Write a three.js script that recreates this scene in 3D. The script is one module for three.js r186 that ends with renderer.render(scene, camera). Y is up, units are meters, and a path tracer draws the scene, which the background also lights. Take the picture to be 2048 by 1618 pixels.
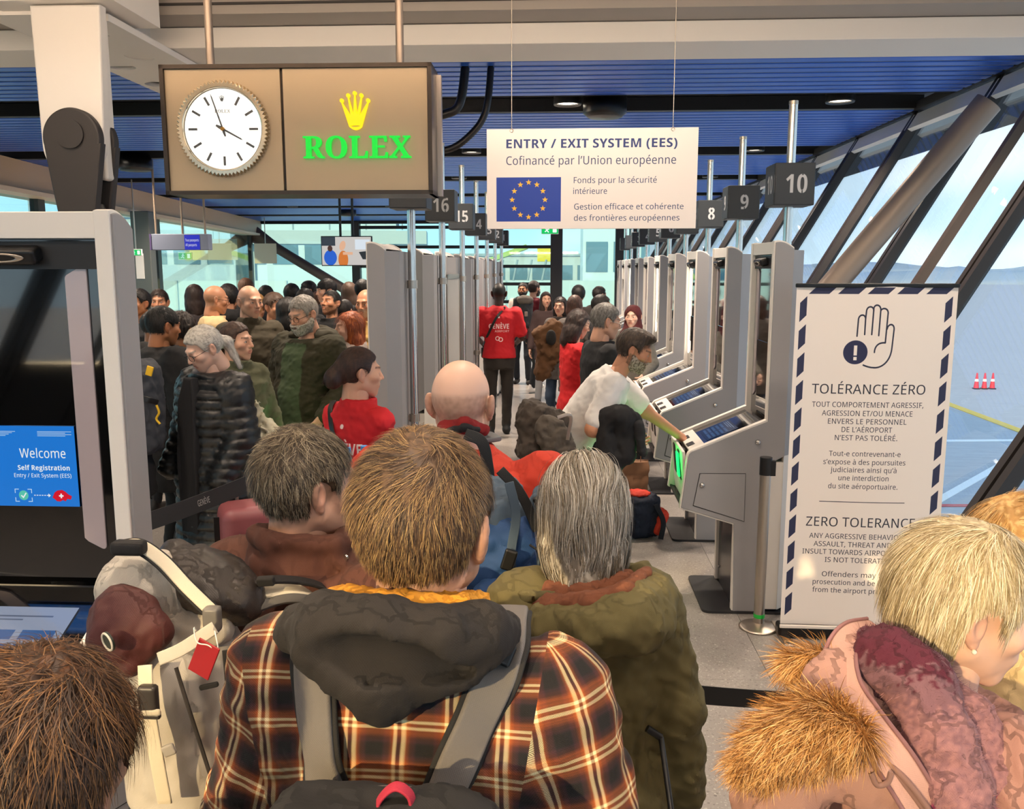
import * as THREE from 'three';
import { RoundedBoxGeometry } from 'three/addons/geometries/RoundedBoxGeometry.js';
import { mergeGeometries, mergeVertices } from 'three/addons/utils/BufferGeometryUtils.js';
import { FontLoader } from 'three/addons/loaders/FontLoader.js';
import { TextGeometry } from 'three/addons/geometries/TextGeometry.js';
import { RectAreaLightUniformsLib } from 'three/addons/lights/RectAreaLightUniformsLib.js';
import { createNoise3D } from 'simplex-noise';

// ---------------------------------------------------------------- camera, sky, sun, exposure
const scene = new THREE.Scene();
const FOCAL = 1750, EYE = 2.05, V = (x, y, z) => new THREE.Vector3(x, y, z);
const camera = new THREE.PerspectiveCamera(2 * Math.atan(809 / FOCAL) * 180 / Math.PI, 2048 / 1618, 0.05, 2000);
camera.rotation.order = 'YXZ';
camera.rotation.set(-8.85 * Math.PI / 180, 2.97 * Math.PI / 180, 0);
camera.position.set(0, EYE, 0);
camera.updateMatrixWorld(true);
const renderer = new THREE.WebGLRenderer({ antialias: true });
renderer.toneMapping = THREE.LinearToneMapping;
renderer.toneMappingExposure = 1.08;
renderer.shadowMap.enabled = true;
RectAreaLightUniformsLib.init();

const rngOf = (seed) => () => { seed = (seed + 0x6d2b79f5) | 0; let t = Math.imul(seed ^ (seed >>> 15), 1 | seed); t = (t + Math.imul(t ^ (t >>> 7), 61 | t)) ^ t; return ((t ^ (t >>> 14)) >>> 0) / 4294967296; };
const noise3 = createNoise3D(rngOf(7));
const clamp = (x, a, b) => Math.min(b, Math.max(a, x)), mix = (a, b, t) => a + (b - a) * t;
const sstep = (a, b, x) => { const t = clamp((x - a) / (b - a), 0, 1); return t * t * (3 - 2 * t); };

{ // a pale winter sky with thin high cloud, the same all round
  const W = 512, H = 256, d = new Float32Array(W * H * 4);
  for (let j = 0; j < H; j++) for (let i = 0; i < W; i++) {
    const up = ((j + 0.5) / H - 0.5) * Math.PI, a = (i + 0.5) / W * 2 * Math.PI, y = Math.sin(up), x = Math.cos(a) * Math.cos(up), z = Math.sin(a) * Math.cos(up);
    const t = Math.pow(clamp(y, 0, 1), 0.55), s = 1 / (0.25 + Math.max(y, 0));
    let c = 0.5 + 0.5 * (noise3(x * s * 1.5, y * s, z * s * 1.5) * 0.7 + noise3(x * s * 4, 3 + y * s, z * s * 4) * 0.3);
    c = sstep(0.42, 0.85, c) * 0.75;
    const o = (j * W + i) * 4, cl = [1.0, 1.0, 1.02], hz = [0.70, 0.86, 1.0], ze = [0.30, 0.52, 0.86];
    for (let k = 0; k < 3; k++) d[o + k] = mix(mix(hz[k], ze[k], t), cl[k], c);
    d[o + 3] = 1;
  }
  const sky = new THREE.DataTexture(d, W, H, THREE.RGBAFormat, THREE.FloatType);
  sky.mapping = THREE.EquirectangularReflectionMapping; sky.magFilter = THREE.LinearFilter; sky.needsUpdate = true;
  scene.background = sky; scene.backgroundIntensity = 1.75;
}
const SUN = V(-0.42, 0.30, 0.83).normalize();
const sun = new THREE.DirectionalLight(new THREE.Color(1.0, 0.66, 0.35), 5.4);
sun.position.copy(SUN).multiplyScalar(40); sun.target.position.set(0, 0, 0);
sun.castShadow = true; sun.shadow.mapSize.set(4096, 4096); sun.shadow.radius = 1.6;
Object.assign(sun.shadow.camera, { left: -30, right: 30, top: 30, bottom: -30, near: 1, far: 120 });
scene.add(sun, sun.target);

// ---------------------------------------------------------------- helpers
const at = (px, py, depth) => { const v = V((px - 1024) / FOCAL, -(py - 809) / FOCAL, -1).applyQuaternion(camera.quaternion); return v.multiplyScalar(depth / -v.z).add(camera.position); };
const used = new Map();
const numbered = (n) => { const k = used.get(n) || 0; used.set(n, k + 1); return k ? n + '_' + String(k).padStart(3, '0') : n; };
const shade = (o) => { o.traverse((m) => { if (m.isMesh) { m.castShadow = true; m.receiveShadow = true; } }); return o; };
function tag(o, label, category, group, kind) { if (label) o.userData.label = label; if (category) o.userData.category = category; if (group) o.userData.group = group; if (kind) o.userData.kind = kind; return o; }
function thing(name, label, category, pos = [0, 0, 0], turn = 0, group) {
  const o = new THREE.Group(); o.name = numbered(name); o.position.set(...pos); o.rotation.y = turn; scene.add(o);
  return tag(o, label, category, group);
}
function struct(name, parent = scene) { const o = new THREE.Group(); o.name = parent === scene ? numbered(name) : name; parent.add(o); if (parent === scene) o.userData.kind = 'structure'; return o; }
const strip = (g) => { const q = g.index ? g : mergeVertices(g, 1e-6); const r = new THREE.BufferGeometry(); r.setIndex(q.index); for (const k of ['position', 'normal', 'uv', 'color']) if (q.attributes[k]) r.setAttribute(k, q.attributes[k]); return r; };
function joined(gs) {
  gs = gs.flat(Infinity).filter(Boolean).map(strip); if (gs.length === 1) return gs[0];
  const col = gs.some((g) => g.attributes.color);
  for (const g of gs) {
    const n = g.attributes.position.count;
    if (!g.attributes.normal) g.computeVertexNormals();
    if (!g.attributes.uv) g.setAttribute('uv', new THREE.BufferAttribute(new Float32Array(n * 2), 2));
    if (col && !g.attributes.color) g.setAttribute('color', new THREE.BufferAttribute(new Float32Array(n * 3).fill(1), 3));
  }
  return mergeGeometries(gs);
}
let partCount = new Map();
function obj(name, gs, m, parent = scene) {
  const o = new THREE.Mesh(joined([gs]), m);
  o.name = parent === scene ? numbered(name) : partName(parent, name); o.castShadow = o.receiveShadow = true; parent.add(o); return o;
}
function partName(parent, name) { const key = parent.uuid + name, k = partCount.get(key) || 0; partCount.set(key, k + 1); return k ? name + '_' + String(k).padStart(3, '0') : name; }
const T = (g, x = 0, y = 0, z = 0, rx = 0, ry = 0, rz = 0) => { g.applyMatrix4(new THREE.Matrix4().compose(V(x, y, z), new THREE.Quaternion().setFromEuler(new THREE.Euler(rx, ry, rz)), V(1, 1, 1))); return g; };
const box = (w, h, d, x = 0, y = 0, z = 0, rx, ry, rz) => T(new THREE.BoxGeometry(w, h, d), x, y, z, rx, ry, rz);
const rbox = (w, h, d, r, x = 0, y = 0, z = 0, rx, ry, rz) => T(new RoundedBoxGeometry(w, h, d, 2, Math.min(r, w / 2.01, h / 2.01, d / 2.01)), x, y, z, rx, ry, rz);
const cyl = (r0, r1, h, x = 0, y = 0, z = 0, n = 20, rx, ry, rz) => T(new THREE.CylinderGeometry(r0, r1, h, n), x, y, z, rx, ry, rz);
function rod(a, b, r, n = 12, r2 = r) { const d = b.clone().sub(a), g = new THREE.CylinderGeometry(r2, r, d.length(), n); g.applyQuaternion(new THREE.Quaternion().setFromUnitVectors(V(0, 1, 0), d.normalize())); const m = a.clone().add(b).multiplyScalar(0.5); g.translate(m.x, m.y, m.z); return g; }
const tube = (pts, r, n = 40, k = 8) => new THREE.TubeGeometry(new THREE.CatmullRomCurve3(pts), n, r, k);
const shapeOf = (pts) => new THREE.Shape(pts.map((p) => new THREE.Vector2(p[0], p[1])));
const extrude = (shape, depth, bevel = 0, seg = 8) => new THREE.ExtrudeGeometry(shape, { depth, bevelEnabled: bevel > 0, bevelSize: bevel, bevelThickness: bevel, bevelSegments: 2, curveSegments: seg });
const lathe = (pts, n = 28) => new THREE.LatheGeometry(pts.map((p) => new THREE.Vector2(p[0], p[1])), n);
const mat = (color, roughness = 0.6, more = {}) => new THREE.MeshPhysicalMaterial({ color, roughness, metalness: 0, ...more });
const glow = (color, k) => new THREE.MeshStandardMaterial({ color: 0x111111, roughness: 0.4, emissive: color, emissiveIntensity: k });
function canvas(w, h, draw) { const c = document.createElement('canvas'); c.width = w; c.height = h; draw(c.getContext('2d'), w, h); const t = new THREE.CanvasTexture(c); t.colorSpace = THREE.SRGBColorSpace; t.anisotropy = 8; return t; }
function noiseTex(n, f, seed) { // tiling value grain
  const r = rngOf(seed), d = new Uint8Array(n * n * 4);
  for (let i = 0; i < n * n; i++) { const v = clamp(f(i % n, (i / n) | 0, r), 0, 255); d[i * 4] = d[i * 4 + 1] = d[i * 4 + 2] = v; d[i * 4 + 3] = 255; }
  const t = new THREE.DataTexture(d, n, n); t.wrapS = t.wrapT = THREE.RepeatWrapping; t.magFilter = THREE.LinearFilter; t.needsUpdate = true; return t;
}
function rect(w, h, power, color, pos, towards, parent = scene) { const l = new THREE.RectAreaLight(color, power, w, h); l.position.copy(pos); l.lookAt(towards); scene.add(l); return l; }
const wrap = (t, x, y) => { t.wrapS = t.wrapT = THREE.RepeatWrapping; t.repeat.set(x, y); return t; };

const MT = {
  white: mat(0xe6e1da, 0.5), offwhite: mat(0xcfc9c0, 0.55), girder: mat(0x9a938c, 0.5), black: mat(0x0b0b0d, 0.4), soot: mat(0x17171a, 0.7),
  blue: mat(new THREE.Color(0.018, 0.125, 0.62), 0.34, { metalness: 0.4 }), alu: mat(0xccd4dc, 0.3, { metalness: 0.6 }), mullion: mat(0x2b2725, 0.45), steelbrown: mat(0x574b42, 0.42, { metalness: 0.3 }),
  chrome: mat(0xc9c6c2, 0.2, { metalness: 1 }), steel: mat(0xb8aea2, 0.34, { metalness: 1 }), castiron: mat(0x2f2b2a, 0.6), kioskgrey: mat(0x8f8e90, 0.5), kiosklight: mat(0xd6d2cc, 0.5), kioskedge: mat(0xe2ddd6, 0.4),
  blackglass: mat(0x060607, 0.06, { clearcoat: 1, clearcoatRoughness: 0.03 }), darkpanel: mat(0x1a1a1c, 0.5), plate: mat(0x202022, 0.5),
};
const GLASS = mat(0xf4fafa, 0.02, { transmission: 1, thickness: 0, ior: 1.45 });
const GLASS_TEAL = mat(0xd6efed, 0.03, { transmission: 1, thickness: 0, ior: 1.45 });
// ---------------------------------------------------------------- floor
const CEIL = 4.0, FARZ = -37, REARZ = 3, FLX = 2.29;
{
  const terr = canvas(1024, 1024, (c, w, h) => {
    c.fillStyle = '#8f8984'; c.fillRect(0, 0, w, h); const r = rngOf(3);
    const cols = ['#a49e98', '#78726d', '#b5afa8', '#66605c', '#968d86', '#c4beb7', '#857d75'];
    for (let i = 0; i < 15000; i++) { c.fillStyle = cols[(r() * cols.length) | 0]; c.globalAlpha = 0.35 + 0.5 * r(); const s = 1 + r() * r() * 6; c.beginPath(); c.ellipse(r() * w, r() * h, s, s * (0.5 + r() * 0.5), r() * 3, 0, 7); c.fill(); }
  });
  const mats = [0, 1, 2].map((k) => mat([0xffffff, 0xf4f3f1, 0xfaf8f6][k], 0.3, { map: wrap(terr.clone(), 1, 1) }));
  mats[1].map.offset.set(0.37, 0.21); mats[2].map.offset.set(0.71, 0.55);
  const floor = struct('floor');
  const slab = box(FLX + 14.5, 0.3, REARZ - FARZ, (FLX - 14.5) / 2, -0.158, (REARZ + FARZ) / 2); obj('slab', slab, mat(0x5d5854, 0.7), floor);
  const S = 1.2, tile = new RoundedBoxGeometry(S - 0.002, 0.02, S - 0.002, 1, 0.0015), uv = tile.attributes.uv, p = tile.attributes.position;
  for (let i = 0; i < uv.count; i++) uv.setXY(i, p.getX(i) / 1.1, p.getZ(i) / 1.1);
  const r = rngOf(9), rest = [];
  for (let j = 0; j < 36; j++) for (let i = 0; i < 14; i++) {
    const x = FLX - 0.6 - i * S, z = REARZ - 0.6 - j * S; if (x < -14 || z < FARZ) continue;
    if (i < 9 && z < 1 && z > -24) { const t = new THREE.Mesh(tile, mats[(r() * 3) | 0]); t.position.set(x, -0.0105, z); t.name = partName(floor, 'tile'); t.receiveShadow = true; floor.add(t); }
    else rest.push(T(tile.clone(), x, -0.0105, z));
  }
  obj('distant_tile', rest, mats[0], floor).userData.kind = 'stuff';
}
// ---------------------------------------------------------------- ceiling of blue slats, black bands between the fields
const BANDS = [];
{
  const ceiling = struct('ceiling'), x0 = -14, x1 = 4.52, len = x1 - x0, pitch = 0.217;
  obj('upper_slab', box(len + 3, 0.2, REARZ - FARZ + 2, (x0 + x1) / 2 + 1, CEIL + 0.36, (REARZ + FARZ) / 2), MT.soot, ceiling);
  const s = new THREE.Shape(); s.moveTo(-0.08, 0.07); s.lineTo(-0.08, 0.012); s.quadraticCurveTo(-0.08, 0, -0.068, 0); s.lineTo(0.068, 0); s.quadraticCurveTo(0.08, 0, 0.08, 0.012); s.lineTo(0.08, 0.07);
  const slat = extrude(s, len, 0, 4); slat.rotateY(Math.PI / 2); slat.translate(x0, CEIL, 0); const glint_flange = box(len, 0.062, 0.003, (x0 + x1) / 2, CEIL + 0.039, 0.0825);  // pale strip put in for the bright reflections along the slat edges
  let z = -8.45;
  const fields = [[-8.3, -10.55], [-11.6, -14.95], [-16, -19.3], [-20.35, -23.7], [-24.75, -28.05], [-29.1, -32.45], [-33.5, -36.8]];
  fields.forEach(([a, b], k) => {
    const n = Math.floor((a - b) / pitch);
    for (let i = 0; i < n; i++) { const m = new THREE.Mesh(slat, MT.blue); m.position.z = a - pitch * (i + 0.5); m.name = partName(ceiling, 'slat'); m.castShadow = m.receiveShadow = true; ceiling.add(m); const fl = new THREE.Mesh(glint_flange, MT.alu); fl.name = 'glint_flange'; fl.castShadow = fl.receiveShadow = true; m.add(fl); }
    if (fields[k + 1]) { const c = (b + fields[k + 1][0]) / 2; BANDS.push(c); obj('gap_tray', [box(len, 0.02, b - fields[k + 1][0] - 0.1, (x0 + x1) / 2, CEIL + 0.2, c), box(len, 0.16, 0.02, (x0 + x1) / 2, CEIL + 0.1, b - 0.03), box(len, 0.16, 0.02, (x0 + x1) / 2, CEIL + 0.1, fields[k + 1][0] + 0.03)], MT.soot, ceiling); }
  });
  obj('edge_trim', box(len, 0.12, 0.05, (x0 + x1) / 2, CEIL + 0.05, -8.25), MT.soot, ceiling);
  obj('white_panel', box(len, 0.05, REARZ + 8.2, (x0 + x1) / 2, CEIL + 0.22, (REARZ - 8.2) / 2), MT.offwhite, ceiling);
}
// ---------------------------------------------------------------- white roof girder, column with cast fork, holed beam
{
  const g = struct('beam'); 
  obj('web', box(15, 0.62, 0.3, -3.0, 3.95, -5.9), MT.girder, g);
  obj('lower_flange', rbox(15, 0.13, 0.5, 0.006, -3.0, 3.57, -6.28), MT.white, g);
  obj('upper_lip', box(15, 0.012, 0.03, -3.0, 3.7, -5.745), MT.castiron, g);
  const b = struct('beam');
  const hs = shapeOf([[-3.35, -5.2], [-2.75, -5.2], [-2.75, -12], [-3.35, -12]].map(([x, z]) => [x, -z]));
  for (let z = 5.6; z < 11.8; z += 0.62) for (const x of [-3.2, -2.9]) { const h = new THREE.Path(); h.absellipse(x, z + (x < -3 ? 0.31 : 0), 0.105, 0.105, 0, Math.PI * 2); hs.holes.push(h); }
  const plate = extrude(hs, 0.03, 0, 16); plate.rotateX(-Math.PI / 2); plate.translate(0, 3.5, 0); obj('holed_plate', plate, MT.white, b);
  obj('side_plate', [box(0.03, 0.5, 6.8, -2.75, 3.76, -8.6), box(0.03, 0.5, 6.8, -3.35, 3.76, -8.6), box(0.6, 0.03, 6.8, -3.05, 3.99, -8.6)], MT.white, b);
  obj('outer_lip', [box(0.16, 0.04, 6.8, -2.68, 3.48, -8.6)], MT.white, b);
  const c = struct('beam'); // slanting edge beam above the column
  obj('arm', [T(box(0.55, 0.42, 3.2, 0, 0, 1.6), -2.9, 3.75, -5.5, 0, 0.45 - 1.1, 0), box(0.75, 0.4, 0.6, -2.85, 3.72, -5.3)], MT.white, c);
}
{
  const o = struct('column'); o.position.set(-2.76, 0, -5.1); o.userData.label = 'white fork plate on a dark cast clevis column behind the left kiosk'; 
  const fork = shapeOf([[-0.18, 3.5], [0.2, 3.5], [0.17, 2.75]]); fork.absarc(0, 2.75, 0.17, 0, -Math.PI, true); fork.lineTo(-0.18, 3.5);
  obj('fork_plate', T(extrude(fork, 0.06, 0.012, 20), -0.03, 0, -0.03), MT.white, o);
  obj('fork_side', rbox(0.05, 0.95, 0.13, 0.02, 0.12, 3.03, -0.06), MT.white, o);
  const cast = new THREE.Shape(); cast.absarc(0, 2.78, 0.155, -0.25, Math.PI + 0.25, false); cast.quadraticCurveTo(-0.13, 2.55, -0.085, 2.28); cast.lineTo(0.085, 2.28); cast.quadraticCurveTo(0.13, 2.55, 0.16, 2.74);
  obj('clevis', [T(extrude(cast, 0.04, 0.012, 24), 0, 0, 0.06), T(extrude(cast, 0.04, 0.012, 24), 0, 0, -0.11)], MT.castiron, o);
  obj('pin', cyl(0.08, 0.08, 0.27, 0, 2.8, -0.01, 28, Math.PI / 2), MT.castiron, o);
  obj('collar', lathe([[0.0, 2.42], [0.1, 2.42], [0.12, 2.3], [0.085, 2.2], [0.085, 2.1], [0, 2.1]]), MT.castiron, o);
  obj('shaft', cyl(0.085, 0.085, 2.2, 0, 1.1, 0), MT.castiron, o);
}
// ---------------------------------------------------------------- leaning right facade
const FX = (y) => 4.6 - (CEIL - y) * 0.577; // inner face of the glass at height y
{
  const w = struct('wall_right'), L = CEIL / Math.cos(Math.PI / 6), lean = -Math.PI / 6;
  obj('head_beam', T(box(0.06, 0.22, REARZ - FARZ, 0, 0, 0), FX(3.86) - 0.06, 3.86, (REARZ + FARZ) / 2, 0, 0, lean), mat(0xf4f1ec, 0.6), w);
  obj('head_flashing', T(box(0.3, 0.1, REARZ - FARZ, 0, 0, 0), 4.58, 4.05, (REARZ + FARZ) / 2), MT.soot, w);
  obj('sill', [box(0.28, 0.12, REARZ - FARZ, FLX + 0.06, 0.05, (REARZ + FARZ) / 2)], MT.mullion, w);
  const zs = []; for (let z = 3.3; z > FARZ; z -= 2.15) zs.push(z);
  for (const z of zs) obj('mullion', [T(box(0.08, L, 0.075, 0, 0, 0.055), FX(2) - 0.05, 2, z, 0, 0, lean), T(box(0.08, L, 0.075, 0, 0, -0.055), FX(2) - 0.05, 2, z, 0, 0, lean), T(box(0.1, L, 0.04, 0, 0, 0), FX(2), 2, z, 0, 0, lean)], MT.mullion, w);
  for (let i = 0; i + 1 < zs.length; i++) obj('pane', T(box(0.012, L, zs[i] - zs[i + 1] - 0.1, 0, 0, 0), FX(2) + 0.03, 2, (zs[i] + zs[i + 1]) / 2, 0, 0, lean), GLASS, w);
  obj('slender_post', T(box(0.08, L, 0.09), FX(2) - 0.08, 2, -8.34, 0, 0, lean), MT.steelbrown, w);
  const a = at(1640, 600, 9.72), b = at(1960, 225, 9.25), d = b.clone().sub(a);
  obj('brace_tube', rod(a.clone().addScaledVector(d, -0.9), b.clone().addScaledVector(d, 0.05), 0.135, 24), mat(0x9a8a7c, 0.4, { metalness: 0.25 }), w);
}
// ---------------------------------------------------------------- far facade, left facade, rear facade
{
  const w = struct('wall_far'), Z = FARZ, X = (px) => (px - 1115) / 1750 * -Z;
  for (const px of [494, 714, 1112, 1235, 1262]) obj('post', rbox(px === 1112 ? 0.5 : 0.34, CEIL, 0.35, 0.02, X(px), CEIL / 2, Z), MT.mullion, w);
  for (const y of [3.74, 2.93, 2.13, 1.4, 0.66]) obj('transom', box(X(1112) - X(714), 0.13, 0.14, (X(1112) + X(714)) / 2, y, Z), MT.black, w);
  obj('head', box(18, 0.3, 0.5, -5, CEIL + 0.05, Z - 0.1), MT.soot, w);
  obj('sill', box(18, 0.35, 0.3, -5, 0.15, Z), MT.mullion, w);
  const xs = [X(494), X(714), X(1112), X(1235), FLX + 1.5];
  for (let i = 0; i < 4; i++) obj('pane', box(xs[i + 1] - xs[i], CEIL, 0.015, (xs[i] + xs[i + 1]) / 2, CEIL / 2, Z - 0.03), GLASS_TEAL, w);
  const n = at(497, 462, 36.2), e = at(700, 585, 36.2), k = at(478, 470, 36.2), kb = at(484, 620, 36.2);
  const brown = mat(0x5b4a40, 0.5);
  obj('brace', [rod(n, e, 0.2, 16), T(new THREE.SphereGeometry(0.42, 16, 12), n.x, n.y, n.z), rod(n, n.clone().lerp(e, 0.28), 0.38, 16, 0.2)], brown, w);
  obj('brace', [rod(k, kb, 0.18, 16), T(new THREE.SphereGeometry(0.36, 16, 12), k.x, k.y, k.z), rod(k, k.clone().lerp(kb, 0.35), 0.36, 16, 0.16)], brown, w);
  obj('node_plate', box(0.9, 1.1, 0.2, n.x - 0.25, n.y + 0.5, n.z), mat(0xb59a7c, 0.6), w);

  const l = struct('wall_left'), A = V(-7.6, 0, REARZ), B = V(-12.75, 0, FARZ), dir = B.clone().sub(A), LL = dir.length(), ry = Math.atan2(dir.x, dir.z);
  const along = (t) => A.clone().addScaledVector(dir, t), ts = [0, 0.1, 0.2, 0.3, 0.4, 0.5, 0.6, 0.675, 0.97];
  ts.forEach((t) => { const p = along(t); obj('post', T(box(0.16, CEIL, 0.3), p.x, CEIL / 2, p.z, 0, ry, 0), MT.mullion, l); });
  for (let i = 0; i + 1 < ts.length; i++) { const p = along((ts[i] + ts[i + 1]) / 2); obj('pane', T(box(0.015, CEIL - 0.6, LL * (ts[i + 1] - ts[i]) - 0.3), p.x, 1.7, p.z, 0, ry, 0), GLASS_TEAL, l); }
  const m = along(0.5); obj('header', [T(box(0.5, 0.55, LL), m.x, 3.72, m.z, 0, ry, 0)], mat(0xc7a988, 0.5), l); obj('header_lip', T(box(0.7, 0.08, LL), m.x + 0.05, 3.42, m.z, 0, ry, 0), mat(0xd8c2a6, 0.5), l);
  obj('sill', T(box(0.3, 0.25, LL), m.x, 0.12, m.z, 0, ry, 0), MT.mullion, l);

  const r = struct('wall_rear');
  obj('head', box(15, 1.0, 0.3, -1.8, 3.8, REARZ), MT.white, r); obj('sill', box(15, 1.2, 0.25, -1.8, 0.6, REARZ), MT.mullion, r);  // out of view; head lowered and sill raised to limit where sun falls
  for (let x = -7.4; x < 4; x += 1.9) obj('mullion', T(box(0.14, 4.6, 0.16), x, 2, REARZ, 0, 0, lean2(x)), MT.mullion, r);
  for (let i = 0; i < 6; i++) obj('pane', box(1.9, 3.6, 0.012, -6.5 + i * 1.9, 2.1, REARZ - 0.02), GLASS, r);
    for (const x of [-4.6, -4.5, -4.4, -3.75]) obj('shade_fin', T(box(0.03, 4.6, 0.12), x, 2, REARZ - 0.1, 0, 0, -0.5), MT.mullion, r);  // unseen slats added to break the incoming sun into stripes
  function lean2() { return -0.5; }
}
// ---------------------------------------------------------------- downlights
{
  const rim = mat(0x2a2a2c, 0.4), lampM = glow(0xfff0d8, 5), hood = mat(0x0c0c0e, 0.35);
  const ROWN = ['the nearest', 'the second', 'the third', 'the fourth', 'the fifth', 'the farthest'], COLN = { '-5.9': 'leftmost', '-2.6': 'second from the left', '0.1': 'second from the right', '3.35': 'rightmost', '-8.6': 'leftmost', '-5.4': 'second from the left', '-2.2': 'middle', '1': 'second from the right', '3.3': 'rightmost' };
  const lampAt = (x, z, y, k, row, nn, cx) => {
    const o = thing('downlight', row ? `${COLN[String(cx)]} round downlight in ${row} black gap of the blue ceiling` : '', 'ceiling light', [x, y, z], 0, 'downlights in the black ceiling gaps');
    obj('rim', lathe([[0.13, 0.0], [0.165, -0.015], [0.17, 0.0], [0.165, 0.1], [0.13, 0.1], [0.13, 0]], 24), rim, o); obj('lens', cyl(0.13, 0.13, 0.01, 0, 0.02, 0, 24), lampM, o);
    obj('housing', cyl(0.16, 0.16, 0.14, 0, 0.14, 0, 20), rim, o);
    const s = new THREE.SpotLight(0xffe9d2, k, 14, 1.15, 0.7, 2); s.position.set(x, y - 0.02, z); s.target.position.set(x, 0, z); s.shadow.radius = 6; s.castShadow = true; scene.add(s, s.target); return o;
  };
  BANDS.forEach((z, k) => { for (const x of k === 0 ? [-5.9, -2.6, 0.1, 3.35] : [-8.6, -5.4, -2.2, 1.0, 3.3]) lampAt(x + (k % 2) * 0.7 * (x < 1 ? 1 : 0), z, CEIL + 0.02, 62, ROWN[k] || 'a far', k, x); });
  for (const z of [1.9, -0.6, -3.6]) for (const x of [-5.2, -2.6, 0, 2.4]) { const o = lampAt(x, z, CEIL + 0.14, 16); o.userData.label = `${{ '-5.2': 'leftmost', '-2.6': 'second from the left', '0': 'second from the right', '2.4': 'rightmost' }[x]} added unseen downlight of the white ceiling panel, ${z > 1 ? 'behind the viewpoint' : z > -1 ? 'above the viewpoint' : 'over the front of the queue'}`; o.userData.group = 'added unseen downlights in the white ceiling panel'; }  // out-of-view lamps added to brighten the front of the hall
  for (const [x, w] of [[-4.5, 'leftmost'], [-1.6, 'second from the left'], [0.7, 'second from the right'], [2.7, 'rightmost']]) { const o = lampAt(x, -7.3, CEIL + 0.14, 42); o.userData.label = `${w} added downlight hidden behind the white roof girder`; o.userData.group = 'added downlights hidden behind the girder'; }  // hidden lamps added to brighten the people and kiosks below
  const big = thing('ceiling_speaker', 'black drum loudspeaker hanging under the blue slats above the hanging white sign', 'speaker', [...at(1210, 205, 10.9)]);
  obj('drum', lathe([[0, -0.16], [0.2, -0.15], [0.26, -0.1], [0.26, 0.12], [0, 0.12]], 28), hood, big); big.position.y = CEIL - 0.02;
  obj('hanger', cyl(0.02, 0.02, 0.5, 0, 0.3, 0), hood, big);
  for (const [px, py, d, l] of [[272, 352, 16, 'small black drum loudspeaker in the ceiling left of the clock'], [530, 408, 22, 'black drum loudspeaker in the ceiling below the clock sign'], [695, 436, 30, 'far black drum loudspeaker above the wall screen']]) {
    const p = at(px, py, d), o = thing('ceiling_speaker', l, 'speaker', [p.x, CEIL - 0.05, p.z]); obj('drum', lathe([[0, -0.16], [0.26, -0.15], [0.3, -0.1], [0.3, 0.12], [0, 0.12]], 24), hood, o); obj('hanger', cyl(0.02, 0.02, 0.45, 0, 0.25, 0), hood, o);
  }
  const cable = thing('cable', 'thick black cable looping from the ceiling behind the clock sign', 'cable'); obj('strand', tube([at(935, 180, 9).setY(4.15), at(915, 215, 9), at(890, 228, 9), at(872, 232, 9)], 0.045), hood, cable);
  const cable2 = thing('cable', 'thin black cable hanging in a curve left of the hanging white sign', 'cable'); obj('strand', tube([at(985, 190, 9).setY(4.15), at(968, 232, 9), at(935, 275, 9), at(900, 298, 9), at(860, 300, 9)], 0.035), hood, cable2);
}

// two unseen linear uplights, added to brighten the white girder and near ceiling
for (const [z, l] of [[-2.5, 'unseen lamp trough added above the heads of the queue'], [0.9, 'unseen lamp trough added behind the viewpoint']]) {
  const o = thing('added_uplight', l, 'ceiling light', [-1.2, 3.2, z], 0, 'added unseen uplights');
  obj('trough', [box(5.6, 0.03, 0.2, 0, 0, 0), box(5.6, 0.09, 0.01, 0, 0.045, 0.1)], MT.white, o); obj('lamp', box(5.5, 0.01, 0.14, 0, 0.03, 0), glow(0xffdcb8, 3), o);
  for (const x of [-2.5, 0, 2.5]) obj('hanger', cyl(0.006, 0.006, 1.0, x, 0.5, 0, 8), MT.steel, o);
  rect(5.5, 0.14, z < 0 ? 52 : 42, 0xffdfbe, V(-1.2, 3.25, z), V(-1.2, 6, z - (z < 0 ? 3.2 : 0)));
}
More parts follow.
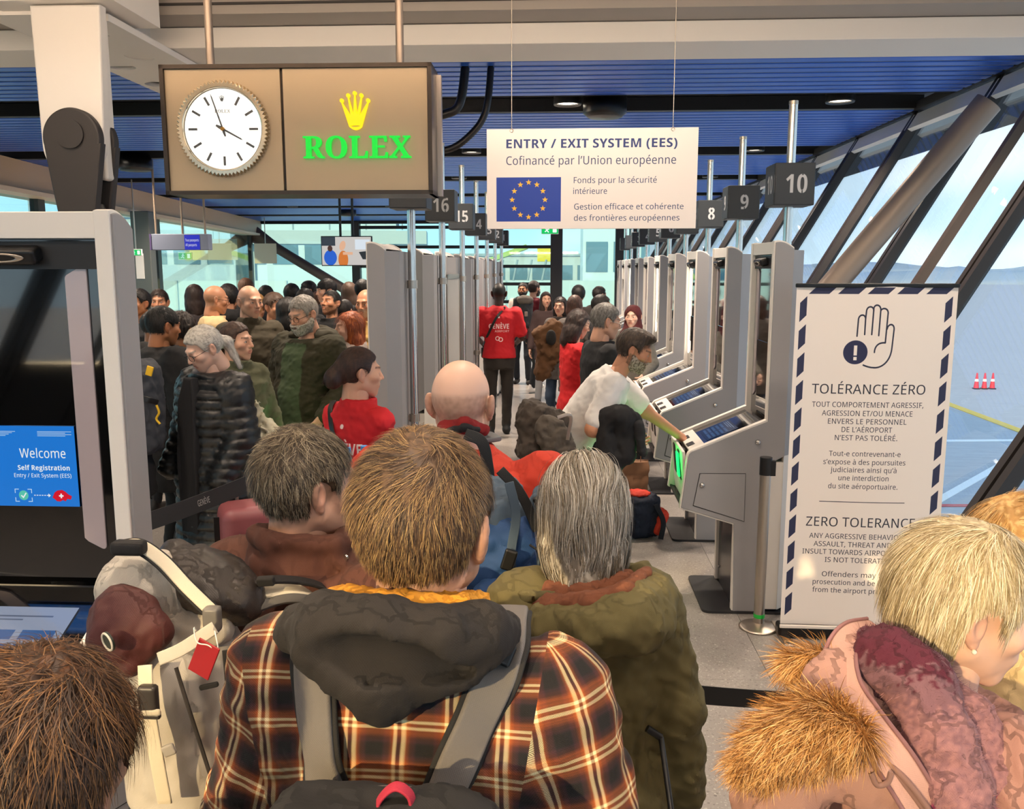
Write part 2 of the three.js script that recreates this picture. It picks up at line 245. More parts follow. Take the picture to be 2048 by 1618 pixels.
// ---------------------------------------------------------------- border kiosks
const fit = (c, t, x, y, w, size, font = 'sans-serif', weight = '') => { c.font = `${weight} ${size}px ${font}`; const m = c.measureText(t).width; c.save(); c.translate(x, y); c.scale(w / m, 1); c.fillText(t, 0, 0); c.restore(); };
const deskMap = canvas(256, 384, (c, w, h) => { c.fillStyle = '#1d2c44'; c.fillRect(0, 0, w, h); c.fillStyle = '#41618c'; for (let j = 0; j < 5; j++) for (let i = 0; i < 2; i++) c.fillRect(24 + i * 112, 110 + j * 52, 96, 30); c.fillStyle = '#8ea6c8'; for (let i = 0; i < 3; i++) c.fillRect(24, 28 + i * 22, 190 - i * 30, 7); });
const welcomeMap = canvas(640, 520, (c, w, h) => {
  c.fillStyle = '#1f7fe0'; c.fillRect(0, 0, w, h); c.fillStyle = '#ffffff';
  for (let i = 0; i < 4; i++) { c.globalAlpha = 0.7; c.fillRect(60, 34 + i * 9, 190 - i * 22, 4); c.fillRect(395, 34 + i * 9, 225 - (i % 2) * 40, 4); } c.globalAlpha = 1;
  fit(c, 'Welcome', 265, 205, 310, 84); fit(c, 'Self Registration', 245, 285, 350, 44, 'sans-serif', 'bold'); fit(c, 'Entry / Exit System (EES)', 215, 332, 385, 36);
  c.strokeStyle = '#cfe6ff'; c.lineWidth = 5; for (const [x, y, a, b] of [[215, 410, 1, 1], [325, 410, -1, 1], [215, 490, 1, -1], [325, 490, -1, -1]]) { c.beginPath(); c.moveTo(x + 26 * a, y); c.lineTo(x, y); c.lineTo(x, y + 26 * b); c.stroke(); }
  c.fillStyle = '#5fd0b8'; c.beginPath(); c.arc(270, 450, 32, 0, 7); c.fill(); c.strokeStyle = '#fff'; c.lineWidth = 8; c.beginPath(); c.moveTo(254, 450); c.lineTo(267, 464); c.lineTo(288, 434); c.stroke();
  c.fillStyle = '#fff'; for (let x = 340; x < 436; x += 17) c.fillRect(x, 446, 11, 5); c.beginPath(); c.moveTo(436, 436); c.lineTo(452, 449); c.lineTo(436, 462); c.fill();
  c.fillStyle = '#e3122f'; c.beginPath(); [[462, 462], [478, 430], [498, 416], [530, 412], [552, 424], [568, 440], [592, 452], [584, 474], [560, 470], [548, 486], [530, 478], [512, 488], [490, 486], [478, 474]].forEach(([x, y], i) => (i ? c.lineTo(x, y) : c.moveTo(x, y))); c.fill();
  c.fillStyle = '#fff'; c.fillRect(516, 436, 10, 30); c.fillRect(506, 446, 30, 10);
});
const KM = { glowScreen: new THREE.MeshStandardMaterial({ color: 0x0a0a0a, roughness: 0.15, emissive: 0xffffff, emissiveMap: welcomeMap, emissiveIntensity: 0.75 }), desk: new THREE.MeshStandardMaterial({ color: 0x05070a, roughness: 0.12, emissive: 0xffffff, emissiveMap: deskMap, emissiveIntensity: 0.55 }), stripOff: mat(0xa79b9f, 0.18, { clearcoat: 0.6 }), stripOn: glow(0xfff6e0, 4.5), green: glow(0x10ff70, 1.6), dome: MT.chrome };
const deskPale = new THREE.MeshStandardMaterial({ color: 0x05070a, roughness: 0.12, emissive: 0xffffff, emissiveIntensity: 0.55, emissiveMap: canvas(256, 256, (c, w, h) => { c.fillStyle = '#a9b4cc'; c.fillRect(0, 0, w, h); c.fillStyle = '#3f6fae'; for (let j = 0; j < 2; j++) for (let i = 0; i < 3; i++) c.fillRect(14 + i * 80, 90 + j * 52, 66, 36); c.fillStyle = '#6d7890'; c.fillRect(40, 34, 176, 6); c.fillRect(40, 48, 120, 5); }) });
function kiosk(label, group, on) {
  const o = thing('border_kiosk', label, 'kiosk', [0, 0, 0], 0, group);
  const side = (t, x, inset) => { const s = new THREE.Shape(); s.moveTo(0, 2.165 - inset); s.quadraticCurveTo(0.06, 2.215 - inset, 0.108 - inset, 2.2 - inset); s.lineTo(0.108 - inset, 1.178 - inset); s.lineTo(0.525, 0.998 - inset); s.quadraticCurveTo(0.556 - inset, 0.985, 0.559 - inset, 0.945); s.lineTo(0.591 - inset, 0.643 + inset); s.lineTo(0.271, 0.55 + inset); s.lineTo(0.265 - inset, 0.016); s.lineTo(0.105, 0.016); s.lineTo(0.105, 0.91); s.lineTo(0, 0.97); s.lineTo(0, 2.165 - inset); const g = extrude(s, t, 0.003, 10); g.rotateY(-Math.PI / 2); g.translate(x + t, 0, 0); return g; };
  for (const x of [-0.292, 0.254]) obj('side_frame', side(0.038, x, 0), MT.kioskedge, o);
  for (const s of [-1, 1]) {
    obj('side_skin', side(0.004, s > 0 ? 0.296 : -0.3, 0.009), MT.kioskgrey, o);
    const hs = shapeOf([[0.48, 0.855], [0.22, 0.858], [0.217, 0.575], [0.512, 0.667]]), h = extrude(hs, 0.002, 0.0015), h2 = extrude(shapeOf([[0.485, 0.86], [0.216, 0.863], [0.213, 0.569], [0.518, 0.662]]), 0.001);
    for (const [g, nm, m, e] of [[h2, 'hatch_gap', MT.soot, 0.3042], [h, 'hatch', MT.kioskgrey, 0.3052]]) { g.rotateY(-Math.PI / 2); g.translate(s > 0 ? e : -e + 0.002, 0, 0); obj(nm, g, m, o); }
    for (const [u, v] of [[0.155, 1.05], [0.468, 0.79]]) obj('lock_knob', T(lathe([[0, 0.016], [0.009, 0.014], [0.015, 0.007], [0.016, 0], [0, 0]], 16), s * 0.305, v, u, 0, 0, -s * Math.PI / 2), KM.dome, o);
  }
  obj('column_body', [box(0.51, 1.21, 0.07, 0, 1.56, 0.035)], MT.kioskgrey, o);
  const cap = new THREE.Shape(); cap.moveTo(0, 2.13); cap.lineTo(0, 2.163); cap.quadraticCurveTo(0.06, 2.213, 0.106, 2.198); cap.lineTo(0.106, 2.13); const cg = extrude(cap, 0.51, 0, 8); cg.rotateY(-Math.PI / 2); cg.translate(0.255, 0, 0); obj('top_cap', cg, MT.kioskedge, o);
  const plan = (a, b) => shapeOf([[-0.3, 0], [0.3, 0], [0.225, a], [-0.225, a]].map(([x, z]) => [x, z * b]));
  const rear = (y0, y1) => { const g = extrude(plan(0.075, 1), y1 - y0, 0.002); g.rotateX(-Math.PI / 2); g.rotateY(Math.PI * 0); g.translate(0, y0, 0); return g; };
  obj('rear_cover', rear(0.972, 2.15), MT.kioskgrey, o);
  obj('lower_cover', [rear(0.03, 0.967), box(0.6, 0.9, 0.104, 0, 0.48, 0.052)], MT.kiosklight, o);
  obj('vent', [0, 1, 2, 3, 4].map((i) => box(0.05, 0.009, 0.004, -0.12, 2.02 - i * 0.02, -0.0775)), MT.black, o);
  obj('front_glass', box(0.508, 0.98, 0.006, 0, 1.635, 0.078), MT.blackglass, o);
  obj('camera_panel', [box(0.508, 0.075, 0.02, 0, 2.085, 0.082)], MT.darkpanel, o);
  const cam = obj('camera', [rbox(0.19, 0.045, 0.05, 0.012, 0, 2.085, 0.112, 0.35)], MT.black, o);
  obj('lens_strip', T(new THREE.TorusGeometry(0.011, 0.0025, 8, 16).scale(5.2, 1, 1), 0, 2.077, 0.138, 0.35), MT.steel, cam);
  for (const s of [-1, 1]) { const b = new THREE.Shape(); b.moveTo(-0.03, 1.29); b.lineTo(-0.03, 2.02); b.quadraticCurveTo(-0.03, 2.03, -0.02, 2.034); b.lineTo(0.018, 2.056); b.quadraticCurveTo(0.03, 2.06, 0.03, 2.045); b.lineTo(0.03, 1.27); b.quadraticCurveTo(0.03, 1.255, 0.018, 1.26); b.lineTo(-0.02, 1.28); const g = extrude(b, 0.004, 0.001); if (s < 0) g.rotateY(Math.PI).translate(0, 0, 0.004); g.translate(s * 0.178, 0, 0.082); obj('light_strip', g, on ? KM.stripOn : KM.stripOff, o); }
  obj('front_screen', box(0.28, 0.232, 0.004, 0, 1.497, 0.083), MT.blackglass, o);
  const slope = Math.atan2(1.165 - 0.985, 0.417), sl = (g, u, dv = 0) => T(g, 0, 1.165 - (u - 0.108) * 0.4317 + dv, u, slope, 0, 0);
  obj('desk_glass', sl(box(0.508, 0.012, 0.43), 0.315, -0.012), MT.blackglass, o);
  const ds = sl(new THREE.PlaneGeometry(0.3, 0.2).rotateX(-Math.PI / 2), 0.33, -0.0035); obj('desk_screen', ds, KM.desk, o);
  obj('reader_plate', sl(rbox(0.5, 0.018, 0.1, 0.006), 0.49, -0.006), MT.kiosklight, o);
  obj('reader_slot', [sl(rbox(0.09, 0.02, 0.05, 0.008), 0.51, -0.003).translate(-0.1, 0, 0), sl(rbox(0.09, 0.02, 0.05, 0.008), 0.51, -0.003).translate(0.1, 0, 0)], MT.black, o);
  const ft = Math.atan2(0.032, 0.31);
  obj('front_panel', T(rbox(0.508, 0.33, 0.02, 0.006), 0, 0.815, 0.558, ft), MT.kiosklight, o);
  for (const x of [-0.1, 0.1]) obj('scanner', T(rbox(0.1, 0.2, 0.05, 0.02), x, 0.87, 0.555, ft), MT.black, o);
  obj('lower_label', T(box(0.07, 0.03, 0.003), 0.1, 0.7, 0.584, ft), MT.plate, o);
  obj('underside', T(box(0.508, 0.012, 0.34), 0, 0.603, 0.42, -0.29), MT.darkpanel, o);
  obj('leg_panel', [box(0.51, 0.55, 0.015, 0, 0.29, 0.245)], mat(0x3c3a3d, 0.25, { metalness: 0.5 }), o);
  obj('leg_screw', [[-0.2, 0.48], [0.2, 0.48], [-0.2, 0.12], [0.2, 0.12]].map(([x, y]) => cyl(0.009, 0.009, 0.008, x, y, 0.255, 10, Math.PI / 2)), MT.chrome, o);
  const bp = new THREE.Shape(); const R = 0.05, hw = 0.31, z0 = -0.08, z1 = 0.44; bp.moveTo(-hw, z0); bp.lineTo(hw, z0); bp.lineTo(hw, z1 - R); bp.quadraticCurveTo(hw, z1, hw - R, z1); bp.lineTo(-hw + R, z1); bp.quadraticCurveTo(-hw, z1, -hw, z1 - R); bp.lineTo(-hw, z0);
  const bg = extrude(bp, 0.014, 0.001); bg.rotateX(Math.PI / 2); bg.translate(0, 0.015, 0); obj('base_plate', bg, MT.plate, o);
  return o;
}
const ROWX = 1.325, kz = (n) => -5.37 - 1.4 * (10 - n), lz = (n) => -5.52 - 1.47 * (17 - n);
const desc = ['', 'farthest kiosk of the right row, a grey sliver before the far window', 'second farthest grey kiosk in the right row', 'distant grey kiosk of the right row with lit white strips, the farthest lit one', 'narrow grey kiosk in the right row, two behind the woman in the maroon headscarf', 'grey kiosk of the right row just behind the woman in the maroon headscarf', 'kiosk with lit white light strips beside the woman in the maroon headscarf', 'grey kiosk between the two kiosks whose white light strips are lit', 'kiosk with bright white light strips behind the bending man in the white T-shirt', 'grey kiosk with a dark mirror front, second from the zero tolerance banner', 'nearest grey kiosk of the right row, lit green where the man lays his hand'];
function litStrips(x, y, z, n) { for (const s of [-1, 1]) rect(0.06, 0.76, 5, 0xfff0dc, V(x - 0.1, y, z + s * 0.178), V(x - 3, y, z + s * 0.178)); }
for (let n = 10; n >= 1; n--) { const on = [8, 6, 3].includes(n), k = kiosk(desc[n], 'kiosks of the right row', on); k.position.set(ROWX, 0, kz(n)); k.rotation.y = -Math.PI / 2; if (on && n > 3) litStrips(ROWX, 1.65, kz(n), n);
  if (n === 10) { const g = obj('scanner_light', [T(rbox(0.07, 0.15, 0.012, 0.005), 0.1, 0.87, 0.584, 0.1)], KM.green, k); const p = new THREE.PointLight(0x18ff60, 0.1, 2, 2); p.position.set(ROWX - 0.66, 0.9, kz(10) + 0.1); p.castShadow = true; scene.add(p); } }
const ldesc = { 17: 'nearest grey kiosk of the left row, beside the woman in the red jacket', 16: 'second grey kiosk of the left row, behind the bald man in red', 15: 'third kiosk of the left row, partly behind the pale ribbed screen', 14: 'fourth left-row kiosk, a slim grey edge left of the red polo', 13: 'fifth kiosk of the left row, behind the head of the man in the red polo', 12: 'second farthest kiosk of the left row', 11: 'farthest kiosk of the left row, under its last number sign' };
for (let n = 17; n >= 11; n--) { const k = kiosk(ldesc[n], 'kiosks of the left row', false); k.position.set(-1.03, 0, lz(n)); k.rotation.y = -Math.PI / 2; }
{
  const k = kiosk('white framed kiosk with a blue welcome screen at the left edge', null, false); k.position.set(-1.49, 0, -2.43);
  const s = obj('welcome_screen', T(new THREE.PlaneGeometry(0.28, 0.232), 0, 1.497, 0.0865), KM.glowScreen, k); rect(0.26, 0.2, 0.6, 0x3a86e0, V(-1.49, 1.497, -2.33), V(-1.49, 1.497, 0));
  const slope = Math.atan2(0.18, 0.417); obj('lower_screen', T(new THREE.PlaneGeometry(0.36, 0.24).rotateX(-Math.PI / 2), 0, 1.165 - 0.2 * 0.4317 - 0.001, 0.308, slope, 0, 0), deskPale, k);
}
{ // the scanner of the nearest left-row kiosk shines green on the queue
  const p = new THREE.PointLight(0x20ff50, 0.3, 3, 2); p.position.set(-1.72, 0.88, lz(17) + 0.1); p.castShadow = true; scene.add(p);
  const g = tag(obj('scanner_light', T(rbox(0.012, 0.15, 0.07, 0.005), -1.625, 0.87, lz(17) + 0.1), KM.green), 'green glowing fingerprint light on the nearest left-row kiosk', 'light');
}
// ribbed pale screen standing between left-row kiosks
{
  const o = thing('ribbed_screen', 'pale grey ribbed privacy screen between the left-row kiosks', 'screen', [-0.93, 0, -7.75], 0);
  const g = []; for (let i = 0; i < 24; i++) g.push(box(0.02, 1.95, 0.018, 0, 1.0, -0.42 + i * 0.0365)); obj('rib', g, mat(0xb9bab8, 0.5), o); obj('frame', [box(0.03, 0.04, 0.92, 0, 1.98, 0), box(0.03, 0.04, 0.92, 0, 0.02, 0), box(0.03, 2, 0.04, 0, 1, 0.45), box(0.03, 2, 0.04, 0, 1, -0.45), box(0.008, 1.95, 0.9, -0.008, 1, 0)], MT.steel, o);
}
// ---------------------------------------------------------------- number signs on chrome poles
const signDark = mat(0x2a3036, 0.5);
const numberMat = (n) => mat(0xffffff, 0.5, { map: canvas(128, 128, (c, w, h) => { c.fillStyle = '#2c3238'; c.fillRect(0, 0, w, h); c.fillStyle = '#b9bcc0'; const t = String(n); fit(c, t, n > 9 ? 30 : 46, 92, n > 9 ? 78 : 40, 82, 'sans-serif', 'bold'); c.fillStyle = '#2c3238'; for (const x of n > 9 ? [89] : [66]) c.fillRect(x - 2, 24, 4, 12), c.fillRect(x - 2, 84, 4, 12); }) });
const NW = ['', 'one', 'two', 'three', 'four', 'five', 'six', 'seven', 'eight', 'nine', 'ten', 'eleven', 'twelve', 'thirteen', 'fourteen', 'fifteen', 'sixteen', 'seventeen'];
for (let n = 1; n <= 17; n++) {
  const right = n <= 10, x = right ? ROWX + 0.035 : -0.915, z = right ? kz(n) : lz(n);
  const p = thing('sign_pole', right ? (n > 7 ? `bright chrome pole carrying the sign reading ${NW[n]}` : `thin distant chrome pole under the sign reading ${NW[n]}`) : (n === 17 ? 'chrome pole beside the nearest left-row kiosk, below the clock sign' : `chrome pole by the left row carrying the sign reading ${NW[n]}`), 'pole', [x, 0, z], 0, right ? 'sign poles of the right row' : 'sign poles of the left row');
  obj('shaft', cyl(0.026, 0.026, 3 - (right ? 2.1 : 0), 0, (3 + (right ? 2.1 : 0)) / 2, 0, 16), MT.chrome, p);
  if (!right) for (const y of [0.35, 1.1, 1.95]) obj('bracket', [cyl(0.034, 0.034, 0.05, 0, y, 0, 16), box(0.1, 0.03, 0.03, -0.06, y, 0)], MT.steel, p);
  obj('end_cap', cyl(0.027, 0.027, 0.02, 0, 3, 0, 16), MT.steel, p);
  const s = thing('number_sign', n === 17 ? 'dark cube sign mostly hidden behind the clock sign' : `dark cube sign reading ${NW[n]}, ${right ? 'right' : 'left'} row`, 'sign', [x, 2.53, z], 0, right ? 'number signs of the right row' : 'number signs of the left row');
  obj('cube', rbox(0.23, 0.24, 0.23, 0.006), signDark, s);
  const m = numberMat(n); obj('number_plate', box(0.215, 0.225, 0.003, 0, 0, 0.116), m, s); obj('number_plate', box(0.215, 0.225, 0.003, 0, 0, 0, 0, -Math.PI / 2, 0).translate(-0.116, 0, 0), m, s);
}
// ---------------------------------------------------------------- hanging clock sign
const fSerif = await new FontLoader().loadAsync('fonts/droid/droid_serif_bold.typeface.json');
{
  const tl = at(320, 131, 3.6), br = at(866, 388, 3.6), W = br.x - tl.x, H = tl.y - br.y, o = thing('clock_sign', 'hanging bronze framed sign with a white round clock, yellow crown and green letters', 'sign', [(tl.x + br.x) / 2, (tl.y + br.y) / 2, -3.6], 0.012);
  const k = W / 547, px = (x) => (x - 594) * k, py = (y) => -(y - 259.5) * k;
  const frame = mat(0x4a4038, 0.35, { metalness: 0.7 }), face = mat(0xcbb18e, 0.4, { metalness: 0.3, bumpMap: noiseTex(128, (x, y, r) => 110 + r() * 60, 4), bumpScale: 0.0004 });
  obj('case', rbox(W - 0.03, H - 0.03, 0.2, 0.01, 0, 0, -0.115), frame, o);
  obj('frame', [box(W, 0.016, 0.22, 0, H / 2 - 0.008, -0.1), box(W, 0.016, 0.22, 0, -H / 2 + 0.008, -0.1), box(0.016, H, 0.22, -W / 2 + 0.008, 0, -0.1), box(0.016, H, 0.22, W / 2 - 0.008, 0, -0.1)], frame, o);
  obj('edge_strip', [box(0.03, H * 0.96, 0.04, W / 2 + 0.004, -0.005, -0.17)], mat(0xb9aca0, 0.3, { metalness: 0.9 }), o);
  obj('clock_face_panel', box(px(564) + W / 2 - 0.02, H - 0.034, 0.02, (px(564) - W / 2 + 0.014) / 2, 0, -0.012), face, o);
  obj('logo_panel', box(W / 2 - px(568) - 0.02, H - 0.034, 0.02, (px(568) + W / 2 - 0.018) / 2, 0, -0.012), face, o);
  const cx = px(446), cy = py(258), ring = [], n = 72, s = new THREE.Shape();
  for (let i = 0; i <= n * 2; i++) { const a = i / n * Math.PI, r = (i % 2 ? 0.173 : 0.183) * 1; s[i ? 'lineTo' : 'moveTo'](Math.cos(a) * r, Math.sin(a) * r); }
  const hole = new THREE.Path(); hole.absarc(0, 0, 0.163, 0, Math.PI * 2, true); s.holes.push(hole);
  obj('fluted_bezel', T(extrude(s, 0.022, 0.004, 48), cx, cy, 0), mat(0xd0c2aa, 0.18, { metalness: 1 }), o);
  const dial = obj('dial', T(cyl(0.17, 0.17, 0.012, 0, 0, 0, 64, Math.PI / 2), cx, cy, 0.004), glow(0xfffbf0, 1.25), o);
  obj('inner_ring', T(new THREE.TorusGeometry(0.158, 0.0012, 6, 64), cx, cy, 0.0115), mat(0xcfc4b0, 0.4), o);
  const grey = mat(0x6d6a68, 0.4);
  for (let h = 1; h < 12; h++) { const a = Math.PI / 2 - h * Math.PI / 6; obj('hour_mark', T(rbox(0.036, 0.009, 0.004, 0.001), cx + Math.cos(a) * 0.124, cy + Math.sin(a) * 0.124, 0.012, 0, 0, a), grey, o); }
  obj('hour_crown', T(crownShape(0.02, 0.003), cx, cy + 0.118, 0.011), grey, o);
  const tg = new TextGeometry('ROLEX', { font: fSerif, size: 0.013, depth: 0.001, curveSegments: 3 }); tg.center(); obj('dial_text', T(tg, cx, cy + 0.07, 0.0115), mat(0xd8d2c6, 0.5), o);
  const hand = (deg, l, w) => { const a = Math.PI / 2 - deg * Math.PI / 180; return T(shapeHand(l, w), cx, cy, 0.016, 0, 0, a); };
  function shapeHand(l, w) { return extrude(shapeOf([[-0.03, -w], [-0.012, -w * 1.8], [0, -w], [l * 0.9, -w * 0.7], [l, 0], [l * 0.9, w * 0.7], [0, w], [-0.012, w * 1.8], [-0.03, w]]), 0.002, 0.0005); }
  obj('hour_hand', hand(118.5, 0.09, 0.0034), grey, o); obj('minute_hand', hand(342, 0.142, 0.0026), grey, o); obj('hub', T(cyl(0.008, 0.008, 0.012, 0, 0, 0, 16, Math.PI / 2), cx, cy, 0.018), mat(0xb08040, 0.3, { metalness: 1 }), o);
  function crownShape(w, d) { // five-pointed crown, its height about 1.15 of its width
    const u = w / 2, q = new THREE.Shape(); q.moveTo(-u * 0.42, -u * 0.95); q.quadraticCurveTo(0, -u * 1.32, u * 0.42, -u * 0.95);
    const tips = [[0.88, 0.55], [0.44, 0.86], [0, 1.0], [-0.44, 0.86], [-0.88, 0.55]], val = [[0.3, -0.25], [0.12, -0.2], [-0.12, -0.2], [-0.3, -0.25]];
    tips.forEach(([x, y], i) => { const nx = -y * 0.06, ny = x * 0.06; q.lineTo(u * (x + 0.035), u * y); q.lineTo(u * (x - 0.035), u * y); if (val[i]) q.lineTo(u * val[i][0], u * val[i][1]); }); q.closePath();
    const h2 = new THREE.Path(); h2.absellipse(0, -u * 0.9, u * 0.32, u * 0.06, 0, Math.PI * 2); q.holes.push(h2);
    return joined([extrude(q, d, 0, 10), ...tips.map(([x, y]) => T(cyl(u * 0.13, u * 0.13, d, 0, 0, 0, 16, Math.PI / 2), x * u, y * u + u * 0.1, d / 2))]);
  }
  const cr = crownShape(60 * k, 0.014); cr.scale(1, 1.05, 1); obj('crown', T(cr, px(714), py(225), 0), glow(0xffe000, 1.1), o);
  const lt = new TextGeometry('ROLEX', { font: fSerif, size: 0.083, depth: 0.014, curveSegments: 6 }); lt.computeBoundingBox(); const bb = lt.boundingBox; lt.scale(218 * k / (bb.max.x - bb.min.x), 44 * k / (bb.max.y - bb.min.y), 1);
  lt.computeBoundingBox(); lt.translate(px(607) - lt.boundingBox.min.x, py(316) - lt.boundingBox.min.y, 0.001); obj('lettering', lt, glow(0x00d838, 1.1), o);
  const rm = mat(0x8a7c70, 0.35, { metalness: 0.8 });
  for (const x of [px(406), px(797)]) obj('hanging_rod', rod(V(x, H / 2 - 0.01, -0.1), V(x, CEIL + 0.2 - o.position.y, -0.1), 0.0165, 16), rm, o);
  const gp = V(cx, cy, 0.03).applyAxisAngle(V(0, 1, 0), 0.012).add(o.position); rect(0.28, 0.28, 1.2, 0xfff8ea, gp, gp.clone().add(V(0, 0, 2)));
}
// ---------------------------------------------------------------- hanging white notice with flag
const star = (c, x, y, r) => { c.beginPath(); for (let i = 0; i < 10; i++) { const a = -Math.PI / 2 + i * Math.PI / 5, q = i % 2 ? r * 0.4 : r; c.lineTo(x + Math.cos(a) * q, y + Math.sin(a) * q); } c.fill(); };
{
  const tl = at(973, 258, 4.5), br = at(1391, 457, 4.5), W = br.x - tl.x, H = tl.y - br.y, map = canvas(1805, 845, (c, w, h) => {
    c.fillStyle = '#e8e0da'; c.fillRect(0, 0, w, h); c.translate(-135, -160); c.fillStyle = '#22376f';
    fit(c, 'ENTRY / EXIT SYSTEM (EES)', 293, 320, 1477, 104, 'sans-serif', 'bold'); c.fillStyle = '#3d4a6b'; fit(c, 'Cofinancé par l’Union européenne', 297, 460, 1466, 98);
    fit(c, 'Fonds pour la sécurité', 880, 618, 722, 72); fit(c, 'intérieure', 878, 710, 300, 72); fit(c, 'Gestion efficace et cohérente', 888, 842, 948, 70); fit(c, 'des frontières européennes', 888, 938, 916, 70);
    c.fillStyle = '#23409a'; c.fillRect(217, 566, 560, 377); c.fillStyle = '#f2b63a'; for (let i = 0; i < 12; i++) { const a = i * Math.PI / 6; star(c, 497 + Math.sin(a) * 143, 757 - Math.cos(a) * 148, 27); }
  });
  const o = thing('notice_board', 'white hanging notice about the entry and exit system with a starred blue flag', 'sign', [(tl.x + br.x) / 2, (tl.y + br.y) / 2, -4.5], -0.01);
  obj('board', rbox(W, H, 0.01, 0.002, 0, 0, -0.006), mat(0xe2dad4, 0.5), o); obj('print', new THREE.PlaneGeometry(W - 0.002, H - 0.002), mat(0xffffff, 0.5, { map }), o);
  for (const x of [-W / 2 + 0.125, W / 2 - 0.125]) { obj('wire', rod(V(x, H / 2 - 0.01, -0.006), V(x, CEIL + 0.2 - o.position.y, -0.006), 0.0022, 6), MT.steel, o); obj('hook', T(new THREE.TorusGeometry(0.008, 0.002, 6, 12), x, H / 2 - 0.008, 0), MT.steel, o); }
}
// ---------------------------------------------------------------- roll-up banner
{
  const map = canvas(1000, 2000, (c, w, h) => {
    c.fillStyle = '#efe4da'; c.fillRect(0, 0, w, h); c.fillStyle = '#262a4a'; const sx = w / 690, sy = h / 1480, X = (x) => (x - 66) * sx, Y = (y) => (y - 56) * sy;
    for (let i = 0; i < 5; i++) { const x = X(120 + i * 125); c.beginPath(); c.moveTo(x, Y(91)); c.lineTo(x + 88 * sx, Y(91)); c.lineTo(x + 118 * sx, Y(64)); c.lineTo(x + 30 * sx, Y(64)); c.fill(); }
    for (let i = 0; i < 12; i++) for (const x of [18 * sx, w - 50 * sx]) { const y = Y(100) + i * 117 * sy; c.beginPath(); c.moveTo(x, y + 28 * sy); c.lineTo(x + 30 * sx, y); c.lineTo(x + 30 * sx, y + 80 * sy); c.lineTo(x, y + 108 * sy); c.fill(); }
    const center = 0.487 * w, L = (t, y, wd, size, wt = '') => fit(c, t, center - wd * sx / 2, Y(y), wd * sx, size, 'sans-serif', wt);
    c.fillStyle = '#2a2a36'; L('TOLÉRANCE ZÉRO', 508, 496, 76);
    [['TOUT COMPORTEMENT AGRESSIF,', 565, 486], ['AGRESSION ET/OU MENACE', 602, 395], ['ENVERS LE PERSONNEL', 637, 345], ['DE L’AÉROPORT', 672, 222], ['N’EST PAS TOLÉRÉ.', 707, 277], ['Tout-e contrevenant-e', 776, 314], ['s’expose à des poursuites', 812, 362], ['judiciaires ainsi qu’à', 846, 290], ['une interdiction', 882, 224], ['du site aéroportuaire.', 918, 308],
      ['ANY AGGRESSIVE BEHAVIOUR,', 1140, 448], ['ASSAULT, THREAT AND/OR', 1176, 405], ['INSULT TOWARDS AIRPORT STAFF', 1211, 505], ['IS NOT TOLERATED.', 1247, 300], ['Offenders may face', 1312, 320], ['prosecution and be banned', 1348, 400], ['from the airport premises.', 1384, 395]].forEach(([t, y, wd]) => L(t, y, wd, 42, ''));
    L('ZERO TOLERANCE', 1086, 488, 76); c.fillRect(center - 188 * sx, Y(975), 376 * sx, 4);
    c.strokeStyle = '#23263c'; c.lineWidth = 9; c.lineCap = c.lineJoin = 'round';
    const P = (pts) => { c.beginPath(); pts.forEach((q, i) => { const a = q.map((v, j) => (j % 2 ? Y(v) : X(v))); if (!i) c.moveTo(...a); else if (a.length === 2) c.lineTo(...a); else c.bezierCurveTo(...a); }); c.stroke(); };
    P([[336, 265], [338, 195], [340, 172, 368, 172, 368, 195], [368, 258]]); P([[368, 195], [370, 160], [372, 138, 400, 138, 400, 160], [398, 258]]); P([[400, 160], [400, 150], [402, 130, 430, 132, 430, 158], [428, 262]]); P([[430, 160], [434, 146, 460, 146, 462, 168], [458, 292], [425, 290, 414, 310, 414, 332]]); P([[462, 235], [465, 210, 492, 210, 492, 236], [488, 310], [486, 370, 450, 400, 412, 396], [398, 396, 380, 390, 370, 386]]);
    c.fillStyle = '#23264a'; c.beginPath(); c.ellipse(X(333), Y(333), 52 * sx, 50 * sy, 0, 0, 7); c.fill(); c.fillStyle = '#f1e7de'; c.fillRect(X(326), Y(304), 14 * sx, 42 * sy); c.fillRect(X(326), Y(352), 14 * sx, 14 * sy);
  });
  const tl = at(1592, 567, 4.73), tr = at(1914, 570, 4.73), W = tr.x - tl.x, H = tl.y - 0.085, o = thing('roll_up_banner', 'tall beige roll-up banner saying tolérance zéro inside a dashed blue border', 'banner', [(tl.x + tr.x) / 2 + 0.008, 0, -4.73], -0.02);
  const sheet = new THREE.PlaneGeometry(W, H, 10, 10), p = sheet.attributes.position; for (let i = 0; i < p.count; i++) p.setZ(i, 0.006 * Math.sin(p.getX(i) * 9 + 1)); sheet.computeVertexNormals(); obj('print', T(sheet, 0, 0.075 + H / 2, 0), mat(0xffffff, 0.6, { map, side: THREE.DoubleSide }), o);
  obj('top_rail', rbox(W + 0.01, 0.022, 0.022, 0.006, 0, 0.075 + H, -0.005), MT.black, o); obj('pole', cyl(0.009, 0.009, H, 0, 0.06 + H / 2, -0.05, 12), MT.steel, o);
  obj('cassette', rbox(W + 0.03, 0.07, 0.1, 0.02, 0, 0.042, -0.02), mat(0x2a2624, 0.3, { metalness: 0.6 }), o); obj('front_lip', rbox(W + 0.02, 0.02, 0.012, 0.004, 0, 0.075, 0.028), mat(0xe9ded2, 0.4), o);
  for (const x of [-W / 2 + 0.02, W / 2 - 0.02]) obj('foot', [rbox(0.06, 0.02, 0.34, 0.008, x, 0.01, -0.02)], MT.steel, o);
}
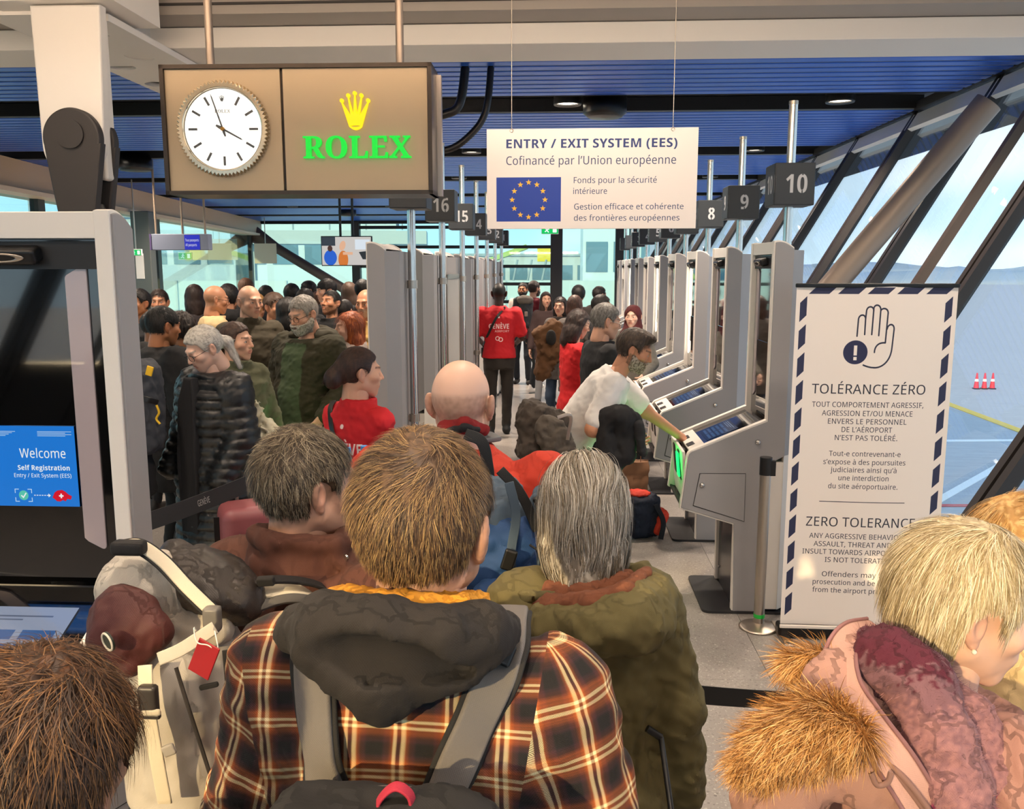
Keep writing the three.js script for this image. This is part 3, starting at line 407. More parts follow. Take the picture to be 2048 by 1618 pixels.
// ---------------------------------------------------------------- queue posts and belts
function post(label, x, z, green) {
  const o = thing('stanchion', label, 'stanchion', [x, 0, z]);
  obj('base', lathe([[0, 0.035], [0.03, 0.034], [0.05, 0.022], [0.1, 0.014], [0.112, 0.008], [0.112, 0], [0, 0]], 36), MT.steel, o); obj('tube', cyl(0.03, 0.03, 0.96, 0, 0.5, 0, 24), MT.steel, o); obj('head', [cyl(0.034, 0.034, 0.1, 0, 0.955, 0, 24), box(0.03, 0.085, 0.03, 0.035, 0.945, 0.01)], MT.black, o); if (green) obj('ring', cyl(0.032, 0.032, 0.022, 0, 0.075, 0, 24), mat(0x1fae3c, 0.4), o);
  return o;
}
post('steel queue post with a green ring in front of the nearest right kiosk', 1.173, -4.862, true);
function belt(label, a, b, h, t, map) {
  const o = thing('queue_belt', label, 'belt'); const d = b.clone().sub(a), L = d.length(), g = new THREE.BoxGeometry(L, h, t, 12, 1, 1), p = g.attributes.position; for (let i = 0; i < p.count; i++) p.setY(i, p.getY(i) - 0.012 * (1 - (2 * p.getX(i) / L) ** 2));
  g.applyMatrix4(new THREE.Matrix4().makeRotationZ(Math.atan2(d.y, Math.hypot(d.x, d.z)))); g.rotateY(Math.atan2(-d.z, d.x)); const m = a.clone().add(b).multiplyScalar(0.5); g.translate(m.x, m.y, m.z); obj('webbing', g, map, o); return o;
}
{
  const a = at(240, 1062, 3.62), b = at(540, 948, 4.25);
  post('steel queue post hidden behind the left kiosk, holding the grey belt', a.x - 0.03, a.z, false); post('steel queue post at the far end of the grey lettered belt', b.x + 0.03, b.z, false);
  const map = canvas(1024, 128, (c, w, h) => { c.fillStyle = '#35373b'; c.fillRect(0, 0, w, h); c.fillStyle = '#c9cac8'; fit(c, 'GENÈVE', 490, 84, 85, 62); });
  belt('grey queue belt lettered in white, in front of the woman in the black puffer coat', a, b, 0.085, 0.003, mat(0xffffff, 0.7, { map }));
  const c = at(1250, 1372, 2.1), d = at(1700, 1402, 2.35); belt('black queue belt crossing the floor between the olive parka and the pink coat', c, d, 0.05, 0.003, mat(0x0c0c0d, 0.6));
  post('steel queue post behind the grey haired woman, holding the black belt', c.x - 0.03, c.z, false); post('steel queue post behind the woman in pink, holding the black belt', d.x + 0.03, d.z, false);
}
// ---------------------------------------------------------------- black counter with bottles
{
  const p = at(690, 1000, 3.45), o = thing('counter', 'black cloth covered service counter lettered in white beside the red staff jacket', 'counter', [p.x, 0, p.z]), h = at(690, 1012, 3.3).y;
  obj('cover', [rbox(0.5, h, 0.3, 0.02, 0.03, h / 2, -0.02)], mat(0x101012, 0.8), o); obj('top', rbox(0.53, 0.025, 0.33, 0.008, 0.03, h + 0.012, -0.02), MT.black, o);
  obj('print', T(new THREE.PlaneGeometry(0.2, 0.1), -0.02, h - 0.13, 0.1315), mat(0xffffff, 0.8, { map: canvas(256, 128, (c, w, k) => { c.fillStyle = '#101012'; c.fillRect(0, 0, w, k); c.fillStyle = '#d8d6d2'; fit(c, 'GENÈVE', 20, 62, 216, 62); fit(c, 'AIRPORT', 96, 96, 140, 26); }) }), o);
  const bm = mat(0xbfd3e6, 0.1, { transmission: 0.8, thickness: 0.02, ior: 1.4 }), capm = mat(0x4f8fd0, 0.4);
  [[0.03, 0.06], [0.09, 0.02]].forEach(([dx, dz], i) => { const b = thing('water_bottle', i ? 'blue capped water bottle on the black counter, nearer the red jacket' : 'blue capped water bottle on the black counter, nearer the brown jacket', 'bottle', [p.x + dx, h + 0.0255, p.z + dz], 0, 'bottles on the black counter'); obj('body', lathe([[0, 0], [0.03, 0], [0.032, 0.01], [0.032, 0.12], [0.013, 0.16], [0.012, 0.175], [0, 0.175]], 20), bm, b); obj('cap', cyl(0.015, 0.015, 0.02, 0, 0.18, 0, 16), capm, b); });
}
// ---------------------------------------------------------------- far fittings: wall screen, hanging sign, exit signs, paper sheets
{
  const a = at(643, 474, 14), b = at(743, 530, 14), o = thing('wall_screen', 'bright television above the crowd showing people in blue and orange tops', 'television', [(a.x + b.x) / 2, (a.y + b.y) / 2, -14]); const W = b.x - a.x, H = a.y - b.y;
  const map = canvas(400, 224, (c, w, h) => { c.fillStyle = '#cfc9c4'; c.fillRect(0, 0, w, h); c.fillStyle = '#333a44'; c.fillRect(0, 0, 110, 70); c.fillStyle = '#dfe9f2'; c.fillRect(270, 20, 120, 80); c.fillStyle = '#23262b'; c.beginPath(); c.moveTo(300, 120); c.lineTo(390, 110); c.lineTo(400, 180); c.lineTo(330, 178); c.fill();
    c.fillStyle = '#1f5fd0'; c.beginPath(); c.ellipse(68, 165, 52, 62, 0, 0, 7); c.fill(); c.fillStyle = '#4a2a20'; c.beginPath(); c.ellipse(66, 92, 20, 24, 0, 0, 7); c.fill(); c.fillStyle = '#d8772c'; c.beginPath(); c.ellipse(172, 180, 40, 70, 0, 0, 7); c.fill(); c.fillStyle = '#e8b492'; c.beginPath(); c.ellipse(168, 70, 24, 40, 0.3, 0, 7); c.fill(); c.fillRect(170, 120, 80, 22); });
  obj('case', rbox(W + 0.03, H + 0.03, 0.06, 0.01, 0, 0, -0.035), MT.black, o); obj('screen', new THREE.PlaneGeometry(W, H), new THREE.MeshStandardMaterial({ color: 0x050505, roughness: 0.3, emissive: 0xffffff, emissiveMap: map, emissiveIntensity: 0.85 }), o); obj('hanger', [rod(V(0.1, H / 2, -0.04), V(0.1, CEIL - o.position.y, -0.04), 0.02), rod(V(-0.1, H / 2, -0.04), V(-0.1, CEIL - o.position.y, -0.04), 0.02)], MT.black, o); rect(W, H, 0.5, 0xffffff, o.position.clone().add(V(0, 0, 0.03)), o.position.clone().add(V(0, 0, 2)));
}
{
  const a = at(302, 468, 16), b = at(417, 500, 16), o = thing('hanging_sign', 'grey hanging sign box with a blue lettered panel, left above the crowd', 'sign', [(a.x + b.x) / 2, (a.y + b.y) / 2, -16]), W = b.x - a.x, H = a.y - b.y;
  obj('box', rbox(W, H, 0.2, 0.01, 0, 0, -0.1), mat(0x6b7284, 0.5), o);
  const map = canvas(256, 192, (c, w, h) => { c.fillStyle = '#1c2fd0'; c.fillRect(0, 0, w, h); c.fillStyle = '#fff'; fit(c, 'Tous passeports', 16, 84, 224, 46); fit(c, 'All passports', 16, 146, 190, 46); });
  obj('blue_panel', box(W * 0.27, H * 0.92, 0.004, W * 0.22, -H * 0.02, 0.003), new THREE.MeshStandardMaterial({ color: 0x111111, emissive: 0xffffff, emissiveMap: map, emissiveIntensity: 0.7 }), o); obj('side_panel', box(0.03, H, 0.22, -W / 2 - 0.016, 0, -0.1), mat(0x4a3d66, 0.5), o);
  for (const x of [-0.45, 0.02, 0.42]) obj('hanger', rod(V(x * W, H / 2, -0.1), V(x * W, CEIL - o.position.y, -0.1), 0.02), mat(0xa08a76, 0.4, { metalness: 0.6 }), o);
}
const exitMap = canvas(128, 64, (c, w, h) => { c.fillStyle = '#0fae55'; c.fillRect(0, 0, w, h); c.fillStyle = '#fff'; c.fillRect(86, 10, 30, 44); c.beginPath(); c.arc(44, 14, 7, 0, 7); c.fill(); c.lineWidth = 7; c.strokeStyle = '#fff'; c.beginPath(); c.moveTo(44, 22); c.lineTo(40, 38); c.lineTo(54, 54); c.moveTo(40, 38); c.lineTo(24, 50); c.moveTo(28, 28); c.lineTo(58, 30); c.stroke(); });
const exitMat = new THREE.MeshStandardMaterial({ color: 0x0a0a0a, emissive: 0xffffff, emissiveMap: exitMap, emissiveIntensity: 1.3 });
for (const [px, py, d, w, l] of [[271, 505, 20, 0.25, 'green exit sign beside the left kiosk'], [370, 512, 30, 0.45, 'green exit sign behind the hanging grey sign'], [1100, 459, 30, 0.55, 'green exit sign under the hanging white notice']]) {
  const p = at(px, py, d), o = thing('exit_sign', l, 'exit sign', [p.x, p.y, p.z]); obj('case', rbox(w + 0.03, w / 2 + 0.03, 0.06, 0.01, 0, 0, -0.035), MT.white, o); obj('face', new THREE.PlaneGeometry(w, w / 2), exitMat, o); obj('hanger', rod(V(0, w / 4, -0.03), V(0, CEIL + 0.05 - p.y, -0.03), 0.015), MT.steel, o);
}
for (const [x0, y0, x1, y1, l] of [[378, 478, 476, 520, 'wide cream paper sheet taped to the far window'], [508, 487, 554, 527, 'narrow cream paper sheet right of the window brace']]) {
  const a = at(x0, y0, 34.5), b = at(x1, y1, 34.5), o = thing('paper_sheet', l, 'paper', [(a.x + b.x) / 2, (a.y + b.y) / 2, -34.5]); obj('sheet', rbox(b.x - a.x, a.y - b.y, 0.02, 0.004), mat(0xf0e2cc, 0.9, { transmission: 0.45, thickness: 0 }), o);
  obj('support', [rod(V(0, 0.3, -0.03), V(0, CEIL - o.position.y, -0.03), 0.015)], MT.steel, o);
}
{ const p = at(292, 560, 21), o = thing('door_panel', 'grey steel door post unit with a white notice left of the crowd', 'panel', [p.x, 0, p.z]); obj('post', rbox(0.45, 3.4, 0.3, 0.02, 0, 1.7, 0), mat(0x5d625f, 0.5), o); obj('notice', box(0.2, 0.6, 0.01, -0.05, 2.1, 0.156), MT.white, o); obj('handle', rbox(0.08, 0.2, 0.05, 0.02, -0.02, 1.3, 0.17), MT.black, o); }
// ---------------------------------------------------------------- outside: apron, markings, cones, terminal blocks, vehicles, hills
{
  const GY = -5, ap = mat(0xffffff, 0.8, { map: wrap(canvas(512, 512, (c, w, h) => { c.fillStyle = '#a8abb0'; c.fillRect(0, 0, w, h); const r = rngOf(5); for (let i = 0; i < 2600; i++) { c.globalAlpha = 0.12 * r(); c.fillStyle = r() > 0.5 ? '#d5d8dc' : '#6f7378'; c.fillRect(r() * w, r() * h, 4 + 60 * r(), 1 + 3 * r()); } c.globalAlpha = 0.5; c.strokeStyle = '#7b7f84'; c.lineWidth = 2; c.strokeRect(0, 0, w, h); }), 60, 60) });
  const g = struct('ground'); obj('apron', box(600, 0.4, 600, 0, GY - 0.2, -150), ap, g);
  const wh = mat(0xe6e6e4, 0.7), rd = mat(0xc85a5a, 0.7), ye = mat(0xcdb24a, 0.7), line = (x0, z0, x1, z1, w, m) => { const L = Math.hypot(x1 - x0, z1 - z0); obj('marking', T(box(w, 0.02, L), (x0 + x1) / 2, GY + 0.012, (z0 + z1) / 2, 0, Math.atan2(x1 - x0, z1 - z0), 0), m, g); };
  line(9, -8, 30, -34, 0.3, wh); line(9.8, -8, 30.8, -34, 0.3, wh); line(6, -20, 40, -60, 0.3, wh); line(12, -36, 60, -40, 0.4, wh); line(14, -14, 44, -46, 0.25, ye); line(8, -26, 60, -28, 0.25, rd); line(20, -30, 21, -60, 0.5, ye); line(15, -24, 26, -23, 0.4, wh); line(10, -12, 30, -13, 0.3, wh);
  for (let i = 0; i < 3; i++) { const p = at([1952, 1968, 1984][i], 778, 40), k = (EYE - GY) / (EYE - p.y), x = p.x * k, z = p.z * k, o = thing('traffic_cone', ['red apron cone, the one nearest the banner edge', 'red apron cone, the middle one of three', 'red apron cone, the one farthest from the banner'][i], 'cone', [x, GY + 0.005, z], 0, 'cones on the apron'); obj('base', rbox(0.34, 0.06, 0.34, 0.02, 0, 0.03, 0), MT.black, o); obj('body', lathe([[0.15, 0.06], [0.04, 0.95], [0, 0.95]], 16), mat(0xd03a4a, 0.6), o); obj('band', lathe([[0.112, 0.45], [0.092, 0.6]], 16), wh, o); }
  // long terminal pier with windows seen through the far glass
  const wallM = mat(0xd4dde0, 0.7), win = mat(0x7f98a2, 0.15, { metalness: 0.4 }), roofM = mat(0x9aa6ab, 0.6), conc = mat(0xc2c6c4, 0.8);
  const block = (name, label, x, z, w, h, d, turn, rows, cols, m = wallM) => { const o = thing(name, label, 'building', [x, GY, z], turn); obj('wall', box(w, h, d, 0, h / 2, 0), m, o); obj('roof', box(w + 0.8, 0.4, d + 0.8, 0, h + 0.2, 0), roofM, o); const cw = w / cols, rh = h / (rows + 0.4);
    for (let j = 0; j < rows; j++) for (let i = 0; i < cols; i++) obj('window', box(cw * 0.78, rh * 0.62, 0.2, -w / 2 + cw * (i + 0.5), rh * (j + 0.7), d / 2 + 0.02), win, o); return o; };
  block('terminal_building', 'long pale terminal building with rows of windows behind the left window', -52, -112, 62, 13, 16, 0.18, 2, 16);
  block('terminal_building', 'low white terminal annex beyond the barred window', -10, -150, 40, 9, 14, 0, 2, 11, conc);
  const tw = block('tower_block', 'tall pale blue tower block right of the black window post', 8, -95, 11, 26, 11, 0, 5, 4);
  const wk = thing('walkway_bridge', 'long raised concrete walkway crossing behind the left window', 'bridge', [-44, GY, -72], 0.12); obj('deck', box(66, 1.1, 4, 0, 9.6, 0), conc, wk); for (let i = 0; i < 22; i++) obj('baluster', box(0.12, 3.2, 0.12, -32 + i * 3, 11.8, 1.8), roofM, wk); obj('rail', [box(66, 0.2, 0.2, 0, 13.4, 1.8), box(66, 0.12, 0.12, 0, 11.4, 1.8)], roofM, wk); for (let i = 0; i < 6; i++) obj('pillar', box(0.9, 9, 0.9, -30 + i * 12, 4.5, 0), conc, wk);
  const sw = thing('site_wall', 'low pale concrete barrier wall beyond the far window', 'wall', [-30, GY, -60], 0.05); obj('panel', [box(90, 6.2, 0.5, 0, 3.1, 0)], mat(0xccd6d4, 0.8), sw); for (let i = 0; i < 12; i++) obj('joint', box(0.12, 6.2, 0.1, -42 + i * 7.6, 3.1, 0.3), conc, sw);
  const van = (label, x, z, L, c1, c2) => { const o = thing('service_vehicle', label, 'vehicle', [x, GY, z], 0.1); obj('body', rbox(L, 2.6, 2.4, 0.3, 0, 1.9, 0), mat(c1, 0.4), o); obj('cab', rbox(2, 2.1, 2.3, 0.4, L / 2 + 0.9, 1.5, 0), mat(c2, 0.4), o); obj('windscreen', box(0.5, 0.8, 2.34, L / 2 + 1.2, 2, 0), win, o); for (const [x2, z2] of [[-L / 3, 1], [L / 3, 1], [-L / 3, -1], [L / 3, -1]]) obj('wheel', cyl(0.55, 0.55, 0.4, x2, 0.55, z2, 18, Math.PI / 2), MT.black, o); };
  van('white and blue apron bus seen through the barred window', -3.6, -84, 9, 0x2b55d8, 0xe8eef2); van('white service truck right of the black window post', 6.5, -82, 5, 0xdde4ea, 0x3a5fc8); van('pale service truck beyond the barred window', -14, -92, 6, 0xdfe6e4, 0xdfe6e4);
  const sc = thing('boarding_ramp', 'covered boarding ramp with yellow ends behind the barred window', 'ramp', [-7.5, GY, -100], 0); obj('ramp', [T(box(14, 0.5, 3, 0, 7.5, 0), 0, 0, 0, 0, 0, 0.35)], mat(0xa9bf6a, 0.6), sc); for (let i = 0; i < 8; i++) obj('strut', rod(V(-5 + i * 1.6, 0, 1.5), V(-3.4 + i * 1.6, 8, 1.5), 0.12), roofM, sc); obj('end_block', box(1.6, 1.6, 3, 6, 8.6, 0), mat(0xe2c83a, 0.6), sc);
  const hl = struct('hills'); for (const [x, z, w, h, dd] of [[260, -420, 300, 8, 60], [120, -520, 340, 10, 60], [-160, -560, 420, 10, 60]]) { const s = new THREE.SphereGeometry(1, 32, 12, 0, Math.PI * 2, 0, Math.PI / 2), p = s.attributes.position; for (let i = 0; i < p.count; i++) p.setY(i, p.getY(i) * (1 + 0.35 * noise3(p.getX(i) * 4 + x, p.getZ(i) * 4, 1))); s.scale(w / 2, h, dd / 2); s.translate(x, GY - 0.5, z); s.computeVertexNormals(); obj('hill', s, mat(0x8fa3b4, 0.9), hl); }
}
// ---------------------------------------------------------------- surfaces from distance fields (surface nets)
function net(f, lo, hi, h, slack = 1.6) {
  const n = [0, 1, 2].map((k) => Math.ceil((hi[k] - lo[k]) / h) + 2), [nx, ny, nz] = n, v = new Float32Array(nx * ny * nz), B = 4;
  for (let z0 = 0; z0 < nz; z0 += B) for (let y0 = 0; y0 < ny; y0 += B) for (let x0 = 0; x0 < nx; x0 += B) {
    const c = f(lo[0] + (x0 + 1.5) * h, lo[1] + (y0 + 1.5) * h, lo[2] + (z0 + 1.5) * h), skip = Math.abs(c) > 4.4 * h * slack;
    for (let z = z0; z < Math.min(z0 + B, nz); z++) for (let y = y0; y < Math.min(y0 + B, ny); y++) for (let x = x0; x < Math.min(x0 + B, nx); x++) v[(z * ny + y) * nx + x] = skip ? c : f(lo[0] + x * h, lo[1] + y * h, lo[2] + z * h);
  }
  const id = new Int32Array(nx * ny * nz).fill(-1), pos = [], idx = [], E = [[0, 1], [2, 3], [4, 5], [6, 7], [0, 2], [1, 3], [4, 6], [5, 7], [0, 4], [1, 5], [2, 6], [3, 7]], q = new Float32Array(8);
  for (let z = 0; z < nz - 1; z++) for (let y = 0; y < ny - 1; y++) for (let x = 0; x < nx - 1; x++) {
    const o = (z * ny + y) * nx + x; let m = 0;
    for (let k = 0; k < 8; k++) { q[k] = v[o + (k & 1) + ((k >> 1) & 1) * nx + (k >> 2) * nx * ny]; if (q[k] < 0) m |= 1 << k; }
    if (m === 0 || m === 255) continue;
    let sx = 0, sy = 0, sz = 0, c = 0;
    for (const [a, b] of E) if (((m >> a) & 1) !== ((m >> b) & 1)) { const t = q[a] / (q[a] - q[b]); sx += mix(a & 1, b & 1, t); sy += mix((a >> 1) & 1, (b >> 1) & 1, t); sz += mix(a >> 2, b >> 2, t); c++; }
    id[o] = pos.length / 3; pos.push(lo[0] + (x + sx / c) * h, lo[1] + (y + sy / c) * h, lo[2] + (z + sz / c) * h);
  }
  const st = [1, nx, nx * ny];
  for (let z = 1; z < nz - 1; z++) for (let y = 1; y < ny - 1; y++) for (let x = 1; x < nx - 1; x++) {
    const o = (z * ny + y) * nx + x, s = v[o] < 0;
    for (let a = 0; a < 3; a++) { if ((v[o + st[a]] < 0) === s) continue; const u = st[(a + 1) % 3], w = st[(a + 2) % 3], i0 = id[o], i1 = id[o - u], i2 = id[o - u - w], i3 = id[o - w]; if (s) idx.push(i0, i1, i2, i0, i2, i3); else idx.push(i0, i2, i1, i0, i3, i2); }
  }
  const g = new THREE.BufferGeometry(); g.setAttribute('position', new THREE.BufferAttribute(new Float32Array(pos), 3)); g.setIndex(idx); g.computeVertexNormals(); return g;
}
const smin = (a, b, k) => { const d = Math.max(k - Math.abs(a - b), 0) / k; return Math.min(a, b) - d * d * k * 0.25; };
const smax = (a, b, k) => -smin(-a, -b, k);
function cap(a, b, ra, rb = ra) { // tapered capsule
  const ax = a.x, ay = a.y, az = a.z, bx = b.x - ax, by = b.y - ay, bz = b.z - az, l = bx * bx + by * by + bz * bz || 1e-9, g = (x, y, z) => { const px = x - ax, py = y - ay, pz = z - az, t = clamp((px * bx + py * by + pz * bz) / l, 0, 1), dx = px - bx * t, dy = py - by * t, dz = pz - bz * t; return Math.sqrt(dx * dx + dy * dy + dz * dz) - (ra + (rb - ra) * t); };
  const R = Math.max(ra, rb); g.lo = [Math.min(ax, b.x) - R, Math.min(ay, b.y) - R, Math.min(az, b.z) - R]; g.hi = [Math.max(ax, b.x) + R, Math.max(ay, b.y) + R, Math.max(az, b.z) + R]; return g;
}
function ell(c, r, m) { // ellipsoid, m: optional rotation (Euler)
  const q = m ? new THREE.Matrix4().makeRotationFromEuler(m).invert().elements : null, { x: cx, y: cy, z: cz } = c, [rx, ry, rz] = r;
  const g = (x, y, z) => { let px = x - cx, py = y - cy, pz = z - cz; if (q) { const a = q[0] * px + q[4] * py + q[8] * pz, b = q[1] * px + q[5] * py + q[9] * pz, d = q[2] * px + q[6] * py + q[10] * pz; px = a; py = b; pz = d; } const k0 = Math.hypot(px / rx, py / ry, pz / rz), k1 = Math.hypot(px / rx / rx, py / ry / ry, pz / rz / rz); return k1 < 1e-6 ? -Math.min(rx, ry, rz) : k0 * (k0 - 1) / k1; };
  const R = q ? Math.max(...r) : 0; g.lo = q ? [cx - R, cy - R, cz - R] : [cx - rx, cy - ry, cz - rz]; g.hi = q ? [cx + R, cy + R, cz + R] : [cx + rx, cy + ry, cz + rz]; return g;
}
const union = (prims, k) => { const g = (x, y, z) => { let d = 1e9; for (const p of prims) { const l = p.lo, h = p.hi, m = Math.max(l[0] - x, x - h[0], l[1] - y, y - h[1], l[2] - z, z - h[2]); if (m > d + k) continue; d = smin(d, p(x, y, z), k); } return d; }; g.lo = [0, 1, 2].map((i) => Math.min(...prims.map((p) => p.lo[i]))); g.hi = [0, 1, 2].map((i) => Math.max(...prims.map((p) => p.hi[i]))); return g; };
const netOf = (f, h, pad = 0.02, slack) => net(f, f.lo.map((a) => a - pad - h), f.hi.map((a) => a + pad + h), h, slack);
const bounded = (f, lo, hi) => { f.lo = lo; f.hi = hi; return f; };
function uvBox(g) { const p = g.attributes.position, n = g.attributes.normal, u = new Float32Array(p.count * 2); for (let i = 0; i < p.count; i++) { const ax = Math.abs(n.getX(i)), ay = Math.abs(n.getY(i)), az = Math.abs(n.getZ(i)); u[i * 2] = ax > az ? p.getZ(i) : p.getX(i); u[i * 2 + 1] = ay > Math.max(ax, az) * 1.3 ? p.getZ(i) : p.getY(i); } g.setAttribute('uv', new THREE.BufferAttribute(u, 2)); return g; }
function paint(g, f) { const p = g.attributes.position, c = new Float32Array(p.count * 3), t = new THREE.Color(); for (let i = 0; i < p.count; i++) { f(t, p.getX(i), p.getY(i), p.getZ(i), i); c[i * 3] = t.r; c[i * 3 + 1] = t.g; c[i * 3 + 2] = t.b; } g.setAttribute('color', new THREE.BufferAttribute(c, 3)); return g; }
const flat = (g, color) => { const c = new THREE.Color(color); return paint(g, (t) => t.copy(c)); };

// ---------------------------------------------------------------- heads
function headField(female) {
  const j = female ? 0.9 : 1, skull = ell(V(0, 0.026, -0.013), [0.0735, 0.088, 0.092]), face = ell(V(0, -0.03, 0.03), [0.058 * (female ? 0.97 : 1), 0.075, 0.06]);
  const solid = union([skull, face, cap(V(-0.046 * j, -0.05, 0.0), V(0, -0.094, 0.064), 0.026, 0.019 * j), cap(V(0.046 * j, -0.05, 0.0), V(0, -0.094, 0.064), 0.026, 0.019 * j), ell(V(-0.043, -0.018, 0.056), [0.022, 0.019, 0.024]), ell(V(0.043, -0.018, 0.056), [0.022, 0.019, 0.024]), cap(V(-0.03, 0.026, 0.081), V(0.03, 0.026, 0.081), female ? 0.008 : 0.0105), ell(V(0, -0.055, 0.076), [0.026, 0.02, 0.017]), cap(V(0, -0.06, -0.03), V(0, -0.13, -0.035), 0.05, 0.052)], 0.024);
  const nose = union([cap(V(0, 0.016, 0.087), V(0, -0.024, 0.107), 0.0075, 0.0105), ell(V(-0.0115, -0.029, 0.093), [0.008, 0.0075, 0.01]), ell(V(0.0115, -0.029, 0.093), [0.008, 0.0075, 0.01])], 0.008);
  const lipU = cap(V(-0.019, -0.0545, 0.086), V(0.019, -0.0545, 0.086), 0.0062), lipU2 = ell(V(0, -0.0535, 0.0905), [0.013, 0.0055, 0.0065]), lipL = ell(V(0, -0.063, 0.0885), [0.018, 0.0065, 0.0075]), slit = cap(V(-0.022, -0.0585, 0.094), V(0.022, -0.0585, 0.094), 0.0022);
  const eyes = [-1, 1].map((s) => ({ sock: ell(V(s * 0.0315, 0.004, 0.094), [0.0175, 0.0115, 0.015]), ball: ell(V(s * 0.0315, 0.0035, 0.0755), [0.0142, 0.0138, 0.0142]), slit: ell(V(s * 0.0318, 0.0025, 0.09), [0.0125, 0.0046, 0.014]) }));
  const ears = [-1, 1].map((s) => ({ rim: ell(V(s * 0.0815, -0.004, -0.014), [0.011, 0.033, 0.019], new THREE.Euler(-0.22, s * -0.45, s * -0.18)), dish: ell(V(s * 0.094, 0.002, -0.009), [0.0095, 0.021, 0.0115], new THREE.Euler(-0.22, s * -0.45, s * -0.18)), lobe: ell(V(s * 0.0765, -0.033, -0.006), [0.007, 0.009, 0.008]) }));
  const f = (x, y, z) => {
    let d = solid(x, y, z);
    if (d > 0.05) return d - 0.012;
    if (z > 0.05) { for (const e of eyes) { d = smax(d, -e.sock(x, y, z), 0.012); } for (const e of eyes) d = smax(smin(d, e.ball(x, y, z), 0.004), -e.slit(x, y, z), 0.003); d = smin(d, nose(x, y, z), 0.01); d = smin(d, Math.min(lipU(x, y, z), lipU2(x, y, z), lipL(x, y, z)), 0.005); d = smax(d, -slit(x, y, z), 0.003); }
    if (Math.abs(x) > 0.05) for (const e of ears) { let q = smin(e.rim(x, y, z), e.lobe(x, y, z), 0.006); q = smax(q, -e.dish(x, y, z), 0.004); d = smin(d, q, 0.007); }
    return d;
  };
  return bounded(f, [-0.1, -0.15, -0.12], [0.1, 0.12, 0.125]);
}
const headCache = new Map();
function headGeo(female, h) { const k = female + '/' + h; if (!headCache.has(k)) headCache.set(k, netOf(headField(female), h, 0.004, 2.2)); return headCache.get(k).clone(); }
const skinTones = { pale: 0xd9b09a, fair: 0xcb9c82, warm: 0xbd8666, tan: 0xa8704c, brown: 0x6b4230, dark: 0x3a2117 };
function paintHead(g, o) { // lips, brows, stubble: colours of the skin itself
  const skin = new THREE.Color(skinTones[o.skin] || o.skin), lip = skin.clone().lerp(new THREE.Color(0x9a3c38), o.female ? 0.6 : 0.35), brow = new THREE.Color(o.brow ?? o.hair ?? 0x3a2a20), blush = skin.clone().lerp(new THREE.Color(0xc0503c), 0.3), stub = o.stubble ? new THREE.Color(o.stubble) : null, dark = skin.clone().multiplyScalar(0.35);
  const scalp = o.scalp ? new THREE.Color(o.scalp) : null, hl = hairline(o.style === 'balding' ? 'rim' : o.style || 'short');
  return paint(g, (t, x, y, z) => {
    t.copy(skin); const n = 0.5 + 0.5 * noise3(x * 60, y * 60, z * 60);
    const ax = Math.abs(x);
    if (z > 0.07 && y < -0.0475 && y > -0.0705 && ax < 0.024) t.lerp(lip, 0.9 * sstep(0.025, 0.017, ax));
    t.lerp(blush, 0.6 * sstep(0.028, 0.006, Math.hypot(ax - 0.042, y + 0.02)) * sstep(0.04, 0.06, z) + 0.5 * sstep(0.02, 0.008, Math.hypot(x, y + 0.027)) * sstep(0.085, 0.1, z) + 0.45 * sstep(0.074, 0.082, ax));
    if (z > 0.06 && ax > 0.012 && ax < 0.052) { const by = 0.0275 + 0.06 * (ax - 0.012) * (0.052 - ax) / 0.0004 * 0.02; t.lerp(brow, 0.85 * sstep(0.0065, 0.003, Math.abs(y - by)) * (0.6 + 0.4 * n)); }
    if (z > 0.062 && Math.hypot((ax - 0.0318) / 0.0135, (y - 0.003) / 0.0052) < 1) t.lerp(dark, 0.75);
    if (stub && z > -0.02 && y < -0.03 + 0.35 * (0.03 - Math.min(z, 0.03)) && y > -0.115) { const m = sstep(-0.018, -0.04, y - Math.max(0, 0.04 - z) * 0.6) * (1 - sstep(0.02, 0.012, Math.hypot(x, y + 0.059) ) * (z > 0.07 ? 0.9 : 0)); t.lerp(stub, m * (0.4 + 0.35 * n)); }
    if (scalp && z < 0.06) { const m = sstep(0.012, -0.006, hl(ax, y, z)); t.lerp(scalp, m * (0.35 + 0.3 * n)); }
  });
}
function hairline(style) { // < 0 inside the hair
  const nape = style === 'rim' ? -0.075 : -0.082;
  return (ax, y, z) => { let b; if (z < -0.03) b = nape + 0.02 * sstep(-0.1, -0.03, z); else if (z < -0.012) b = mix(nape + 0.02, 0.028, sstep(-0.03, -0.012, z)); else if (z < 0.012) b = mix(0.028, -0.012, sstep(-0.012, 0.004, z)); else if (z < 0.05) b = mix(-0.012, 0.058, sstep(0.016, 0.05, z)); else b = mix(0.058, 0.085, sstep(0.05, 0.085, z)); if (style === 'receding') b += 0.03 * sstep(0.0, 0.06, z) * sstep(0.02, 0.05, ax) + 0.012 * sstep(0.04, 0.08, z); const d = b - y; return style === 'rim' ? Math.max(d, y - 0.03) : d; };
}
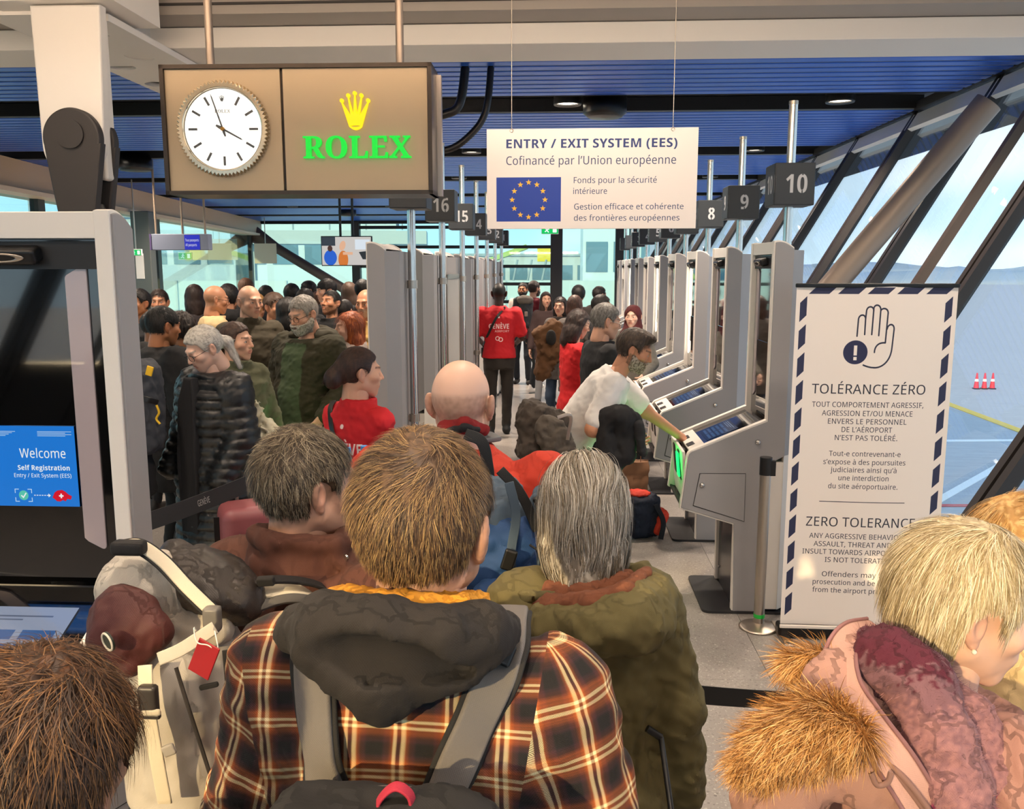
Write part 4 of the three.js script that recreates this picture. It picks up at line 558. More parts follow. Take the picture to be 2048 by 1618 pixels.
function hairField(o) {
  const t = o.thick ?? 0.012, s = o.style, R = 0.0735 + t, e = ell(V(0, 0.026 + t * 0.25, -0.013 - t * 0.2), [R, 0.088 + t, 0.092 + t]), hl = hairline(s === 'receding' ? 'receding' : 'short');
  let capf = (x, y, z) => smax(e(x, y, z), hl(Math.abs(x), y, z), 0.01), extra = [], cut = null;
  if (s === 'bob' || s === 'long' || s === 'loose') {
    const L = o.length ?? 0.2, w = o.width ?? 1, side = (k) => cap(V(k * 0.055 * w, 0.0, -0.012), V(k * 0.062 * w, -L * 0.9, -0.02), 0.042, 0.034), back = cap(V(0, 0, -0.055), V(0, -L, -0.062), 0.062 * w, 0.055 * w); extra = [side(-1), side(1), back, ell(V(0, -L * 0.5, -0.04), [0.098 * w, L * 0.62, 0.07])];
    const neckHole = (x, y, z) => Math.max(Math.hypot(x * 0.95, z + 0.012) - 0.05, z * -1 - 0.045);
    cut = (x, y, z, d) => { d = smax(d, y < 0.045 ? z - (0.028 + Math.max(0, y) * 1.2) : -1, 0.012); return d; };
  }
  if (s === 'bun') extra = [ell(V(0, o.bunY ?? 0.0, -0.135), [0.047, 0.045, 0.036]), cap(V(0, 0.01, -0.1), V(0, o.bunY ?? 0, -0.12), 0.04)];
  if (s === 'ponytail') extra = [cap(V(0, 0.0, -0.1), V(0, -0.04, -0.135), 0.026, 0.03), cap(V(0, -0.04, -0.135), V(0.02, -0.2, -0.12), 0.03, 0.014)];
  if (s === 'quiff') extra = [ell(V(0, 0.1, 0.04), [0.06, 0.026, 0.055])];
  const ex = extra.length ? union(extra, 0.03) : null, lump = o.lump ?? 0.004;
  const f = (x, y, z) => { let d = capf(x, y, z); if (ex) d = smin(d, ex(x, y, z), 0.025); if (cut) d = cut(x, y, z, d); else { const ea = Math.hypot((Math.abs(x) - 0.092) * 0.7, y + 0.006, z + 0.006) - (o.earCut ?? 0.034); d = smax(d, -ea, 0.01); } if (Math.abs(d) < 0.04 && lump) d += lump * (noise3(x * 38, y * 14, z * 38) * 0.7 + noise3(x * 90, y * 30, z * 90) * 0.3); return d; };
  return bounded(f, [-0.135, Math.min(-0.12, -(o.length ?? 0.1) - 0.11, s === 'ponytail' ? -0.24 : 0), -0.2], [0.135, 0.16, 0.135]);
}
// tapered ribbons of hair that grow from a surface along a flow
function strands(surface, n, o) {
  const p = surface.attributes.position, ix = surface.index, r = rngOf(o.seed || 11), tri = ix.count / 3, areas = new Float32Array(tri), a = V(), b = V(), c = V(), nn = V(); let sum = 0;
  for (let i = 0; i < tri; i++) { a.fromBufferAttribute(p, ix.getX(i * 3)); b.fromBufferAttribute(p, ix.getX(i * 3 + 1)); c.fromBufferAttribute(p, ix.getX(i * 3 + 2)); sum += b.clone().sub(a).cross(c.clone().sub(a)).length(); areas[i] = sum; }
  const S = o.segments || 3, pos = [], col = [], idx = [], base = o.colors.map((h) => new THREE.Color(h)), q = V(), dir = V(), w = V(), t = new THREE.Color(), nrm = surface.attributes.normal;
  for (let k = 0; k < n; k++) {
    const u = r() * sum; let lo = 0, hi = tri - 1; while (lo < hi) { const m = (lo + hi) >> 1; if (areas[m] < u) lo = m + 1; else hi = m; }
    const i0 = ix.getX(lo * 3), i1 = ix.getX(lo * 3 + 1), i2 = ix.getX(lo * 3 + 2); let r1 = r(), r2 = r(); if (r1 + r2 > 1) { r1 = 1 - r1; r2 = 1 - r2; }
    a.fromBufferAttribute(p, i0); b.fromBufferAttribute(p, i1); c.fromBufferAttribute(p, i2); q.copy(a).addScaledVector(b.sub(a), r1).addScaledVector(c.sub(a), r2); nn.fromBufferAttribute(nrm, i0);
    const root = q.clone(); if (o.keep && !o.keep(root, nn)) continue; if (o.ears && Math.abs(q.x) > 0.055 && q.z > -0.05 && q.z < 0.04 && q.y < 0.07 && r() < 0.96) continue;
    q.addScaledVector(nn, -0.002); const len = (typeof o.length === 'function' ? o.length(root) : o.length) * (0.6 + 0.7 * r()), tone = r(), g = 0.75 + 0.5 * r(), wid = o.width * (0.7 + 0.6 * r()), rnd = V(r() - 0.5, r() - 0.5, r() - 0.5), first = pos.length / 3;
    t.copy(base[Math.min(base.length - 1, (tone * base.length) | 0)]).multiplyScalar(g);
    const cur = q.clone(), N = nn.clone(); let stop = false;
    for (let s = 0; s <= S; s++) {
      o.flow(dir, cur, N, s / S, rnd, root); dir.normalize(); w.crossVectors(dir, N).normalize(); if (o.twist) w.addScaledVector(N, (rnd.x) * o.twist).normalize();
      const ww = wid * (s === S ? 0.15 : 1 - 0.45 * s / S) * 0.5; pos.push(cur.x - w.x * ww, cur.y - w.y * ww, cur.z - w.z * ww, cur.x + w.x * ww, cur.y + w.y * ww, cur.z + w.z * ww); col.push(t.r, t.g, t.b, t.r, t.g, t.b);
      if (s < S) { const f = first + s * 2; idx.push(f, f + 1, f + 3, f, f + 3, f + 2); if (o.earStop && Math.abs(cur.x) > 0.055 && Math.hypot((cur.y + 0.004) / 0.043, (cur.z + 0.004) / 0.03) < 1) stop = true; if (!stop) cur.addScaledVector(dir, len / S); if (o.center) { N.copy(cur).sub(o.center); if (cur.y < o.center.y) N.y *= 0.3; N.normalize(); } }
    }
  }
  const g = new THREE.BufferGeometry(); g.setAttribute('position', new THREE.BufferAttribute(new Float32Array(pos), 3)); g.setAttribute('color', new THREE.BufferAttribute(new Float32Array(col), 3)); g.setIndex(idx); g.computeVertexNormals(); return g;
}
const flows = {
  short: (lift) => (d, p, n, s, r) => { const a = Math.atan2(p.x, p.z + 0.05); d.set(p.x * 6 + r.x * 0.9, -0.55 - (p.y < 0.03 ? 0.9 : 0) + r.y * 0.7, (p.z + 0.06) * 9 + r.z * 0.9); d.addScaledVector(n, -d.dot(n)).normalize().addScaledVector(n, lift * (1 - s)); },
  down: (wave) => (d, p, n, s, r, root) => { d.set(p.x * 1.4 + wave * Math.sin(root.x * 40 + p.y * 42 + r.x * 3) + r.x * 0.15, -1 + (p.y > 0.07 ? 0.6 : 0), (p.z < 0 ? -0.35 : 0.15) * (p.y > 0.04 ? 2 : 0.4) + wave * 0.6 * Math.cos(root.z * 40 + p.y * 36)); d.addScaledVector(n, -d.dot(n) + 0.06); },
  crown: (c, lift, jit = 0.5) => (d, p, n, s, r) => { d.copy(p).sub(c); d.set(d.x + r.x * jit * 0.12, d.y * 0.7 - 0.03 - (p.y < 0.04 ? 0.06 : 0) + r.y * jit * 0.1, d.z + r.z * jit * 0.12); const w = Math.max(0, 1 - p.distanceTo(c) * 12); d.x += -(p.z - c.z) * 2.2 * w; d.z += (p.x - c.x) * 2.2 * w; d.addScaledVector(n, -d.dot(n)).normalize().addScaledVector(n, lift * (1 - 0.9 * s) + r.x * jit * 0.12); },
  back: () => (d, p, n, s, r) => { d.set(-p.x * 5 + r.x * 0.2, -0.25 - p.y * 2, -1); d.addScaledVector(n, -d.dot(n) + 0.03); },
};

// ---------------------------------------------------------------- hands
const handCache = new Map();
function handGeo(curl, h) {
  const k = curl + '/' + h; if (!handCache.has(k)) {
    const pr = [cap(V(0, -0.01, 0), V(0, 0.02, 0), 0.024, 0.026), ell(V(0, 0.05, -0.001), [0.042, 0.05, 0.0165]), ell(V(0.024, 0.035, 0.01), [0.018, 0.03, 0.014])];
    [[-0.032, 0.083, 0.056], [-0.0115, 0.093, 0.073], [0.0095, 0.095, 0.079], [0.03, 0.09, 0.07]].forEach(([x, y, L], i) => { let a = curl * (1 + (3 - i) * 0.06), p0 = V(x, y - 0.02, 0), p = V(x * 1.08, y, 0), r = i ? 0.0088 : 0.0078; const ch = [cap(p0, p, r * 1.1, r)]; for (let j = 0; j < 3; j++) { const l = L * [0.45, 0.31, 0.24][j], e = V(p.x + x * 0.06, p.y + Math.cos(a) * l, p.z + Math.sin(a) * l); ch.push(cap(p, e, r, r * 0.9)); r *= 0.9; p = e; a += curl * (j ? 0.8 : 1.15); } pr.push(union(ch, 0.003)); });
    const th = [V(0.03, 0.025, 0.008), V(0.052, 0.052, 0.018 + curl * 0.01), V(0.056 - curl * 0.008, 0.083, 0.024 + curl * 0.02)]; pr.push(union([cap(th[0], th[1], 0.0125, 0.0105), cap(th[1], th[2], 0.0105, 0.008)], 0.004));
    const palm = union(pr.slice(0, 3), 0.012), rest = pr.slice(3), f = (x, y, z) => { let d = palm(x, y, z); let m = 1e9; for (const q of rest) m = Math.min(m, q(x, y, z)); return smin(d, m, 0.006); };
    handCache.set(k, netOf(bounded(f, [-0.06, -0.03, -0.03], [0.075, 0.2, 0.12]), h, 0.004, 2));
  }
  return handCache.get(k).clone();
}
function flip(g) { g.scale(-1, 1, 1); const i = g.index.array; for (let k = 0; k < i.length; k += 3) { const t = i[k]; i[k] = i[k + 1]; i[k + 1] = t; } g.computeVertexNormals(); return g; }

// ---------------------------------------------------------------- people
const weave = noiseTex(256, (x, y, r) => 128 + 50 * Math.sin(x * Math.PI / 4) * Math.sin(y * Math.PI / 4) + (r() - 0.5) * 90, 21); weave.repeat.set(9, 9);
const SKIN = mat(0xffffff, 0.48, { vertexColors: true, sheen: 0.15 }), HAIR = mat(0xffffff, 0.56, { vertexColors: true, side: THREE.DoubleSide }), EYEM = mat(0xffffff, 0.08, { vertexColors: true });
const clothCache = new Map();
function cloth(color, rough = 0.85, more = {}) { const k = color + '/' + rough + JSON.stringify(Object.keys(more)); if (more.map || !clothCache.has(k)) { const m = mat(color, rough, { bumpMap: weave, bumpScale: 0.0006, side: THREE.DoubleSide, ...more }); if (more.map) return m; clothCache.set(k, m); } return clothCache.get(k); }
const eyeGeo = (() => { const g = new THREE.SphereGeometry(0.0122, 24, 18); g.rotateX(Math.PI / 2); const w = new THREE.Color(0xd9cfc8), i = new THREE.Color(0x4a3626), b = new THREE.Color(0x050505); return paint(g, (t, x, y, z) => { const a = Math.acos(clamp(z / 0.0122, -1, 1)); t.copy(a < 0.24 ? b : a < 0.52 ? i : w); }); })();
const rowsOf = { hem: 0 };
function torsoField(rows, P, Rinv, round = 0.03) { // rows: [y, half width, half depth, z offset] along the upright spine, turned by the lean about P
  const e = Rinv.elements, n = rows.length, y0 = rows[0][0], y1 = rows[n - 1][0];
  const local = (x, y, z) => { const a = x - P.x, b = y - P.y, c = z - P.z; return [e[0] * a + e[4] * b + e[8] * c + P.x, e[1] * a + e[5] * b + e[9] * c + P.y, e[2] * a + e[6] * b + e[10] * c + P.z]; };
  const f = (x, y, z) => {
    const [lx, ly, lz] = local(x, y, z); f.y = ly; const yy = clamp(ly, y0, y1); let i = 0; while (i < n - 2 && yy > rows[i + 1][0]) i++;
    const A = rows[i], B = rows[i + 1], t = (yy - A[0]) / (B[0] - A[0]), s = t * t * (3 - 2 * t), w = mix(A[1], B[1], s), d = mix(A[2], B[2], s), o = mix(A[3] || 0, B[3] || 0, s), px = (lx - P.x) / w, pz = (lz - P.z - o) / d, k = Math.sqrt(Math.sqrt(px ** 4 + pz ** 4 + 1.2 * px * px * pz * pz));
    const k2 = Math.hypot(px / w, pz / d) || 1e-6, rad = (k - 1) * Math.min(Math.hypot(px, pz) / k2, Math.max(w, d)) , cy = Math.max(y0 - ly, ly - y1);
    return cy > 0 ? (rad > 0 ? Math.hypot(rad, cy) : cy) : Math.max(rad, cy);
  };
  const R = Math.max(...rows.map((r) => Math.max(r[1], r[2]))) + 0.03, ends = [y0, y1].flatMap((y) => [-R, R].flatMap((a) => [-R, R].map((b) => V(a, y - P.y, b).applyMatrix4(Rinv.clone().invert()).add(P))));
  f.lo = [0, 1, 2].map((k) => Math.min(...ends.map((q) => q.getComponent(k)))); f.hi = [0, 1, 2].map((k) => Math.max(...ends.map((q) => q.getComponent(k)))); return f;
}
function ik(a, b, l1, l2, pole) { const d = b.clone().sub(a); let L = d.length(); const m = (l1 + l2) * 0.995; if (L > m) { d.setLength(m); L = m; } const end = a.clone().add(d); d.normalize(); const x = clamp((l1 * l1 - l2 * l2 + L * L) / (2 * L), -l1, l1), hgt = Math.sqrt(Math.max(0, l1 * l1 - x * x)), p = pole.clone().addScaledVector(d, -pole.dot(d)).normalize(); return [a.clone().addScaledVector(d, x).addScaledVector(p, hgt), end]; }
const QL = [{ head: 0.0034, body: 0.012, cloth: 0.0095, hair: 0.0045, hand: 0.0036 }, { head: 0.0046, body: 0.018, cloth: 0.013, hair: 0.0065, hand: 0.0052 }, { head: 0.0068, body: 0.024, cloth: 0.02, hair: 0.009, hand: 0.0075 }];
const nOf = (v) => v || 0;
function person(o) {
  const q = QL[o.q ?? 2], s = o.h / 1.75, g = thing('person', o.label, 'person', [o.x, 0, o.z], o.yaw, o.group); g.scale.setScalar(s);
  const w = o.build ?? (o.female ? 0.9 : 1), P = V(0, 0.93 - nOf(o.drop), nOf(o.pz)), R = new THREE.Matrix4().makeRotationFromEuler(new THREE.Euler(nOf(o.lean), nOf(o.twist), nOf(o.tilt), 'YXZ')), Ri = R.clone().invert(), tp = (x, y, z) => V(x, y - 0.93, z).applyMatrix4(R).add(P);
  const sh = o.female ? 0.158 : 0.178, S = [tp(-sh * w, 1.41, -0.01), tp(sh * w, 1.41, -0.01)], N = tp(0, 1.46, -0.012), hd = o.head || {};
  const Hq = new THREE.Quaternion().setFromEuler(new THREE.Euler(nOf(hd.pitch), nOf(hd.yaw), nOf(hd.roll), 'YXZ')), neckDir = V(0, 0.158, 0.022).applyQuaternion(new THREE.Quaternion().setFromEuler(new THREE.Euler(nOf(o.lean) * 0.5 + nOf(hd.pitch) * 0.45, 0, nOf(o.tilt) * 0.5 + nOf(hd.roll) * 0.5))), H = N.clone().add(neckDir).add(V(0, 0.012, 0)), HM = new THREE.Matrix4().compose(H, Hq, V(1, 1, 1).multiplyScalar(o.headScale ?? 1)), inHead = (geo) => geo.applyMatrix4(HM);
  // arms: index 0 is the right arm (-x), 1 the left (+x)
  const arms = [0, 1].map((k) => { const d = k ? 1 : -1, a = (k ? o.left : o.right) || {}, W = a.to ? V(...a.to) : V(d * (0.27 * w + 0.01), 0.88, 0.05 + (k ? 0.03 : -0.01)), [el, wr] = ik(S[k], W, 0.285, 0.255, V(...(a.pole || [d * 0.5, -0.3, -1]))); return { sh: S[k], el, wr, palm: a.palm ? V(...a.palm) : V(-d, 0, 0.15), point: a.point ? V(...a.point) : null, curl: a.curl ?? 0.38, hide: a.hide }; });
  const feet = o.feet || [[-0.11, -0.02], [0.11, 0.03]], legs = [0, 1].map((k) => { const d = k ? 1 : -1, hip = V(d * 0.09, 0.9 - nOf(o.drop), P.z), an = V(feet[k][0], 0.085 + nOf(feet[k][2]), feet[k][1]), [kn, end] = ik(hip, an, 0.42, 0.41, V(d * 0.1, 0, 1)); return { hip, kn, an: end }; });
  const T0 = 0.0, topRows = (t, hem) => { const f = o.female ? 1 : 0, b = w, R0 = [[0.5, 0.19, 0.15, 0], [0.8, 0.172 + 0.012 * f, 0.132, 0.002], [0.93, 0.17 + 0.012 * f, 0.13, 0], [1.08, 0.15 - 0.012 * f, 0.112, 0.004 + nOf(o.belly) * 0.5], [1.24, 0.166 - 0.01 * f, 0.122, 0.004], [1.36, 0.18 - 0.012 * f, 0.112, -0.004], [1.43, 0.145 - 0.01 * f, 0.085, -0.012], [1.465, 0.088, 0.07, -0.014]].map(([y, a, d, z]) => [y, a * b + t, d * b * (1 + nOf(o.belly)) + t, z]); return R0.filter((r) => r[0] >= hem - 0.02); };
  // skin: one continuous body with head and hands meshed finer and merged into it
  const bare = !o.top || o.top.sleeve === 'short', prims = [torsoField(topRows(-0.03, 0.78), P, Ri), cap(N, H.clone().addScaledVector(neckDir, -0.15), 0.05 * (o.neck ?? 1), 0.047 * (o.neck ?? 1))];
  for (const a of arms) prims.push(cap(a.sh, a.el, bare ? 0.05 : 0.04, bare ? 0.041 : 0.034), cap(a.el, a.wr, bare ? 0.04 : 0.032, 0.0265));
  for (const l of legs) prims.push(cap(l.hip, l.kn, 0.062, 0.045), cap(l.kn, l.an, 0.044, 0.034));
  const skin = new THREE.Color(skinTones[o.skin] || o.skin), geos = [flat(netOf(union(prims, 0.035), q.body, 0.01), skin)];
  geos.push(inHead(paintHead(headGeo(!!o.female, q.head), o)));
  arms.forEach((a, k) => { if (a.hide) return; let hg = handGeo(a.curl, q.hand); if (k === 0) hg = flip(hg); const y = (a.point || a.wr.clone().sub(a.el)).clone().normalize(), z = a.palm.clone().addScaledVector(y, -a.palm.dot(y)).normalize(), x = new THREE.Vector3().crossVectors(y, z); if (k === 0) { /* mirrored */ } hg.applyMatrix4(new THREE.Matrix4().makeBasis(x, y, z).setPosition(a.wr)); geos.push(flat(hg, skin)); });
  const body = obj('body', geos, SKIN, g);
  if (!o.noEyes && (o.q ?? 2) < 3) for (const d of [-1, 1]) { const e = eyeGeo.clone(); e.rotateY(nOf(hd.gaze)); e.translate(d * 0.0315, 0.003, 0.0745); obj('eye', inHead(e), EYEM, g); }
  // trousers and shoes
  if (o.trousers !== null) {
    const tc = o.trousers ?? 0x1c1d22, lp = [torsoField([[0.78, 0.16 * w, 0.125 * w, 0], [0.93, 0.168 * w, 0.126 * w, 0], [1.0, 0.158 * w, 0.118 * w, 0]], P, Ri)]; const wide = o.wide ?? 1;
    for (const l of legs) lp.push(cap(l.hip, l.kn, 0.088 * w, 0.066 * wide), cap(l.kn, l.an.clone().add(V(0, 0.02, 0)), 0.064 * wide, 0.054 * wide));
    const u = union(lp, 0.03), f = bounded((x, y, z) => { let d = u(x, y, z); if (Math.abs(d) < 0.03) d += 0.004 * noise3(x * 11, y * 22, z * 11) + 0.003 * noise3(x * 30, y * 30, z * 30); return Math.max(d, 0.06 - y); }, u.lo, u.hi);
    obj('trousers', uvBox(netOf(f, q.cloth * 1.25, 0.015)), cloth(tc), g);
    legs.forEach((l) => { const d = l.an, up = nOf(o.toe), sf = union([cap(V(d.x, d.y - 0.045, d.z - 0.035), V(d.x * 1.12, d.y - 0.052, d.z + 0.115), 0.042, 0.036), cap(V(d.x, d.y - 0.02, d.z - 0.02), V(d.x, d.y + 0.03, d.z - 0.012), 0.046, 0.042)], 0.03); const ff = bounded((x, y, z) => Math.max(sf(x, y, z), d.y - 0.085 - y), sf.lo, sf.hi); obj('shoe', uvBox(netOf(ff, q.cloth, 0.01)), mat(o.shoes ?? 0x1a1614, 0.6), g); });
  }
  // upper garment
  const fields = [];
  const tops = o.top ? [o.top, ...(o.over || [])] : [];
  for (const t of tops) {
    const th = t.thick ?? 0.018, hem = t.hem ?? 0.82, rows = topRows(th, hem); rows[0] = [hem, ...rows[0].slice(1)]; if (hem < 0.8) rows[0][1] += t.flare ?? 0.0; if (t.collar) rows.push([1.465 + t.collar, 0.066 + th * 0.8, 0.066 + th * 0.8, 0.002]);
    const tf = torsoField(rows, P, Ri), ar = t.sleeve === 'none' ? [] : arms.map((a) => { const e = t.sleeve === 'short' ? a.sh.clone().lerp(a.el, 0.8) : a.el, u = cap(a.sh, e, 0.064 * w + th * 0.7, (t.sleeve === 'short' ? 0.055 : 0.05) * w + th * 0.9); if (t.sleeve === 'short') return { u, a }; return { u, l: cap(a.el, a.wr.clone().lerp(a.el, 0.06), 0.05 * w + th * 0.85, 0.036 + th * 0.8), a }; });
    const am = t.fold ?? 0.006, Q = t.quilt, lo = [...tf.lo], hi = [...tf.hi]; for (const a of ar) for (const c of [a.u, a.l].filter(Boolean)) for (let k = 0; k < 3; k++) { lo[k] = Math.min(lo[k], c.lo[k]); hi[k] = Math.max(hi[k], c.hi[k]); }
    const extra = t.extra ? t.extra({ tp, N, H, S, arms, P }) : null; if (extra) for (let k = 0; k < 3; k++) { lo[k] = Math.min(lo[k], extra.lo[k]); hi[k] = Math.max(hi[k], extra.hi[k]); }
    const f = bounded((x, y, z) => {
      let d = tf(x, y, z), ly = tf.y, cq = ly, near = d;
      for (const { u, l, a } of ar) { let e = u(x, y, z); if (l) e = smin(e, l(x, y, z), 0.03); if (e < near) { near = e; if (Q) { const L = a.el; cq = e < 0.06 ? (Math.hypot(x - a.sh.x, y - a.sh.y, z - a.sh.z)) + 1 : cq; } } d = smin(d, e, 0.045); }
      if (extra) d = smin(d, extra(x, y, z), t.extraK ?? 0.03);
      if (Math.abs(d) < 0.045) {
        if (Q) d -= Q.amp * (Math.sqrt(Math.abs(Math.sin(Math.PI * cq / Q.pitch))) - 0.6);
        if (am) { const n1 = noise3(x * 6 + 3, y * 10 + z * 4, z * 6), n2 = noise3(x * 13, y * 20 - x * 8, z * 13 + 5); d += am * (n1 * 0.9 + (1 - 2 * Math.abs(n2)) * 0.55); }
        if (t.openFront && z > 0) d = d; 
      }
      return smax(d, hem - ly, 0.012);
    }, lo, hi);
    let geo = netOf(f, q.cloth * (Q ? 0.9 : 1) * (t.cell ?? 1), 0.02, 1.9); geo = (t.uv || uvBox)(geo, { arms, tp }) || geo; fields.push(f); if (t.paint) paint(geo, t.paint);
    const m = obj(t.name || 'jacket', geo, t.mat || (t.paint ? cloth(0xffffff, t.rough ?? 0.85, { vertexColors: true }) : cloth(t.color, t.rough ?? 0.85, t.more)), g); if (t.label) m.userData.label = t.label;
  }
  // hair, beard, glasses
  if (o.style && o.style !== 'bald' && o.style !== 'balding') {
    const geo = netOf(hairField(o), q.hair, 0.004, 2), hc = new THREE.Color(o.hair), hc2 = new THREE.Color(o.hair2 ?? o.hair), st = (o.strands ?? [0, 2600, 700][o.q ?? 2]);
    paint(geo, (t, x, y, z) => { t.copy(hc).lerp(hc2, sstep(-0.2, 0.5, noise3(x * 55, y * 12, z * 55) + 0.5 * noise3(x * 120, y * 30, z * 120))); });
    const parts = [geo];
    if (st) { const flow = o.flow || (o.style === 'bob' || o.style === 'long' ? flows.down(0.2) : ['bun', 'ponytail'].includes(o.style) ? flows.back() : flows.short(0.12)); parts.push(strands(geo, st, { seed: o.seed || 5, length: o.strandLength ?? (o.style === 'bob' || o.style === 'long' ? 0.09 : 0.03), width: o.strandWidth ?? [0.0011, 0.0022, 0.004][o.q ?? 2], segments: o.segments || 3, colors: o.tones || [o.hair, o.hair2 ?? o.hair, o.hair], flow, twist: 0.5, center: V(0, 0.02, -0.02), earStop: ['short', 'quiff', 'receding'].includes(o.style), ...(o.strandOptions || {}) })); }
    obj('hair', parts.map(inHead), HAIR, g);
  }
  if (o.beard) { const hf = headField(!!o.female), f = bounded((x, y, z) => { const lim = -0.042 - 0.03 * sstep(0.05, 0.0, z) * -1, up = z > 0.06 ? -0.041 : mix(-0.015, -0.041, sstep(0.0, 0.06, z)); let d = hf(x, y, z) - (o.beard.thick ?? 0.01); if (Math.abs(d) < 0.02) d += 0.003 * noise3(x * 90, y * 60, z * 90); d = smax(d, y - up, 0.006); d = smax(d, 0.0 - z, 0.01); d = smax(d, -0.125 - y, 0.01); const m = Math.hypot(x / 0.024, (y + 0.0585) / 0.009) - 1; return z > 0.06 ? smax(d, -m * 0.008, 0.004) : d; }, [-0.09, -0.14, -0.02], [0.09, 0, 0.125]); const gg = netOf(f, q.hair * 0.85, 0.002, 2), bc = new THREE.Color(o.beard.color), b2 = new THREE.Color(o.beard.color2 ?? o.beard.color); paint(gg, (t, x, y, z) => t.copy(bc).lerp(b2, sstep(-0.3, 0.4, noise3(x * 80, y * 40, z * 80)))); obj('beard', inHead(gg), HAIR, g); }
  if (o.glasses) { const fr = []; for (const d of [-1, 1]) { const tr = new THREE.TorusGeometry(0.0225, 0.0016, 6, 24); tr.scale(1.1, 0.85, 1); fr.push(T(tr, d * 0.0325, -0.001, 0.099, 0, d * 0.12), rod(V(d * 0.058, 0.004, 0.095), V(d * 0.079, 0.006, 0.0), 0.0016, 6), rod(V(d * 0.079, 0.006, 0.0), V(d * 0.079, -0.004, -0.025), 0.0016, 6)); } fr.push(rod(V(-0.009, 0.004, 0.101), V(0.009, 0.004, 0.101), 0.0014, 6)); obj('glasses', fr.map(inHead), mat(o.glasses, 0.3, { metalness: 0.3 }), g); }
  if (o.scarf) { const pr = []; for (let i = 0; i < 10; i++) { const a = i / 10 * 6.283, b = (i + 1) / 10 * 6.283, pt = (t) => tp(Math.sin(t) * 0.085, 1.49 + 0.018 * Math.cos(t * 2), Math.cos(t) * 0.085); pr.push(cap(pt(a), pt(b), 0.036)); } const u = union(pr, 0.02), f = bounded((x, y, z) => u(x, y, z) + 0.005 * noise3(x * 30, y * 30, z * 30), u.lo, u.hi); obj('scarf', uvBox(netOf(f, q.cloth, 0.01)), cloth(o.scarf), g); }
  if (o.cap) { const cr = ell(V(0, 0.036, -0.013), [0.085, 0.092, 0.103]), f = bounded((x, y, z) => Math.min(smax(cr(x, y, z), 0.03 - 0.12 * z - y, 0.006), smax(ell2(x, y, z), 0, 0.002)), [-0.1, 0, -0.13], [0.1, 0.14, 0.19]), brim = ell(V(0, 0.045, 0.11), [0.075, 0.009, 0.07], new THREE.Euler(0.12, 0, 0)); function ell2(x, y, z) { return brim(x, y, z); } obj('cap', inHead(netOf(f, q.hair, 0.004, 2)), cloth(o.cap), g); }
  if (o.hood) { const c = o.hood, pr = [ell(tp(0, 1.46, -0.135), [0.15 * w, 0.085, 0.062]), cap(tp(-0.13 * w, 1.475, -0.06), tp(0.13 * w, 1.475, -0.06), 0.05)], ring = []; for (let i = 0; i < 8; i++) { const pt = (t) => tp(Math.sin(t) * 0.12, 1.48, -0.02 - Math.cos(t) * 0.1), a = -1.9 + i * 0.475; ring.push(cap(pt(a), pt(a + 0.475), 0.034)); } const u = union([...pr, ...ring], 0.04), f = bounded((x, y, z) => u(x, y, z) + 0.007 * noise3(x * 14, y * 20, z * 14), u.lo, u.hi); obj('hood', uvBox(netOf(f, q.cloth, 0.01)), cloth(c.color ?? c), g); }
  if (o.earring) for (const d of [-1, 1]) obj('earring', inHead(T(new THREE.SphereGeometry(0.0042, 14, 10), d * 0.083, -0.041, -0.004)), mat(0xefe6d8, 0.2, { clearcoat: 1 }), g);
  g.userData.build = undefined; delete g.userData.build;
  return { g, tp, N, H, HM, S, arms, P, s, w, q, fields, inHead, world: (v) => v.clone().multiplyScalar(s).applyAxisAngle(V(0, 1, 0), o.yaw).add(V(o.x, 0, o.z)), local: (v) => v.clone().sub(V(o.x, 0, o.z)).applyAxisAngle(V(0, 1, 0), -o.yaw).multiplyScalar(1 / s) };
}
// stand someone so that the top of the head shows at the pixel (px, py) of the photograph's frame at that depth
function stand(px, py, depth, o) { const t = at(px, py, depth); return person({ ...o, x: t.x - nOf(o.dx), z: -depth - nOf(o.dz), h: o.h ?? t.y + (o.hairTop ?? -0.005) }); }

// a point on the cloth of a person where a sight line meets it, and webbing laid along such points
function surf(p, px, py, off = 0.004, k = 0) {
  const dir = at(px, py, 1).sub(camera.position).normalize(), f = p.fields[p.fields.length - 1], q = camera.position.clone().addScaledVector(dir, 0.3); let hit = null;
  for (let i = 0; i < 2500; i++) { const l = p.local(q), d = f(l.x, l.y, l.z) * p.s; if (d < off) { hit = l; break; } q.addScaledVector(dir, Math.max(0.0015, (d - off) * 0.5)); if (q.distanceTo(camera.position) > 16) break; }
  if (!hit) { if (k > 20) throw new Error('no cloth at ' + px + ',' + py); return surf(p, px, py + 6, off, k + 1); }
  const e = 0.004, n = V(f(hit.x + e, hit.y, hit.z) - f(hit.x - e, hit.y, hit.z), f(hit.x, hit.y + e, hit.z) - f(hit.x, hit.y - e, hit.z), f(hit.x, hit.y, hit.z + e) - f(hit.x, hit.y, hit.z - e)).normalize();
  n.applyAxisAngle(V(0, 1, 0), p.g.rotation.y); return { p: q, n };
}
